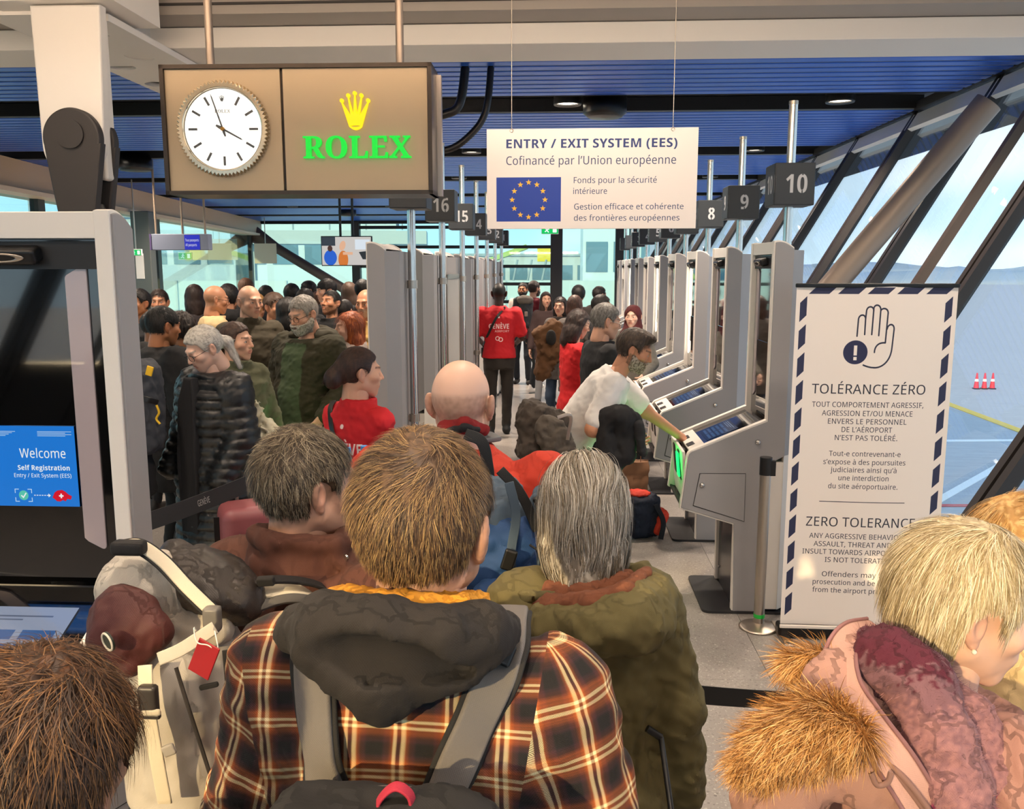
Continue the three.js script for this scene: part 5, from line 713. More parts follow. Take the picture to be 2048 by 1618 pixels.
function band(pts, width, thick, seg = 40, round = 0.3) { // pts: [{p, n}], a flat strap whose broad face follows n
  const cp = new THREE.CatmullRomCurve3(pts.map((a) => a.p)), cn = new THREE.CatmullRomCurve3(pts.map((a) => a.n)), K = 12, pos = [], uv = [], idx = [], prof = []; let L = 0, last = null;
  for (let k = 0; k < K; k++) { const a = k / K * 2 * PI2, c = Math.cos(a), s = Math.sin(a); prof.push([Math.sign(c) * Math.pow(Math.abs(c), round), Math.sign(s) * Math.pow(Math.abs(s), 0.55)]); }
  for (let i = 0; i <= seg; i++) { const t = i / seg, c = cp.getPoint(t), tg = cp.getTangent(t), n = cn.getPoint(t); n.addScaledVector(tg, -n.dot(tg)).normalize(); const b = new THREE.Vector3().crossVectors(tg, n), w = typeof width === 'function' ? width(t) : width; if (last) L += c.distanceTo(last); last = c.clone(); for (let k = 0; k <= K; k++) { const [x, y] = prof[k % K]; pos.push(c.x + b.x * x * w / 2 + n.x * y * thick / 2, c.y + b.y * x * w / 2 + n.y * y * thick / 2, c.z + b.z * x * w / 2 + n.z * y * thick / 2); uv.push(x * w / 2, L); } }
  for (let i = 0; i < seg; i++) for (let k = 0; k < K; k++) { const a = i * (K + 1) + k, b = a + K + 1; idx.push(a, a + 1, b + 1, a, b + 1, b); }
  for (const [o, f] of [[0, 1], [seg * (K + 1), -1]]) for (let k = 1; k < K - 1; k++) f > 0 ? idx.push(o, o + k + 1, o + k) : idx.push(o, o + k, o + k + 1);
  const g = new THREE.BufferGeometry(); g.setAttribute('position', new THREE.BufferAttribute(new Float32Array(pos), 3)); g.setAttribute('uv', new THREE.BufferAttribute(new Float32Array(uv), 2)); g.setIndex(idx); g.computeVertexNormals(); return g;
}
const PI2 = Math.PI;
const free = (px, py, d, n = [0, 0.2, 1]) => ({ p: at(px, py, d), n: V(...n).normalize() });
// soft lumps: a union of prims meshed in world space
function lump(prims, h, k = 0.03, noise = 0.005, freq = 18, cut = null) { const u = union(prims, k), f = bounded((x, y, z) => { let d = u(x, y, z); if (Math.abs(d) < 0.04) d += noise * (noise3(x * freq, y * freq, z * freq) + 0.5 * (1 - 2 * Math.abs(noise3(x * freq * 2, y * freq * 1.3, z * freq * 2)))); return cut ? cut(x, y, z, d) : d; }, u.lo, u.hi); return uvBox(netOf(f, h, 0.015, 1.9)); }
const rb = (c, half, r, m) => { const q = new THREE.Matrix4().makeRotationFromEuler(m || new THREE.Euler()).invert(), v = V(), R = Math.hypot(...half) + r, g = (x, y, z) => { v.set(x - c.x, y - c.y, z - c.z).applyMatrix4(q); const a = Math.abs(v.x) - half[0] + r, b = Math.abs(v.y) - half[1] + r, d = Math.abs(v.z) - half[2] + r; return Math.hypot(Math.max(a, 0), Math.max(b, 0), Math.max(d, 0)) + Math.min(Math.max(a, b, d), 0) - r; }; g.lo = [c.x - R, c.y - R, c.z - R]; g.hi = [c.x + R, c.y + R, c.z + R]; return g; };
const chain = (pts) => pts.slice(1).map((b, i) => cap(pts[i][0], b[0], pts[i][1], b[1]));
const ch = (list) => chain(list.map(([px, py, d, r]) => [at(px, py, d), r]));
// ---------------------------------------------------------------- the people in the middle and far distance
const PI = Math.PI;
const redTop = (txt) => canvas(512, 512, (c, w, h) => { c.fillStyle = '#c1121f'; c.fillRect(0, 0, w, h); c.fillStyle = '#f0d8d4'; fit(c, 'GENÈVE', 196, txt.y, 120, 40, 'sans-serif', 'bold'); fit(c, 'AIRPORT', 232, txt.y + 20, 84, 17); if (txt.mark) { c.strokeStyle = '#f0d8d4'; c.lineWidth = 5; c.beginPath(); c.arc(248, txt.y + 56, 11, 0, 7); c.stroke(); c.beginPath(); c.arc(266, txt.y + 62, 11, 0, 7); c.stroke(); } c.beginPath(); c.arc(256, txt.y - 66, 6, 0, 7); c.fill(); });
const uvBack = (g) => { const p = g.attributes.position, u = new Float32Array(p.count * 2); for (let i = 0; i < p.count; i++) { u[i * 2] = 0.5 - p.getX(i); u[i * 2 + 1] = p.getY(i) - 0.7; } g.setAttribute('uv', new THREE.BufferAttribute(u, 2)); return g; };
// staff in red
const staffA = stand(715, 693, 3.95, { label: 'woman in red staff jacket with a dark bun, arms folded by the counter', female: true, q: 0, yaw: PI - 0.55, head: { yaw: -0.55, pitch: 0.05 }, skin: 'fair', hair: 0x2a1712, hair2: 0x3a211a, style: 'bun', bunY: -0.03, strands: 5000, tones: [0x24140f, 0x3b231b, 0x4a2e24], thick: 0.01, lump: 0.002,
  top: { mat: mat(0xffffff, 0.8, { map: redTop({ y: 226 }), bumpMap: weave, bumpScale: 0.0005 }), uv: uvBack, hem: 0.84, thick: 0.02, collar: 0.045, fold: 0.007 }, trousers: 0x16161a, left: { to: [-0.1, 1.13, 0.22], palm: [0, 0, -1] }, right: { to: [0.1, 1.1, 0.24], palm: [0, 0, -1] } });
const staffB = stand(998, 556, 10.66, { label: 'man in red staff polo walking away down the aisle', q: 1, h: 1.88, yaw: PI + 0.05, skin: 'dark', style: 'short', hair: 0x0c0806, thick: 0.002, scalp: 0x0c0806, lump: 0, strands: 0, build: 1.05, top: { mat: mat(0xffffff, 0.8, { map: redTop({ y: 236, mark: true }) }), uv: uvBack, hem: 0.9, thick: 0.014, sleeve: 'short', collar: 0.03, name: 'polo_shirt' }, trousers: 0x2b2622, shoes: 0x111111, left: { to: [0.2, 1.05, 0.22] }, right: { to: [-0.2, 1.05, 0.24] }, feet: [[-0.08, 0.12], [0.1, -0.12]] });
// the bending man at the nearest kiosk
const bender = person({ label: 'bearded man in a white T-shirt bending forward, hand on the green scanner', q: 0, x: at(1147, 900, 5.35).x, z: -5.35, h: 1.82, yaw: PI / 2 - 0.02, lean: 0.66, pz: -0.06, skin: 'warm', hair: 0x2c2019, hair2: 0x4a3a2e, style: 'quiff', thick: 0.014, strands: 5000, tones: [0x2a1f18, 0x453528, 0x5b4a3b], head: { pitch: 0.38, yaw: -0.1 }, beard: { color: 0x6a5a4c, color2: 0xa89a8c, thick: 0.006 }, stubble: 0x5a4638, top: { color: 0xebe7e3, hem: 0.84, thick: 0.016, sleeve: 'short', fold: 0.005, name: 't_shirt' }, trousers: 0x20262e, build: 1.05,
  left: { to: [0.1, 0.9, 0.72], pole: [0.3, -1, 0.1], palm: [0, -1, 0.2], curl: 0.2 }, right: { to: [-0.14, 1.0, 0.3], pole: [-0.5, -0.9, -0.6], palm: [0, 0.4, 1] } });
stand(1206, 622, 6.3, { label: 'grey haired man in black with pale glasses, behind the bending man', q: 1, h: 1.8, yaw: PI / 2 + 0.25, skin: 'fair', hair: 0x5f5c58, hair2: 0x8a8782, style: 'short', glasses: 0xd8c8b8, head: { pitch: 0.2 }, top: { color: 0x0f1116, hem: 0.84, thick: 0.02, collar: 0.03 }, build: 1.08, trousers: 0x17181c });
stand(1150, 606, 7.4, { label: 'dark haired woman in a long red shirt wearing glasses', female: true, q: 1, h: 1.71, yaw: PI / 2 + 0.35, skin: 'fair', hair: 0x1e120f, hair2: 0x35221b, style: 'loose', length: 0.17, glasses: 0x2a1a16, head: { pitch: 0.35 }, top: { color: 0xc4161d, hem: 0.58, thick: 0.018, flare: 0.05, fold: 0.01, name: 'shirt' }, trousers: 0x101114, left: { to: [0.1, 1.05, 0.3] }, right: { to: [-0.12, 1.05, 0.3] } });
const hijabi = stand(1266, 626, 8.9, { label: 'woman in a maroon headscarf standing between the kiosks, facing this way', female: true, q: 1, h: 1.68, yaw: -0.35, skin: 'pale', brow: 0x2a1a14, style: 'bald', top: { color: 0x5b5750, hem: 0.6, thick: 0.024 }, trousers: 0x1c1d22, left: { to: [0.2, 1.05, 0.3] }, right: { to: [-0.16, 1.05, 0.32] } });
{ const sk = ell(V(0, 0.025, -0.015), [0.09, 0.104, 0.108]), dr = union([ell(V(0, -0.1, -0.02), [0.095, 0.09, 0.09]), cap(V(0, -0.1, -0.02), V(0, -0.17, 0.0), 0.08, 0.13)], 0.05), f = bounded((x, y, z) => { let d = smin(sk(x, y, z), dr(x, y, z), 0.04) + 0.003 * noise3(x * 30, y * 14, z * 30); return smax(d, -(Math.max(Math.hypot(x / 0.062, (y + 0.018) / 0.085) - 1, (0.02 - z) * 12) * 0.05), 0.008); }, [-0.14, -0.3, -0.15], [0.14, 0.14, 0.15]); obj('headscarf', uvBox(netOf(f, 0.006, 0.01, 2).applyMatrix4(hijabi.HM)), cloth(0x4a1216), hijabi.g); }
stand(1203, 592, 9.5, { label: 'young dark haired man in profile beside the grey haired man', q: 1, h: 1.76, yaw: PI / 2 + 0.2, skin: 'warm', hair: 0x15100e, style: 'short', thick: 0.016, top: { color: 0x1a1c20, hem: 0.82 }, trousers: 0x14151a });
stand(1150, 582, 10.2, { label: 'brown haired woman with a folded brown coat hanging from her arm', female: true, q: 1, h: 1.74, yaw: PI - 0.5, skin: 'fair', hair: 0x3a241a, hair2: 0x523426, style: 'loose', length: 0.12, top: { color: 0x57504c, hem: 0.62, thick: 0.026, collar: 0.03 }, trousers: 0x15161a, left: { to: [0.16, 1.0, 0.26] }, right: { to: [-0.3, 1.02, 0.12] } });
stand(1121, 590, 10.9, { label: 'dark haired woman facing this way beside the folded brown coat', female: true, q: 1, h: 1.7, yaw: -0.3, skin: 'fair', hair: 0x1a1210, style: 'loose', length: 0.14, top: { color: 0x4f4a47, hem: 0.7, thick: 0.025, collar: 0.04 }, trousers: 0x2a3b50 });
stand(1092, 580, 13.2, { label: 'long haired woman before the dark window post', female: true, q: 2, h: 1.7, yaw: 0.2, skin: 'fair', hair: 0x2a1a14, style: 'loose', length: 0.26, top: { color: 0x3c2b2a, hem: 0.7 }, trousers: 0x8a8c90 });
const maroon = stand(1068, 564, 14.6, { label: 'bearded man in a maroon jumper carrying a grey backpack', q: 1, h: 1.84, yaw: PI - 0.8, skin: 'fair', hair: 0x2a1a14, style: 'short', thick: 0.014, beard: { color: 0x241712 }, top: { color: 0x6b1422, hem: 0.84, collar: 0.03 }, trousers: 0x14161b, shoes: 0xcfcac4, feet: [[-0.12, -0.15], [0.12, 0.2]] });
stand(1046, 568, 15.6, { label: 'dark bearded man partly behind the maroon jumper', q: 2, h: 1.8, yaw: -0.2, skin: 'tan', hair: 0x15100d, style: 'short', beard: { color: 0x140e0b, thick: 0.014 }, top: { color: 0xc8b9ae, hem: 0.84 }, trousers: 0x20242c });
stand(1157, 563, 12.6, { label: 'black haired person in dark clothes seen from behind before the far window', q: 2, h: 1.8, yaw: PI, skin: 'tan', hair: 0x0d0b0b, style: 'short', thick: 0.022, top: { color: 0x2b2523, hem: 0.8 }, trousers: 0x17181c });
stand(1199, 569, 13.07, { label: 'short haired man in black looking right before the far window', q: 2, h: 1.78, yaw: PI - 0.9, skin: 'fair', hair: 0x1c1512, style: 'short', thick: 0.016, top: { color: 0x191a1e, hem: 0.8 }, trousers: 0x17181c });
// ---------------------------------------------------------------- the waiting crowd on the left
const puffer = stand(418, 644, 4.75, { label: 'white haired woman with glasses in a long black quilted puffer coat, looking down', female: true, q: 0, h: 1.74, yaw: -0.55, head: { pitch: 0.5, yaw: -0.2 }, skin: 'pale', hair: 0xb9b4ac, hair2: 0x97928a, style: 'ponytail', thick: 0.013, strands: 6000, tones: [0xcfcac2, 0xaaa59d, 0xe0dcd4], brow: 0x8a857d, glasses: 0x2a2426, build: 1.12,
  top: { color: 0x15161b, hem: 0.86, thick: 0.008, name: 'jumper', fold: 0.004 }, over: [{ color: 0x17191c, rough: 0.34, hem: 0.5, thick: 0.04, quilt: { pitch: 0.052, amp: 0.014 }, fold: 0.004, name: 'puffer_coat', collar: 0.02 }], trousers: 0x121318, left: { to: [0.22, 0.92, 0.14], hide: true }, right: { to: [-0.24, 0.92, 0.14], hide: true } });
{ // open front of the coat shows the dark jumper
  const L = puffer, pts = [[-0.055, 0.52], [0.07, 0.52], [0.075, 1.0], [0.06, 1.36], [0.035, 1.46], [-0.02, 1.46], [-0.06, 1.34], [-0.07, 1.0]], g = extrude(shapeOf(pts), 0.03, 0.01); g.translate(0, 0, 0.163); const p = g.attributes.position; for (let i = 0; i < p.count; i++) { const y = p.getY(i); p.setZ(i, p.getZ(i) - 0.035 * sstep(1.2, 1.45, y) - 0.015 * sstep(1.0, 1.1, y) * sstep(1.25, 1.1, y)); } g.computeVertexNormals(); obj('jumper_front', g, cloth(0x101116), L.g); }
stand(470, 638, 5.3, { label: 'brown haired woman in an olive fleece looking right, behind the puffer coat', female: true, q: 0, h: 1.72, yaw: 0.9, head: { yaw: 0.45 }, skin: 'fair', hair: 0x35221a, hair2: 0x4c3225, style: 'ponytail', strands: 3500, tones: [0x2f1e17, 0x4c3226], top: { color: 0x55563f, hem: 0.66, thick: 0.03, collar: 0.05, rough: 0.95 }, trousers: 0x23242a });
stand(497, 577, 6.9, { label: 'tall balding man in an olive brown jacket looking right', q: 0, h: 1.92, yaw: 0.75, head: { yaw: 0.15, pitch: 0.1 }, skin: 'fair', style: 'balding', scalp: 0x6f6660, brow: 0x6a5a50, top: { color: 0x3d3626, hem: 0.74, thick: 0.026, collar: 0.05 }, trousers: 0x17181c });
stand(612, 599, 6.15, { label: 'white bearded man with glasses in a dark green parka, looking down', q: 0, h: 1.86, yaw: -0.45, head: { pitch: 0.32, yaw: -0.1 }, skin: 'fair', hair: 0xa09a92, hair2: 0x77716a, style: 'short', thick: 0.012, strands: 4000, tones: [0xaaa49c, 0x807a73], brow: 0x857c72, beard: { color: 0xbdb6ab, color2: 0x9a9388, thick: 0.016 }, glasses: 0x1c1a18, build: 1.12, belly: 0.1, top: { color: 0x3f4b33, hem: 0.84, thick: 0.012, name: 'shirt' }, over: [{ name: 'parka', hem: 0.62, thick: 0.034, rough: 0.9, fold: 0.01, color: 0x2b2a1d, paint: (t, x, y, z) => t.set(z > 0.09 && Math.abs(x) < 0.09 && y < 1.44 ? 0x46563c : 0x33301f) }], hood: { color: 0x353121 }, trousers: 0x3a4a35, right: { to: [-0.26, 1.0, 0.18] }, left: { to: [0.27, 0.98, 0.18] } });
stand(700, 624, 6.42, { label: 'woman with long red hair and a patterned scarf looking left', female: true, q: 0, h: 1.73, yaw: -0.95, head: { yaw: -0.2 }, skin: 'pale', hair: 0x8a3d16, hair2: 0xb05a22, style: 'long', length: 0.24, strands: 4500, tones: [0x8c3c14, 0xb8642a, 0x6e2f12], brow: 0x7a4526, scarf: 0xcbb9ae, earring: true, top: { color: 0x2a2320, hem: 0.7 }, trousers: 0x17181c });
stand(660, 578, 8.5, { label: 'short haired man in black glancing up to the left, silver pendant at his neck', q: 1, h: 1.84, yaw: -0.45, head: { pitch: -0.18 }, skin: 'warm', hair: 0x14100e, style: 'short', thick: 0.006, scalp: 0x14100e, stubble: 0x2a1d16, brow: 0x17100d, top: { color: 0x131316, hem: 0.82, thick: 0.024, collar: 0.03 }, trousers: 0x15161a });
stand(733, 574, 7.75, { label: 'balding man in a yellow quilted jacket beside the nearest left-row kiosk', q: 1, h: 1.87, yaw: -0.25, head: { pitch: 0.12 }, skin: 'warm', style: 'balding', scalp: 0x8c7a66, stubble: 0xa89a88, top: { color: 0x9aa0a6, hem: 0.86, thick: 0.006 }, over: [{ color: 0xb89555, hem: 0.8, thick: 0.03, quilt: { pitch: 0.06, amp: 0.012 }, fold: 0.003, name: 'quilted_jacket', collar: 0.02 }], trousers: 0x24262c });
stand(689, 598, 9.2, { label: 'person in a black quilted jacket with the hood down, back turned', q: 1, h: 1.72, yaw: PI - 0.3, skin: 'fair', hair: 0x17110f, style: 'short', top: { color: 0x1f2124, rough: 0.45, hem: 0.76, thick: 0.04, quilt: { pitch: 0.06, amp: 0.012 }, collar: 0.02 }, hood: 0x222427, trousers: 0x14151a });
stand(426, 575, 7.9, { label: 'bald man in a sunlit cream jacket with glasses, back half turned', q: 1, h: 1.9, yaw: PI - 0.95, head: { yaw: -0.1, pitch: 0.15 }, skin: 'warm', style: 'balding', scalp: 0x8c7058, glasses: 0x3a2a20, top: { color: 0xcbb083, hem: 0.78, thick: 0.03, collar: 0.03 }, trousers: 0x23252b });
const capMan = stand(318, 604, 5.6, { label: 'person in a black cap and wide black coat, back turned, at the left kiosk', q: 1, h: 1.8, yaw: PI - 0.7, skin: 'tan', hair: 0x120d0b, style: 'short', cap: 0x0e0f12, build: 1.3, head: { pitch: 0.15 }, top: { color: 0x0d0e12, hem: 0.6, thick: 0.04, collar: 0.04 }, trousers: 0x0f1013 });
stand(317, 578, 8.6, { label: 'short haired man facing this way behind the black cap', q: 1, h: 1.84, yaw: 0.25, skin: 'warm', hair: 0x2a1d16, style: 'short', thick: 0.012, top: { color: 0x1d1d22, hem: 0.8, collar: 0.04 }, trousers: 0x15161a });
stand(303, 622, 7.0, { label: 'person in a rose coloured plaid shirt at the edge of the left kiosk', q: 2, h: 1.7, yaw: PI - 0.3, skin: 'tan', hair: 0x17100d, style: 'short', top: { color: 0x6b3a3c, hem: 0.78 }, trousers: 0x1a1b20 });
stand(276, 575, 7.8, { label: 'dark haired person in black half hidden by the left kiosk', q: 2, h: 1.86, yaw: -0.4, skin: 'tan', hair: 0x120d0c, style: 'short', thick: 0.014, top: { color: 0x14151a, hem: 0.8 }, trousers: 0x14151a });
stand(362, 622, 6.3, { label: 'person with tousled dark hair between the cream jacket and the black coat', q: 1, h: 1.72, yaw: PI - 0.4, skin: 'tan', hair: 0x1c120e, hair2: 0x2c1d16, style: 'short', thick: 0.024, lump: 0.01, top: { color: 0x14151b, hem: 0.8, thick: 0.03 }, trousers: 0x14151a });
const crowd = [[388, 569, 9.2, 0x2a1a14, 'loose', 'brown haired person with tied up hair turning away before the bright left window', 0x3a3335, PI + 0.6], [456, 569, 8.6, 0x15100f, 'short', 'person under a wide black hood behind the cream jacket', 0x101014, PI], [491, 558, 11.5, 0x6b4a34, 'short', 'tall light brown haired person just left of the window strut', 0x3c3a3a, PI + 0.5], [531, 571, 10.5, 0x15110f, 'short', 'black haired person right of the window strut, back turned', 0x1d1e24, PI], [547, 586, 8.0, 0x4a3628, 'short', 'bespectacled person in a grey top with sunglasses pushed up, facing right', 0x4a4848, 1.0], [583, 569, 10.8, 0x100d0d, 'short', 'round black haired head, left one of two below the window brace', 0x1b1c20, PI], [609, 577, 9.6, 0x14100f, 'short', 'black haired person lower right of the round black head below the brace', 0x17181b, PI - 0.4], [576, 596, 7.45, 0x120d0c, 'loose', 'woman with long black hair leaning toward the white bearded man', 0x17171b, PI - 0.8], [617, 563, 12.7, 0x1a1412, 'short', 'person in a dark peaked cap looking left, far back', 0x24262b, -1.0], [654, 558, 10.0, 0x15100e, 'short', 'man in a wide black cap above the man with the pendant', 0x1a1b1e, -0.9], [637, 583, 11.3, 0x5a3a2a, 'loose', 'reddish brown haired head just left of the man with the pendant', 0x2a2625, PI - 0.6], [698, 566, 11.0, 0x6a5344, 'loose', 'grey brown haired person under the wall screen', 0x3a3a3e, PI], [725, 559, 10.3, 0x0f0c0c, 'short', 'black haired person behind the yellow quilted jacket', 0x17181c, PI], [512, 588, 9.0, 0xb58a52, 'short', 'sandy haired person behind the tall balding man', 0x6a5a48, PI - 0.2]];
crowd.forEach(([px, py, d, hair, style, label, top, yaw], i) => stand(px, py, d, { label, q: 2, yaw, h: undefined, skin: ['fair', 'warm', 'fair'][i % 3], hair, style, length: 0.16, thick: 0.014 + (i % 3) * 0.004, female: style === 'loose', cap: i === 8 || i === 9 ? 0x121316 : undefined, hood: i === 1 ? 0x101013 : undefined, top: { color: top, hem: 0.78, thick: 0.028 }, trousers: 0x17181c, head: { pitch: 0.08 } }));
// ---------------------------------------------------------------- the people in front
const plaidMap = (() => { // one repeat of the woollen check, woven from two sets of yarn
  const n = 512, d = new Uint8Array(n * n * 4), r = rngOf(31), C = (h) => { const c = new THREE.Color(h); return [c.r, c.g, c.b].map((v) => Math.pow(v, 1 / 2.2) * 255); };
  const K = C(0x0c0a0c), RU = C(0x4a1f14), OR = C(0x9c4c18), CR = C(0xf0d9a8), PL = C(0x351820);
  const band1 = [[0, K], [0.2, K], [0.25, PL], [0.33, RU], [0.42, OR], [0.49, OR], [0.505, CR], [0.555, CR], [0.57, OR], [0.62, OR], [0.635, CR], [0.685, CR], [0.7, OR], [0.8, OR], [0.88, RU], [0.95, PL], [1, K]], band2 = [[0, K], [0.24, K], [0.28, PL], [0.36, RU], [0.44, OR], [0.475, CR], [0.55, CR], [0.565, RU], [0.63, RU], [0.645, CR], [0.71, CR], [0.725, OR], [0.8, RU], [0.9, PL], [0.94, K], [1, K]];
  const pick = (b, t) => { let i = 0; while (i < b.length - 2 && t > b[i + 1][0]) i++; const k = clamp((t - b[i][0]) / (b[i + 1][0] - b[i][0]), 0, 1); return [0, 1, 2].map((c) => mix(b[i][1][c], b[i + 1][1][c], k)); };
  const hz = [], vt = []; for (let i = 0; i < n; i++) { hz.push([pick(band1, i / n), 0.75 + 0.5 * r()]); vt.push([pick(band2, i / n), 0.8 + 0.4 * r()]); }
  for (let y = 0; y < n; y++) for (let x = 0; x < n; x++) { const over = ((x + y) % 14) < 7, [c, k] = over ? hz[y] : vt[x], [e, q] = over ? vt[x] : hz[y], j = 0.85 + 0.3 * r(), o = (y * n + x) * 4; for (let m = 0; m < 3; m++) d[o + m] = clamp((c[m] * k * 0.88 + e[m] * q * 0.12) * j, 0, 255); d[o + 3] = 255; }
  const t = new THREE.DataTexture(d, n, n); t.colorSpace = THREE.SRGBColorSpace; t.magFilter = THREE.LinearFilter; t.needsUpdate = true; return t;
})();
wrap(plaidMap, 1 / 0.064, 1 / 0.072);
function uvPlaid(geo, { arms }) { // body and sleeves are cut apart along the armhole seam, each with its own run of the cloth
  const p = geo.attributes.position, nm = geo.attributes.normal, ix = geo.index.array, pos = [], nor = [], uv = [], q = V(), d = V();
  const seam = (v) => Math.abs(v[0]) - (v[1] > 1.25 ? 0.168 + 0.16 * (v[1] - 1.25) : 0.168 + 0.34 * (1.25 - v[1]));
  const put = (v, arm) => { pos.push(v[0], v[1], v[2]); nor.push(v[3], v[4], v[5]); if (!arm) uv.push(v[0], v[1] + 0.8 * (v[2] + 0.13)); else { d.copy(arm.el).sub(arm.sh).normalize(); q.set(v[0], v[1], v[2]).sub(arm.sh); const t = q.dot(d); q.addScaledVector(d, -t); uv.push(Math.atan2(q.z, Math.abs(q.x) * Math.sign(q.x * arm.sh.x)) * 0.085, 1.33 - t); } };
  const lerp = (a, b, t) => a.map((x, i) => x + (b[i] - x) * t);
  for (let i = 0; i < ix.length; i += 3) {
    const t = [0, 1, 2].map((k) => { const n = ix[i + k]; return [p.getX(n), p.getY(n), p.getZ(n), nm.getX(n), nm.getY(n), nm.getZ(n)]; }), s = t.map(seam), arm = arms[t[0][0] < 0 ? 0 : 1];
    for (const side of [1, -1]) { const poly = []; for (let k = 0; k < 3; k++) { const a = t[k], b = t[(k + 1) % 3], sa = s[k] * side, sb = s[(k + 1) % 3] * side; if (sa >= 0) poly.push(a); if ((sa >= 0) !== (sb >= 0)) poly.push(lerp(a, b, sa / (sa - sb))); } for (let k = 1; k + 1 < poly.length; k++) for (const v of [poly[0], poly[k], poly[k + 1]]) put(v, side > 0 ? arm : null); }
  }
  const g = new THREE.BufferGeometry(); for (const [n, a, k] of [['position', pos, 3], ['normal', nor, 3], ['uv', uv, 2]]) g.setAttribute(n, new THREE.BufferAttribute(new Float32Array(a), k)); return g;
}
// man in the plaid overshirt
const plaid = stand(852, 872, 1.19, { label: 'man in an orange and black plaid overshirt with a dark hood, seen from behind', q: 0, dx: 0.04, tilt: 0.055, build: 1.05, neck: 1.25, headScale: 1.06, yaw: PI - 0.05, head: { yaw: -0.22, pitch: 0.02, roll: 0.02 }, skin: 'pale', hair: 0x4e3824, hair2: 0x6a4e32, style: 'short', thick: 0.014, lump: 0.003, scalp: 0x8a5c38, stubble: 0x8a5a34, strands: 22000, strandLength: (p) => p.y > 0.04 ? 0.034 : 0.02, strandWidth: 0.00075, segments: 4, tones: [0x4a3422, 0x6e5236, 0x8a6a42, 0x382818, 0xa88856], flow: flows.crown(V(-0.025, 0.095, -0.06), 0.12, 0.55), trousers: 0x1c1f27,
  top: { name: 'plaid_overshirt', mat: mat(0xffffff, 0.9, { map: plaidMap, bumpMap: weave, bumpScale: 0.0008, sheen: 0.3, sheenRoughness: 0.6, sheenColor: new THREE.Color(0.4, 0.3, 0.2) }), uv: uvPlaid, hem: 0.72, thick: 0.024, fold: 0.006, cell: 0.75 } });
{
  const hm = cloth(0x25211f, 0.92), P = plaid.g, inv = new THREE.Matrix4(); P.updateMatrixWorld(true); inv.copy(P.matrixWorld).invert();
  const upper = ch([[600, 1262, 1.1, 0.036], [660, 1255, 1.055, 0.042], [760, 1268, 1.025, 0.042], [880, 1280, 1.03, 0.04], [960, 1268, 1.065, 0.036], [1005, 1262, 1.12, 0.028]]), low = [...ch([[640, 1312, 1.045, 0.03], [760, 1372, 1.03, 0.036], [900, 1330, 1.045, 0.028], [985, 1290, 1.09, 0.02]]), ...ch([[700, 1330, 1.04, 0.032], [775, 1392, 1.045, 0.026], [850, 1345, 1.045, 0.026]])];
  const cr = union(ch([[650, 1312, 1.0, 0.016], [690, 1316, 0.994, 0.026], [740, 1322, 0.988, 0.03], [830, 1338, 0.99, 0.026], [925, 1335, 1.03, 0.014]]), 0.01), seam = union(ch([[764, 1215, 0.992, 0.003], [756, 1280, 0.982, 0.003], [735, 1372, 1.0, 0.003]]), 0.004);
  const g = lump([...upper, ...low], 0.0055, 0.028, 0.0035, 16, (x, y, z, d) => smax(smax(d, -cr(x, y, z), 0.012), -seam(x, y, z), 0.003)); obj('hood', g.applyMatrix4(inv), hm, P);
  const ml = lump([...ch([[668, 1203, 1.16, 0.02], [700, 1205, 1.115, 0.022], [770, 1216, 1.085, 0.021], [850, 1222, 1.08, 0.021], [920, 1222, 1.1, 0.022], [955, 1212, 1.15, 0.02]]), ...ch([[690, 1195, 1.17, 0.016], [800, 1205, 1.1, 0.014], [940, 1203, 1.16, 0.016]])], 0.0042, 0.012, 0.004, 30); obj('hood_lining', ml.applyMatrix4(inv), cloth(0xc98a22, 0.9), P);
}
{
  const bp = thing('backpack', 'dark backpack with grey straps and a red loop, on the man in plaid', 'backpack'), web = cloth(0x6f6a66, 0.8), edge = cloth(0x1c1b1b, 0.8), S = (px, py, o = 0.012) => surf(plaid, px, py, o);
  const L = [[630, 1300], [626, 1360], [630, 1440], [640, 1520], [655, 1600], [668, 1680]], R = [[1010, 1312], [985, 1370], [950, 1450], [915, 1530], [880, 1610], [850, 1690]];
  for (const [pts, nm] of [[L, 0], [R, 1]]) { const q = pts.map(([x, y]) => S(x, y)); const f = q[0], top = { p: f.p.clone().add(V(0, 0.028, -0.055)), n: V(0, 1, 0.15).normalize() }, top2 = { p: f.p.clone().add(V(0, 0.02, -0.12)), n: V(0, 1, -0.3).normalize() }; const path = [top2, top, ...q]; obj('shoulder_strap', band(path, (t) => 0.056 - 0.006 * t, 0.012, 60), web, bp); obj('strap_edging', band(path.map((a) => ({ p: a.p.clone().addScaledVector(a.n, -0.005), n: a.n })), (t) => 0.068 - 0.006 * t, 0.008, 60), edge, bp); }
  const b = S(1003, 1305, 0.026); obj('strap_buckle', T(rbox(0.034, 0.03, 0.012, 0.004), b.p.x, b.p.y, b.p.z, -0.5, 0.1, -0.4), mat(0x1d1d1f, 0.4), bp);
  const c = at(760, 1720, 0.9); obj('main_body', lump([rb(V(c.x, c.y - 0.16, c.z + 0.0), [0.15, 0.235, 0.085], 0.07)], 0.009, 0.02, 0.006, 12), cloth(0x1d1c1c, 0.85), bp);
  obj('rim', band([free(600, 1660, 0.93), free(660, 1612, 0.93), free(740, 1590, 0.93), free(830, 1592, 0.93), free(910, 1620, 0.93)], 0.012, 0.03, 40), web, bp);
  obj('grab_loop', band([free(748, 1640, 0.9, [-0.9, 0.3, 0.3]), free(760, 1598, 0.9, [-0.6, 0.8, 0.2]), free(792, 1573, 0.9, [0, 1, 0.2]), free(820, 1590, 0.9, [0.7, 0.6, 0.2]), free(826, 1640, 0.9, [0.9, 0.2, 0.3])], 0.014, 0.004, 40), cloth(0xa3243a, 0.8), bp);
}
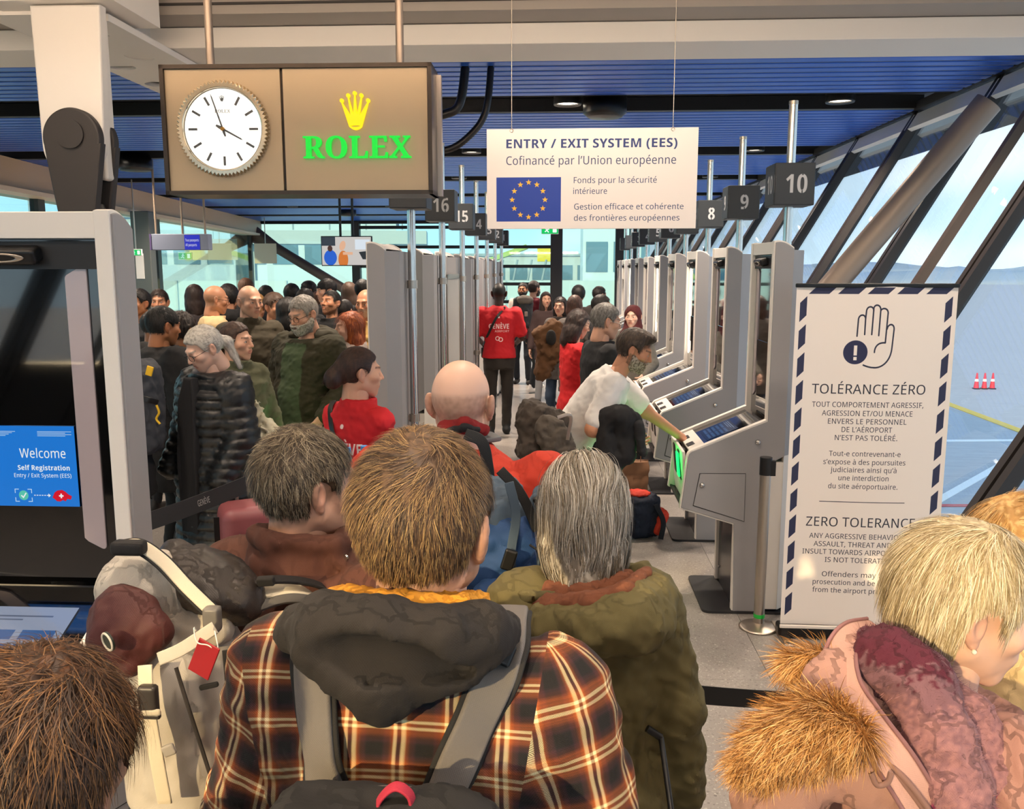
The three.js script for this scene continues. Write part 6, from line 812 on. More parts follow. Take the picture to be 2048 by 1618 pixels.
// man in the rust brown jacket
const rust = stand(603, 857, 1.72, { label: 'grey brown haired man in a rust brown jacket with the collar up, looking right', q: 0, build: 1.06, yaw: PI - 0.5, head: { yaw: -0.38, pitch: 0.06 }, skin: 'fair', hair: 0x3f3326, hair2: 0x5f5340, style: 'short', thick: 0.015, lump: 0.004, scalp: 0x5a4a3a, strands: 14000, strandLength: (p) => p.y > 0.02 ? 0.036 : 0.02, strandWidth: 0.0011, segments: 4, tones: [0x3d3022, 0x5c4d38, 0x82745c, 0x2e241a, 0x9a8d76], flow: flows.crown(V(0.0, 0.095, -0.06), 0.16, 0.9), trousers: 0x1d2027,
  top: { color: 0x4e2a1c, hem: 0.74, thick: 0.034, fold: 0.008, extraK: 0.02, extra: ({ tp, N }) => { const pr = []; for (let i = 0; i < 18; i++) { const pt = (a) => tp(Math.sin(a) * 0.09, 1.515 - 0.012 * Math.cos(a), -0.012 + Math.cos(a) * 0.088), a = 0.55 + i * 0.3, b = a + 0.3; pr.push(cap(pt(a).add(V(0, 0.012, 0)), pt(b).add(V(0, 0.012, 0)), 0.017), cap(pt(a).add(V(0, -0.035, 0)), pt(b).add(V(0, -0.035, 0)), 0.024)); } return union(pr, 0.02); } } });
{ const s = surf(rust, 690, 1116, 0.0); obj('snap', T(cyl(0.0075, 0.0075, 0.005, 0, 0, 0, 16, PI / 2), ...rust.local(s.p).toArray()), MT.chrome, rust.g); }
{
  const o = thing('trekking_backpack', 'off-white and maroon trekking backpack with a red tag, on the rust jacket man', 'backpack'), wh = cloth(0xb9b1a4, 0.8), mr = cloth(0x4e211c, 0.6), dk = cloth(0x2e2722, 0.45), bl = cloth(0x161414, 0.7), cream = cloth(0xd9cdb4, 0.8), e = new THREE.Euler(0.08, -0.45, 0.06);
  obj('main_body', lump([rb(at(372, 1440, 1.5), [0.11, 0.19, 0.1], 0.06, e), ell(at(330, 1400, 1.44), [0.07, 0.14, 0.06], e)], 0.0065, 0.03, 0.003, 10), wh, o); obj('base_panel', lump([rb(at(400, 1680, 1.5), [0.105, 0.12, 0.1], 0.05, e)], 0.009, 0.03, 0.003, 10), bl, o);
  obj('lid', lump([ell(at(318, 1205, 1.5), [0.108, 0.072, 0.1], new THREE.Euler(0.1, -0.4, -0.5)), ell(at(285, 1165, 1.46), [0.075, 0.06, 0.075]), ...ch([[330, 1290, 1.44, 0.04], [430, 1250, 1.46, 0.035]])], 0.0055, 0.04, 0.004, 12), wh, o);
  obj('lid_pocket', lump([ell(at(252, 1232, 1.395), [0.06, 0.058, 0.05], new THREE.Euler(0, 0, 0.5)), ...ch([[220, 1270, 1.385, 0.038], [262, 1320, 1.37, 0.028]]), ell(at(300, 1265, 1.375), [0.04, 0.035, 0.03])], 0.005, 0.03, 0.0035, 16), mr, o);
  obj('top_cover', lump([ell(at(432, 1168, 1.5), [0.095, 0.05, 0.085], new THREE.Euler(0, 0, -0.55)), ...ch([[345, 1105, 1.54, 0.028], [485, 1205, 1.5, 0.032]])], 0.006, 0.03, 0.005, 14), dk, o);
  obj('piping', tube([at(352, 1335, 1.36), at(372, 1400, 1.345), at(398, 1480, 1.35), at(430, 1580, 1.37)], 0.0035, 40, 8), dk, o); obj('daisy_chain', band([free(455, 1300, 1.4, [0.4, 0, 1]), free(462, 1380, 1.4, [0.4, 0, 1]), free(468, 1460, 1.41, [0.4, 0, 1])], 0.018, 0.005, 20), bl, o); for (const [x, y] of [[482, 1295], [418, 1372]]) obj('webbing_loop', T(rbox(0.034, 0.009, 0.008, 0.003), ...at(x, y, 1.375).toArray(), 0, 0, 0.25), bl, o);
  const lb = at(217, 1283, 1.318); obj('emblem', T(cyl(0.017, 0.017, 0.004, 0, 0, 0, 24, PI / 2), lb.x, lb.y, lb.z, 0.2, -0.6, 0), mat(0x18231a, 0.5), o); obj('emblem_ring', T(new THREE.TorusGeometry(0.015, 0.002, 6, 24), lb.x - 0.001, lb.y, lb.z + 0.002, 0.2, -0.6, 0), mat(0xcfc8ba, 0.5), o);
  const hs = [[245, 1092, 1.4], [275, 1090, 1.4], [320, 1118, 1.4], [375, 1175, 1.39], [430, 1228, 1.39]].map(([x, y, d]) => free(x, y, d, [0.3, 0.7, 0.6])); obj('compression_strap', band(hs, 0.022, 0.006, 40), cream, o); obj('strap_edging', band(hs.map((a) => ({ p: a.p.clone().addScaledVector(a.n, -0.003), n: a.n })), 0.03, 0.005, 40), bl, o);
  obj('ladder_lock', lump([rb(at(258, 1095, 1.385), [0.028, 0.012, 0.014], 0.006)], 0.004, 0.01, 0, 5), bl, o); obj('ladder_lock', lump([rb(at(425, 1238, 1.375), [0.014, 0.022, 0.012], 0.005)], 0.004, 0.01, 0, 5), mat(0x6a6660, 0.4), o);
  obj('side_strap', band([free(318, 1318, 1.335, [-0.2, 0.3, 1]), free(360, 1300, 1.335, [0, 0.3, 1]), free(430, 1255, 1.35, [0.1, 0.3, 1])], 0.022, 0.005, 20), wh, o);
  obj('front_strap', band([free(290, 1330, 1.345), free(292, 1375, 1.335), free(300, 1440, 1.33), free(314, 1520, 1.335), free(330, 1606, 1.345)], 0.025, 0.005, 40), cream, o);
  obj('buckle', [lump([rb(at(297, 1400, 1.325), [0.016, 0.026, 0.009], 0.005)], 0.0035, 0.01, 0, 5), T(rbox(0.036, 0.009, 0.01, 0.003), ...at(300, 1432, 1.322).toArray())], mat(0x35302c, 0.4), o); obj('buckle_bar', T(rbox(0.034, 0.011, 0.008, 0.004), ...at(302, 1425, 1.318).toArray(), 0, 0, 0.05), cream, o);
  obj('side_buckle', T(rbox(0.022, 0.02, 0.01, 0.004), ...at(338, 1500, 1.335).toArray(), 0, 0, 0.4), wh, o);
  const tg = at(408, 1318, 1.31), a = at(392, 1262, 1.315), b = at(430, 1262, 1.33); obj('tag', T(rbox(0.04, 0.062, 0.003, 0.0014), tg.x, tg.y, tg.z, 0, -0.2, -0.42), mat(0x8e0b16, 0.5), o); obj('tag_string', tube([b, at(434, 1300, 1.31), at(415, 1290, 1.305), at(395, 1285, 1.305), at(388, 1255, 1.31), a], 0.0011, 50, 6), mat(0xe6e0d6, 0.6), o);
  obj('shoulder_strap', band([free(478, 1225, 1.5, [0, 1, 0.6]), free(520, 1200, 1.52, [0, 1, 0.5]), free(580, 1183, 1.56, [0.1, 1, 0.4]), free(650, 1195, 1.62, [0.2, 1, 0.2])], 0.05, 0.016, 30), cream, o); obj('strap_edging', band([free(478, 1232, 1.485, [0, 0.7, 1]), free(520, 1213, 1.495, [0, 0.7, 1]), free(580, 1197, 1.53, [0, 0.7, 1]), free(655, 1207, 1.59, [0.2, 0.7, 1])], 0.018, 0.012, 30), cloth(0x55524e, 0.9), o);
  obj('load_strap', band([free(470, 1175, 1.5, [0, 1, 0.5]), free(540, 1160, 1.53, [0, 1, 0.4]), free(620, 1165, 1.58, [0.1, 1, 0.3]), free(680, 1190, 1.63, [0.2, 1, 0.2])], 0.022, 0.008, 30), bl, o); obj('strap_buckle', T(rbox(0.032, 0.018, 0.014, 0.004), ...at(532, 1162, 1.5).toArray(), 0.3, 0, 0.1), bl, o);
  obj('far_strap', band([free(452, 1125, 1.8, [-1, 0.3, 0.3]), free(468, 1085, 1.82, [-0.5, 1, 0.2]), free(490, 1080, 1.84, [0.3, 1, 0])], 0.05, 0.012, 20), cloth(0x3a352c, 0.9), o);
}
// woman with long grey hair in the olive parka
const olive = stand(1190, 914, 1.85, { label: 'woman with shoulder length grey hair in an olive green hooded parka', female: true, q: 0, dx: 0.02, build: 0.92, yaw: PI + 0.12, head: { yaw: -0.15, pitch: 0.1 }, skin: 'fair', hair: 0x6f675c, hair2: 0xa0988c, style: 'bob', length: 0.15, width: 1.02, thick: 0.02, lump: 0.006, strands: 16000, strandLength: 0.13, strandWidth: 0.0014, segments: 6, tones: [0x8a8276, 0xb5ada0, 0x5f574c, 0xcfc8bc, 0x74654f], flow: flows.down(0.16), trousers: 0x20232b,
  top: { name: 'parka', color: 0x5a5230, hem: 0.45, thick: 0.036, flare: 0.03, fold: 0.008, cell: 0.9 } });
{
  const P = olive.g; P.updateMatrixWorld(true); const inv = P.matrixWorld.clone().invert(), om = cloth(0x5e5634, 0.9);
  const inner = union(ch([[1085, 1170, 1.78, 0.05], [1160, 1160, 1.78, 0.062], [1245, 1142, 1.8, 0.05]]), 0.04);
  obj('hood', lump([...ch([[1050, 1232, 1.79, 0.03], [1100, 1242, 1.71, 0.036], [1190, 1250, 1.66, 0.048], [1270, 1238, 1.67, 0.056], [1305, 1195, 1.74, 0.042], [1285, 1150, 1.85, 0.032]]), ...ch([[1240, 1245, 1.66, 0.05], [1305, 1245, 1.69, 0.036]])], 0.0065, 0.04, 0.006, 14, (x, y, z, d) => smax(d, -inner(x, y, z), 0.012)).applyMatrix4(inv), om, P);
  obj('hood_lining', lump([...ch([[1060, 1205, 1.79, 0.014], [1100, 1206, 1.71, 0.018], [1180, 1202, 1.665, 0.02], [1250, 1182, 1.675, 0.018], [1292, 1145, 1.76, 0.014]]), ...ch([[1090, 1190, 1.79, 0.03], [1170, 1185, 1.76, 0.035], [1250, 1165, 1.8, 0.03]])], 0.005, 0.012, 0.003, 40).applyMatrix4(inv), cloth(0x74452f, 0.95), P);
  obj('collar_flap', lump([rb(at(1050, 1235, 1.77), [0.022, 0.062, 0.012], 0.01, new THREE.Euler(0, 0.3, -0.06)), ...ch([[1062, 1195, 1.77, 0.014], [1100, 1192, 1.72, 0.012]])], 0.0055, 0.02, 0.003, 20).applyMatrix4(inv), om, P);
  for (const [x, y] of [[1068, 1197], [1062, 1262]]) { const q = olive.local(at(x, y, 1.742)); obj('snap', T(cyl(0.006, 0.006, 0.006, 0, 0, 0, 14, PI / 2), q.x, q.y, q.z), mat(0x6a5a48, 0.3, { metalness: 1 }), P); }
  const cane = thing('walking_stick', 'thin black walking stick beside the olive parka', 'stick'), a = at(1322, 1475, 1.75), b = at(1345, 1640, 1.6), d = b.clone().sub(a), f = a.clone().addScaledVector(d, (a.y) / (a.y - b.y) * 0.999); obj('shaft', rod(a, f, 0.006, 10), MT.black, cane); obj('grip', [rod(a, a.clone().add(V(-0.03, 0.02, 0)), 0.008, 10)], MT.black, cane); obj('ferrule', T(cyl(0.009, 0.009, 0.02, 0, 0.01, 0), f.x, 0, f.z), MT.soot, cane);
}
// bald man in the orange red jacket with the blue pack
const bald = stand(922, 716, 2.4, { label: 'bald man in an orange red jacket, seen from behind', q: 0, build: 1.3, neck: 1.2, headScale: 1.04, yaw: PI - 0.12, head: { yaw: -0.08 }, skin: 'pale', style: 'balding', scalp: 0x866654, brow: 0x7a5a44, stubble: 0x9a7a62, trousers: 0x23252b,
  top: { color: 0xb5301a, hem: 0.78, thick: 0.026, collar: 0.05, fold: 0.006, quilt: { pitch: 0.011, amp: 0.0012 } } });
{
  const P = bald.g; P.updateMatrixWorld(true); const inv = P.matrixWorld.clone().invert(); obj('collar', lump(ch([[872, 872, 2.38, 0.018], [892, 858, 2.33, 0.02], [930, 850, 2.31, 0.02], [968, 860, 2.36, 0.018]]), 0.006, 0.02, 0.003, 30).applyMatrix4(inv), cloth(0x7e1618, 0.95), P); obj('collar_tab', lump(ch([[893, 864, 2.305, 0.01], [930, 855, 2.285, 0.011], [955, 860, 2.3, 0.009]]), 0.004, 0.01, 0.002, 40).applyMatrix4(inv), cloth(0x17181c, 0.9), P);
  const o = thing('hiking_backpack', 'blue and grey hiking backpack on the bald man in red', 'backpack'), bm = cloth(0x1d4274, 0.75), gm = cloth(0x435465, 0.8), bk = cloth(0x141518, 0.7), e = new THREE.Euler(0.06, -0.15, -0.06);
  obj('main_body', lump([rb(at(978, 1190, 2.07), [0.12, 0.23, 0.085], 0.06, e)], 0.008, 0.03, 0.008, 14), bm, o); obj('lid', lump([rb(at(962, 1005, 2.12), [0.105, 0.065, 0.08], 0.05, e), ell(at(985, 1040, 2.04), [0.1, 0.06, 0.06])], 0.007, 0.03, 0.007, 17), gm, o);
  obj('front_pocket', lump([rb(at(1015, 1240, 1.96), [0.09, 0.09, 0.05], 0.04, e)], 0.007, 0.02, 0.006, 16), bm, o); obj('side_pocket', lump([rb(at(1078, 1110, 2.08), [0.03, 0.17, 0.06], 0.028, e)], 0.007, 0.02, 0.006, 18), gm, o);
  const S = (pts, d, w, m, nm = 'strap') => obj(nm, band(pts.map(([x, y]) => free(x, y, d, [0.2, 0.3, 1])), w, 0.006, 24), m, o);
  S([[930, 868], [962, 882], [975, 930], [980, 985]], 2.17, 0.03, bk); S([[1018, 965], [1032, 1030], [1022, 1110], [1030, 1190]], 1.95, 0.022, gm); S([[1000, 940], [1040, 985], [1075, 1060]], 1.99, 0.024, bk); S([[985, 1180], [1040, 1172], [1080, 1150]], 1.93, 0.02, gm); S([[955, 1240], [985, 1300], [1010, 1370]], 1.9, 0.02, bk);
  obj('shoulder_strap', band([surf(bald, 948, 880, 0.015), surf(bald, 965, 872, 0.012), surf(bald, 985, 868, 0.01)], 0.06, 0.014, 20), cloth(0x6a6c6e, 0.8), o);
  for (const [x, y, d, r] of [[1085, 1010, 1.99, 0.5], [1060, 1180, 1.92, 0.2], [1018, 1120, 1.925, -0.3]]) obj('buckle', T(rbox(0.03, 0.05, 0.014, 0.005), ...at(x, y, d).toArray(), 0, 0, r), MT.black, o);
  obj('drawcord', tube([at(1060, 1090, 1.95), at(1078, 1105, 1.93), at(1082, 1150, 1.93), at(1086, 1185, 1.93)], 0.003, 30, 6), MT.black, o); obj('cord_lock', T(new THREE.SphereGeometry(0.012, 12, 10), ...at(1085, 1192, 1.93).toArray()), MT.black, o);
}
// woman with white blond hair in the pink parka
const pink = stand(1918, 1075, 1.36, { label: 'woman with short white blond hair in a pink fur trimmed parka, facing right', female: true, q: 0, build: 1.12, yaw: PI / 2 + 0.3, head: { yaw: -0.4, pitch: 0.25 }, headScale: 1.05, earCut: 0.042, strandOptions: { ears: 0.0 }, skin: 'pale', hair: 0x9d8d70, hair2: 0xc4b696, style: 'short', thick: 0.026, lump: 0.006, strands: 16000, strandLength: (p) => (p.z > 0.02 ? 0.032 : 0.062), strandWidth: 0.0011, segments: 5, tones: [0xc6b898, 0xa3936f, 0xd8ccb2, 0x8d7b5a], flow: flows.crown(V(0.0, 0.11, -0.03), 0.06, 0.4), brow: 0xa58a6a, earring: true, trousers: 0x23252b,
  top: { name: 'parka', color: 0x9a736a, hem: 0.6, thick: 0.045, fold: 0.009, cell: 0.85 } });
{
  const P = pink.g; P.updateMatrixWorld(true); const inv = P.matrixWorld.clone().invert(), pm = cloth(0xa07a70, 0.8), rib = cloth(0x9a6f72, 0.85);
  obj('hood', lump([...ch([[1700, 1295, 1.3, 0.022], [1668, 1370, 1.24, 0.034], [1690, 1460, 1.19, 0.048], [1760, 1560, 1.17, 0.046], [1830, 1640, 1.18, 0.04]]), ...ch([[1620, 1500, 1.2, 0.05], [1560, 1600, 1.22, 0.06], [1560, 1720, 1.24, 0.07]])], 0.0065, 0.04, 0.005, 16).applyMatrix4(inv), pm, P);
  const rim = [[1760, 1262, 1.36, [0.2, 1, 0.3]], [1712, 1272, 1.31, [-0.3, 1, 0.5]], [1682, 1320, 1.25, [-0.8, 0.6, 0.6]], [1690, 1385, 1.19, [-0.6, 0.6, 0.8]], [1735, 1455, 1.135, [-0.2, 0.7, 0.9]], [1795, 1535, 1.1, [0, 0.7, 0.9]], [1870, 1660, 1.085, [0.1, 0.6, 0.9]]].map(([x, y, d, n]) => free(x, y, d, n));
  obj('hood_facing', band(rim, 0.052, 0.01, 60).applyMatrix4(inv), cloth(0xb08a80, 0.75), P);
  const edge = (k) => { const cp = new THREE.CatmullRomCurve3(rim.map((a) => a.p)), pts = []; for (let i = 0; i <= 24; i++) { const t = i / 24, g = cp.getTangent(t), f = t * (rim.length - 1), q = Math.min(rim.length - 2, Math.floor(f)), n = rim[q].n.clone().lerp(rim[q + 1].n, f - q); n.addScaledVector(g, -n.dot(g)).normalize(); pts.push(cp.getPoint(t).addScaledVector(new THREE.Vector3().crossVectors(g, n), k).addScaledVector(n, 0.004)); } return tube(pts, 0.0032, 70, 8); };
  for (const k of [-0.027, 0.027]) obj('piping', edge(k).applyMatrix4(inv), rib, P);
  for (let i = 0; i < 5; i++) obj('placket_rib', tube([at(1722 + i * 9, 1500 + i * 3, 1.12 - i * 0.003), at(1775 + i * 9, 1560, 1.1 - i * 0.003), at(1850 + i * 9, 1660, 1.09 - i * 0.003)], 0.0045, 30, 8).applyMatrix4(inv), pm, P);
  obj('drawstring', tube([at(1742, 1545, 1.08), at(1755, 1570, 1.075), at(1775, 1565, 1.075), at(1782, 1545, 1.08)], 0.004, 24, 8).applyMatrix4(inv), pm, P);
  const core = lump([...ch([[1515, 1515, 1.16, 0.022], [1570, 1480, 1.14, 0.03], [1635, 1455, 1.12, 0.032], [1705, 1468, 1.1, 0.022]]), ...ch([[1590, 1330, 1.3, 0.012], [1650, 1310, 1.3, 0.014]])], 0.007, 0.02, 0.006, 30), fc = paint(core, (t) => t.set(0x8f6237));
  const fur = strands(fc, 14000, { seed: 77, length: 0.042, width: 0.0011, segments: 4, colors: [0xc79558, 0xa8753d, 0xe0b883, 0x80552c, 0xd8a768], twist: 1.2, flow: (d, p, n, s, r) => { d.set(-0.7 + r.x * 1.2, -0.35 - 0.5 * s + r.y * 1.2, 0.4 + r.z * 1.2); d.addScaledVector(n, -d.dot(n)).normalize().addScaledVector(n, 0.75 * (1 - s * 0.6)); } });
  obj('fur_trim', [fc, fur].map((g) => g.applyMatrix4(inv)), HAIR, P);
  const sc = new THREE.Color(0x4f1a2c), c2 = new THREE.Color(0x6f4f58), c3 = new THREE.Color(0x9a6f70), c4 = new THREE.Color(0x8a2a5c), c5 = new THREE.Color(0x4b4450);
  const scarf = lump([...ch([[1745, 1290, 1.31, 0.03], [1775, 1320, 1.24, 0.045], [1840, 1370, 1.2, 0.045], [1880, 1470, 1.15, 0.042], [1905, 1580, 1.12, 0.046], [1930, 1700, 1.12, 0.05]]), ...ch([[1880, 1390, 1.26, 0.03], [1945, 1430, 1.22, 0.028], [1985, 1560, 1.17, 0.03], [2010, 1700, 1.16, 0.03]]), ...ch([[1800, 1300, 1.33, 0.035], [1860, 1345, 1.28, 0.03]])], 0.0055, 0.025, 0.004, 26);
  const sy = (t, x, y, z) => { const k = 1.62 - y, n = noise3(x * 60, y * 60, z * 60) * 0.02; if (k + n < 0.13) t.copy(sc); else if (k + n < 0.165) t.copy(x > 0.62 ? c5 : c2); else if (k + n < 0.285) t.copy(c3).lerp(c2, 0.5 + 0.5 * noise3(x * 90, y * 90, z * 90)); else t.copy(c4); }; paint(scarf, sy);
  const fz = strands(scarf, 9000, { seed: 5, length: 0.012, width: 0.0006, segments: 2, colors: [0xc9a6a2, 0x8d6a70, 0xa27b80], twist: 1, flow: (d, p, n, s, r) => d.set(r.x, r.y - 0.3, r.z).addScaledVector(n, 0.4) }); { const q = fz.attributes.position, c = fz.attributes.color, t = new THREE.Color(); for (let i = 0; i < q.count; i++) { sy(t, q.getX(i), q.getY(i), q.getZ(i)); const k = 0.8 + 0.5 * c.getX(i); c.setXYZ(i, t.r * k, t.g * k, t.b * k); } }
  obj('scarf', [scarf, fz].map((g) => g.applyMatrix4(inv)), cloth(0xffffff, 0.95, { vertexColors: true }), P);
}
// the other blond woman, cut by the right edge
const blond = stand(2075, 1005, 1.85, { label: 'golden blond woman at the right edge in a brown patterned sweater and cream coat', female: true, q: 0, yaw: -PI / 2 - 0.3, head: { pitch: 0.3 }, skin: 'pale', hair: 0xb98a4a, hair2: 0xd9b070, style: 'bob', length: 0.12, thick: 0.026, lump: 0.006, strands: 9000, strandLength: 0.1, strandWidth: 0.0013, segments: 5, tones: [0xd2a55e, 0xe9c98a, 0xb0803e], flow: flows.down(0.12), trousers: 0x23252b,
  top: { name: 'sweater', mat: mat(0xffffff, 0.95, { map: wrap(canvas(256, 256, (c, w, h) => { c.fillStyle = '#7d523c'; c.fillRect(0, 0, w, h); c.strokeStyle = '#dcc3a4'; c.lineWidth = 12; for (let j = 0; j < 3; j++) for (let i = 0; i < 3; i++) { c.beginPath(); const x = i * 85 + 42, y = j * 85 + 42; c.moveTo(x, y - 32); c.lineTo(x + 28, y); c.lineTo(x, y + 32); c.lineTo(x - 28, y); c.closePath(); c.stroke(); } }), 7, 7) }), hem: 0.8, thick: 0.02 }, over: [{ name: 'coat', hem: 0.5, thick: 0.04, paint: (t, x, y, z) => t.set(z > 0.1 && Math.abs(x) < 0.07 && y < 1.42 ? 0x7d523c : 0xc9b184) }] });
// whoever stands closest, only the back of the head in view
const near = stand(48, 1352, 0.84, { label: 'person with tousled sunlit brown hair close at the lower left corner', q: 0, yaw: PI - 0.1, head: { pitch: 0.12 }, headScale: 1.02, skin: 'fair', hair: 0x3a2416, hair2: 0x5c3a20, style: 'short', thick: 0.028, lump: 0.01, scalp: 0x4a3020, strands: 12000, strandLength: (p) => p.y > 0.05 ? 0.06 : 0.045, strandWidth: 0.0011, segments: 5, tones: [0x3d2817, 0x5e4026, 0x7d5832, 0x2c1b0e], flow: flows.crown(V(-0.03, 0.1, -0.03), 0.14, 0.8), top: { color: 0x26282e, hem: 0.8, thick: 0.03, collar: 0.03 }, trousers: 0x1c1d22 });
// ---------------------------------------------------------------- bags and things carried
{
  const o = thing('shoulder_bag', 'grey brown backpack hanging at the hip of the bending man', 'bag'), m = cloth(0x3d342c, 0.8), z = 5.0; obj('main_body', lump([rb(at(1085, 870, z), [0.12, 0.17, 0.1], 0.06, new THREE.Euler(0, 0.3, -0.35)), ell(at(1065, 840, z), [0.1, 0.13, 0.1])], 0.009, 0.03, 0.01, 14), m, o); obj('flap', lump([ell(at(1110, 880, z - 0.14), [0.1, 0.16, 0.05], new THREE.Euler(0, 0, 0.5))], 0.008, 0.02, 0.008, 16), cloth(0x4c443b, 0.8), o); obj('strap', band([free(1115, 835, z - 0.19), free(1140, 830, z - 0.19), free(1135, 880, z - 0.19)], 0.02, 0.005, 20), MT.steel, o); obj('red_trim', T(rbox(0.05, 0.012, 0.01, 0.004), ...at(1084, 845, z - 0.13).toArray(), 0, 0, -0.2), mat(0x9a2a1c, 0.6), o);
  const j = thing('folded_jacket', 'black jacket draped over the forearm of the bending man', 'jacket'); obj('cloth', lump([...ch([[1212, 828, 5.02, 0.045], [1240, 832, 5.0, 0.06], [1268, 842, 5.02, 0.045]]), ...ch([[1212, 845, 5.02, 0.05], [1215, 930, 5.02, 0.075], [1222, 985, 5.05, 0.06]]), ...ch([[1252, 840, 5.02, 0.055], [1252, 910, 5.02, 0.06]])], 0.009, 0.05, 0.006, 9), cloth(0x141417, 0.85), j); obj('sleeve', lump(ch([[1278, 850, 4.98, 0.034], [1284, 905, 4.98, 0.028]]), 0.008, 0.02, 0.005, 14), cloth(0x1a1a1d, 0.85), j);
  const gp = (px, py) => { const p = at(px, py, 1), c = camera.position, k = c.y / (c.y - p.y); return V(p.x * k, 0, p.z * k); };
  const b = gp(1296, 1072), r = thing('rucksack', 'navy rucksack with red trim standing on the floor by the kiosk', 'backpack', [b.x - 0.02, 0, b.z]); obj('main_body', lump([rb(V(-0.03, 0.17, 0), [0.13, 0.165, 0.1], 0.05, new THREE.Euler(0, 0.3, 0.05))], 0.009, 0.02, 0.008, 14), cloth(0x131a2c, 0.8), r); obj('side_panel', lump([rb(V(0.1, 0.13, 0.03), [0.04, 0.1, 0.07], 0.03, new THREE.Euler(0, 0.3, -0.3))], 0.008, 0.02, 0.006, 16), cloth(0xd03a22, 0.7), r); obj('top_flap', lump([ell(V(-0.07, 0.34, 0), [0.1, 0.03, 0.08])], 0.008, 0.02, 0.006, 18), cloth(0xc8341f, 0.7), r); obj('strap', band([{ p: V(0.06, 0.28, 0.1), n: V(0.3, 0.2, 1) }, { p: V(0.12, 0.15, 0.12), n: V(0.3, 0, 1) }, { p: V(0.1, 0.02, 0.14), n: V(0, 0.3, 1) }], 0.04, 0.01, 16), cloth(0x0c0f18), r);
  const pb = gp(1268, 985), q = thing('paper_bag', 'brown paper carrier bag on the floor behind the grey haired woman', 'bag', [pb.x, 0, pb.z]); { const g = new THREE.BoxGeometry(0.24, 0.3, 0.13, 8, 8, 6), p = g.attributes.position; for (let i = 0; i < p.count; i++) { const y = p.getY(i), n = 0.012 * noise3(p.getX(i) * 14, y * 12, p.getZ(i) * 14) * sstep(-0.15, -0.1, y); p.setXYZ(i, p.getX(i) * (1 + 0.15 * y) + n, y, p.getZ(i) + n); } g.computeVertexNormals(); obj('sack', g.translate(0, 0.15, 0), mat(0x6b4a30, 0.8), q); obj('handle', tube([V(-0.05, 0.3, 0.05), V(-0.04, 0.38, 0.04), V(0.04, 0.38, 0.04), V(0.05, 0.3, 0.05)], 0.004, 20, 6), mat(0x5a3c26, 0.8), q); }
  const sp = at(524, 1000, 4.5), sc = thing('suitcase', 'dusty pink hard shell suitcase behind the grey queue belt', 'suitcase', [sp.x, 0, sp.z], 0.5); sc.scale.setScalar(1.25); { const pk = mat(0x8a4d52, 0.45); obj('shell', rbox(0.36, 0.58, 0.22, 0.05, 0, 0.36, 0), pk, sc); for (let i = 0; i < 6; i++) obj('rib', rbox(0.37, 0.012, 0.012, 0.005, 0, 0.16 + i * 0.075, 0.121), pk, sc); for (const x of [-0.15, 0.15]) for (const z of [-0.08, 0.08]) obj('wheel', cyl(0.03, 0.03, 0.03, x, 0.035, z, 16, PI / 2), MT.black, sc); obj('handle', [rod(V(-0.09, 0.6, -0.1), V(-0.09, 0.7, -0.1), 0.008), rod(V(0.09, 0.6, -0.1), V(0.09, 0.7, -0.1), 0.008), rod(V(-0.1, 0.7, -0.1), V(0.1, 0.7, -0.1), 0.012)], MT.steel, sc); obj('zip', box(0.405, 0.5, 0.008, 0, 0.35, 0), MT.black, sc); }
  const pl = thing('plastic_bag', 'pale plastic carrier bag lit green beside the puffer coat', 'bag'); obj('sack', lump([ell(at(527, 870, 5.0), [0.1, 0.11, 0.08]), ...ch([[515, 835, 5.0, 0.04], [512, 810, 5.0, 0.02]])], 0.009, 0.04, 0.016, 16), mat(0xb9b39a, 0.5), pl); obj('handle', tube([at(505, 838, 5), at(510, 800, 5.02), at(522, 838, 5)], 0.006, 20, 6), mat(0xb9b39a, 0.5), pl);
  const w = stand(222, 640, 4.5, { label: 'traveller mostly hidden behind the left kiosk, wearing a grey rucksack', q: 2, yaw: -PI / 2, skin: 'fair', hair: 0x2a1d16, style: 'short', top: { color: 0x22242a, hem: 0.8, thick: 0.025 }, trousers: 0x15161a });
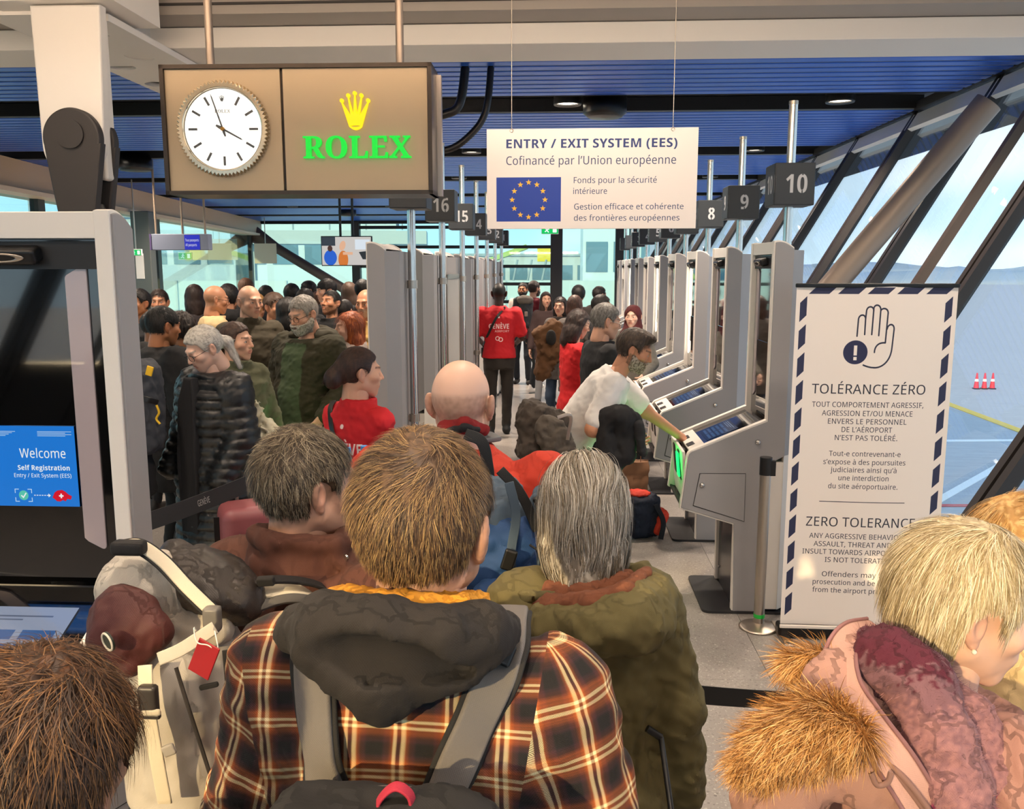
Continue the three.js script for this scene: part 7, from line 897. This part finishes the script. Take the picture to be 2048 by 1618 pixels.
  const g = thing('rucksack', 'grey rucksack with yellow tags at the edge of the left kiosk', 'backpack'); obj('main_body', lump([rb(at(282, 815, 4.5), [0.1, 0.26, 0.14], 0.09)], 0.01, 0.03, 0.008, 12), cloth(0x3b3e45, 0.8), g); obj('yellow_tag', T(rbox(0.035, 0.05, 0.01, 0.004), ...at(299, 742, 4.365).toArray(), 0, 0, -0.3), mat(0xe0b21c, 0.6), g); obj('strap', band([free(276, 795, 4.36), free(298, 800, 4.355), free(316, 805, 4.4)], 0.03, 0.006, 16), MT.black, g); obj('yellow_cord', tube([at(313, 810, 4.36), at(318, 825, 4.36), at(313, 838, 4.36), at(320, 848, 4.36)], 0.006, 24, 6), mat(0xd0a81c, 0.6), g);
  const mb = thing('backpack', 'dark grey backpack on the man in the maroon jumper', 'backpack'); obj('main_body', lump([rb(at(1046, 625, 14.3), [0.16, 0.26, 0.12], 0.08, new THREE.Euler(0, -0.7, 0))], 0.018, 0.03, 0.01, 9), cloth(0x2b2d30, 0.8), mb); obj('top_panel', lump([ell(at(1050, 600, 14.2), [0.14, 0.08, 0.1])], 0.018, 0.02, 0.006, 12), cloth(0x6b6258, 0.8), mb); obj('clip', T(rbox(0.05, 0.08, 0.02, 0.008), ...at(1052, 628, 14.12).toArray()), MT.steel, mb);
  const fc = thing('folded_coat', 'brown coat with a fluffy hood hanging from a woman’s arm', 'coat'); obj('cloth', lump([...ch([[1082, 668, 9.9, 0.1], [1100, 700, 9.9, 0.14], [1085, 745, 9.9, 0.1]]), ...ch([[1108, 655, 9.9, 0.1], [1120, 690, 9.9, 0.1]])], 0.016, 0.06, 0.02, 9), cloth(0x5a3c22, 0.9), fc); obj('dark_lining', lump([ell(at(1102, 675, 9.75), [0.06, 0.09, 0.04])], 0.014, 0.02, 0.004, 14), cloth(0x120f0d), fc);
  const cs = thing('crossbody_bag', 'thin black crossbody strap over the red polo of the walking man', 'bag'); obj('strap', band([surf(staffB, 1010, 608, 0.01), surf(staffB, 992, 637, 0.01), surf(staffB, 978, 665, 0.01), surf(staffB, 966, 685, 0.012)], 0.03, 0.006, 20), MT.black, cs); obj('pouch', T(rbox(0.06, 0.14, 0.16, 0.02), ...at(968, 704, 11.0).toArray()), MT.black, cs);
  const ca = thing('crossbody_bag', 'black crossbody strap over the red jacket of the woman with the bun', 'bag'); obj('strap', band([surf(staffA, 667, 778, 0.008), surf(staffA, 661, 815, 0.008), surf(staffA, 663, 855, 0.008), surf(staffA, 672, 890, 0.008)], 0.028, 0.005, 20), MT.black, ca);
}
renderer.render(scene, camera);
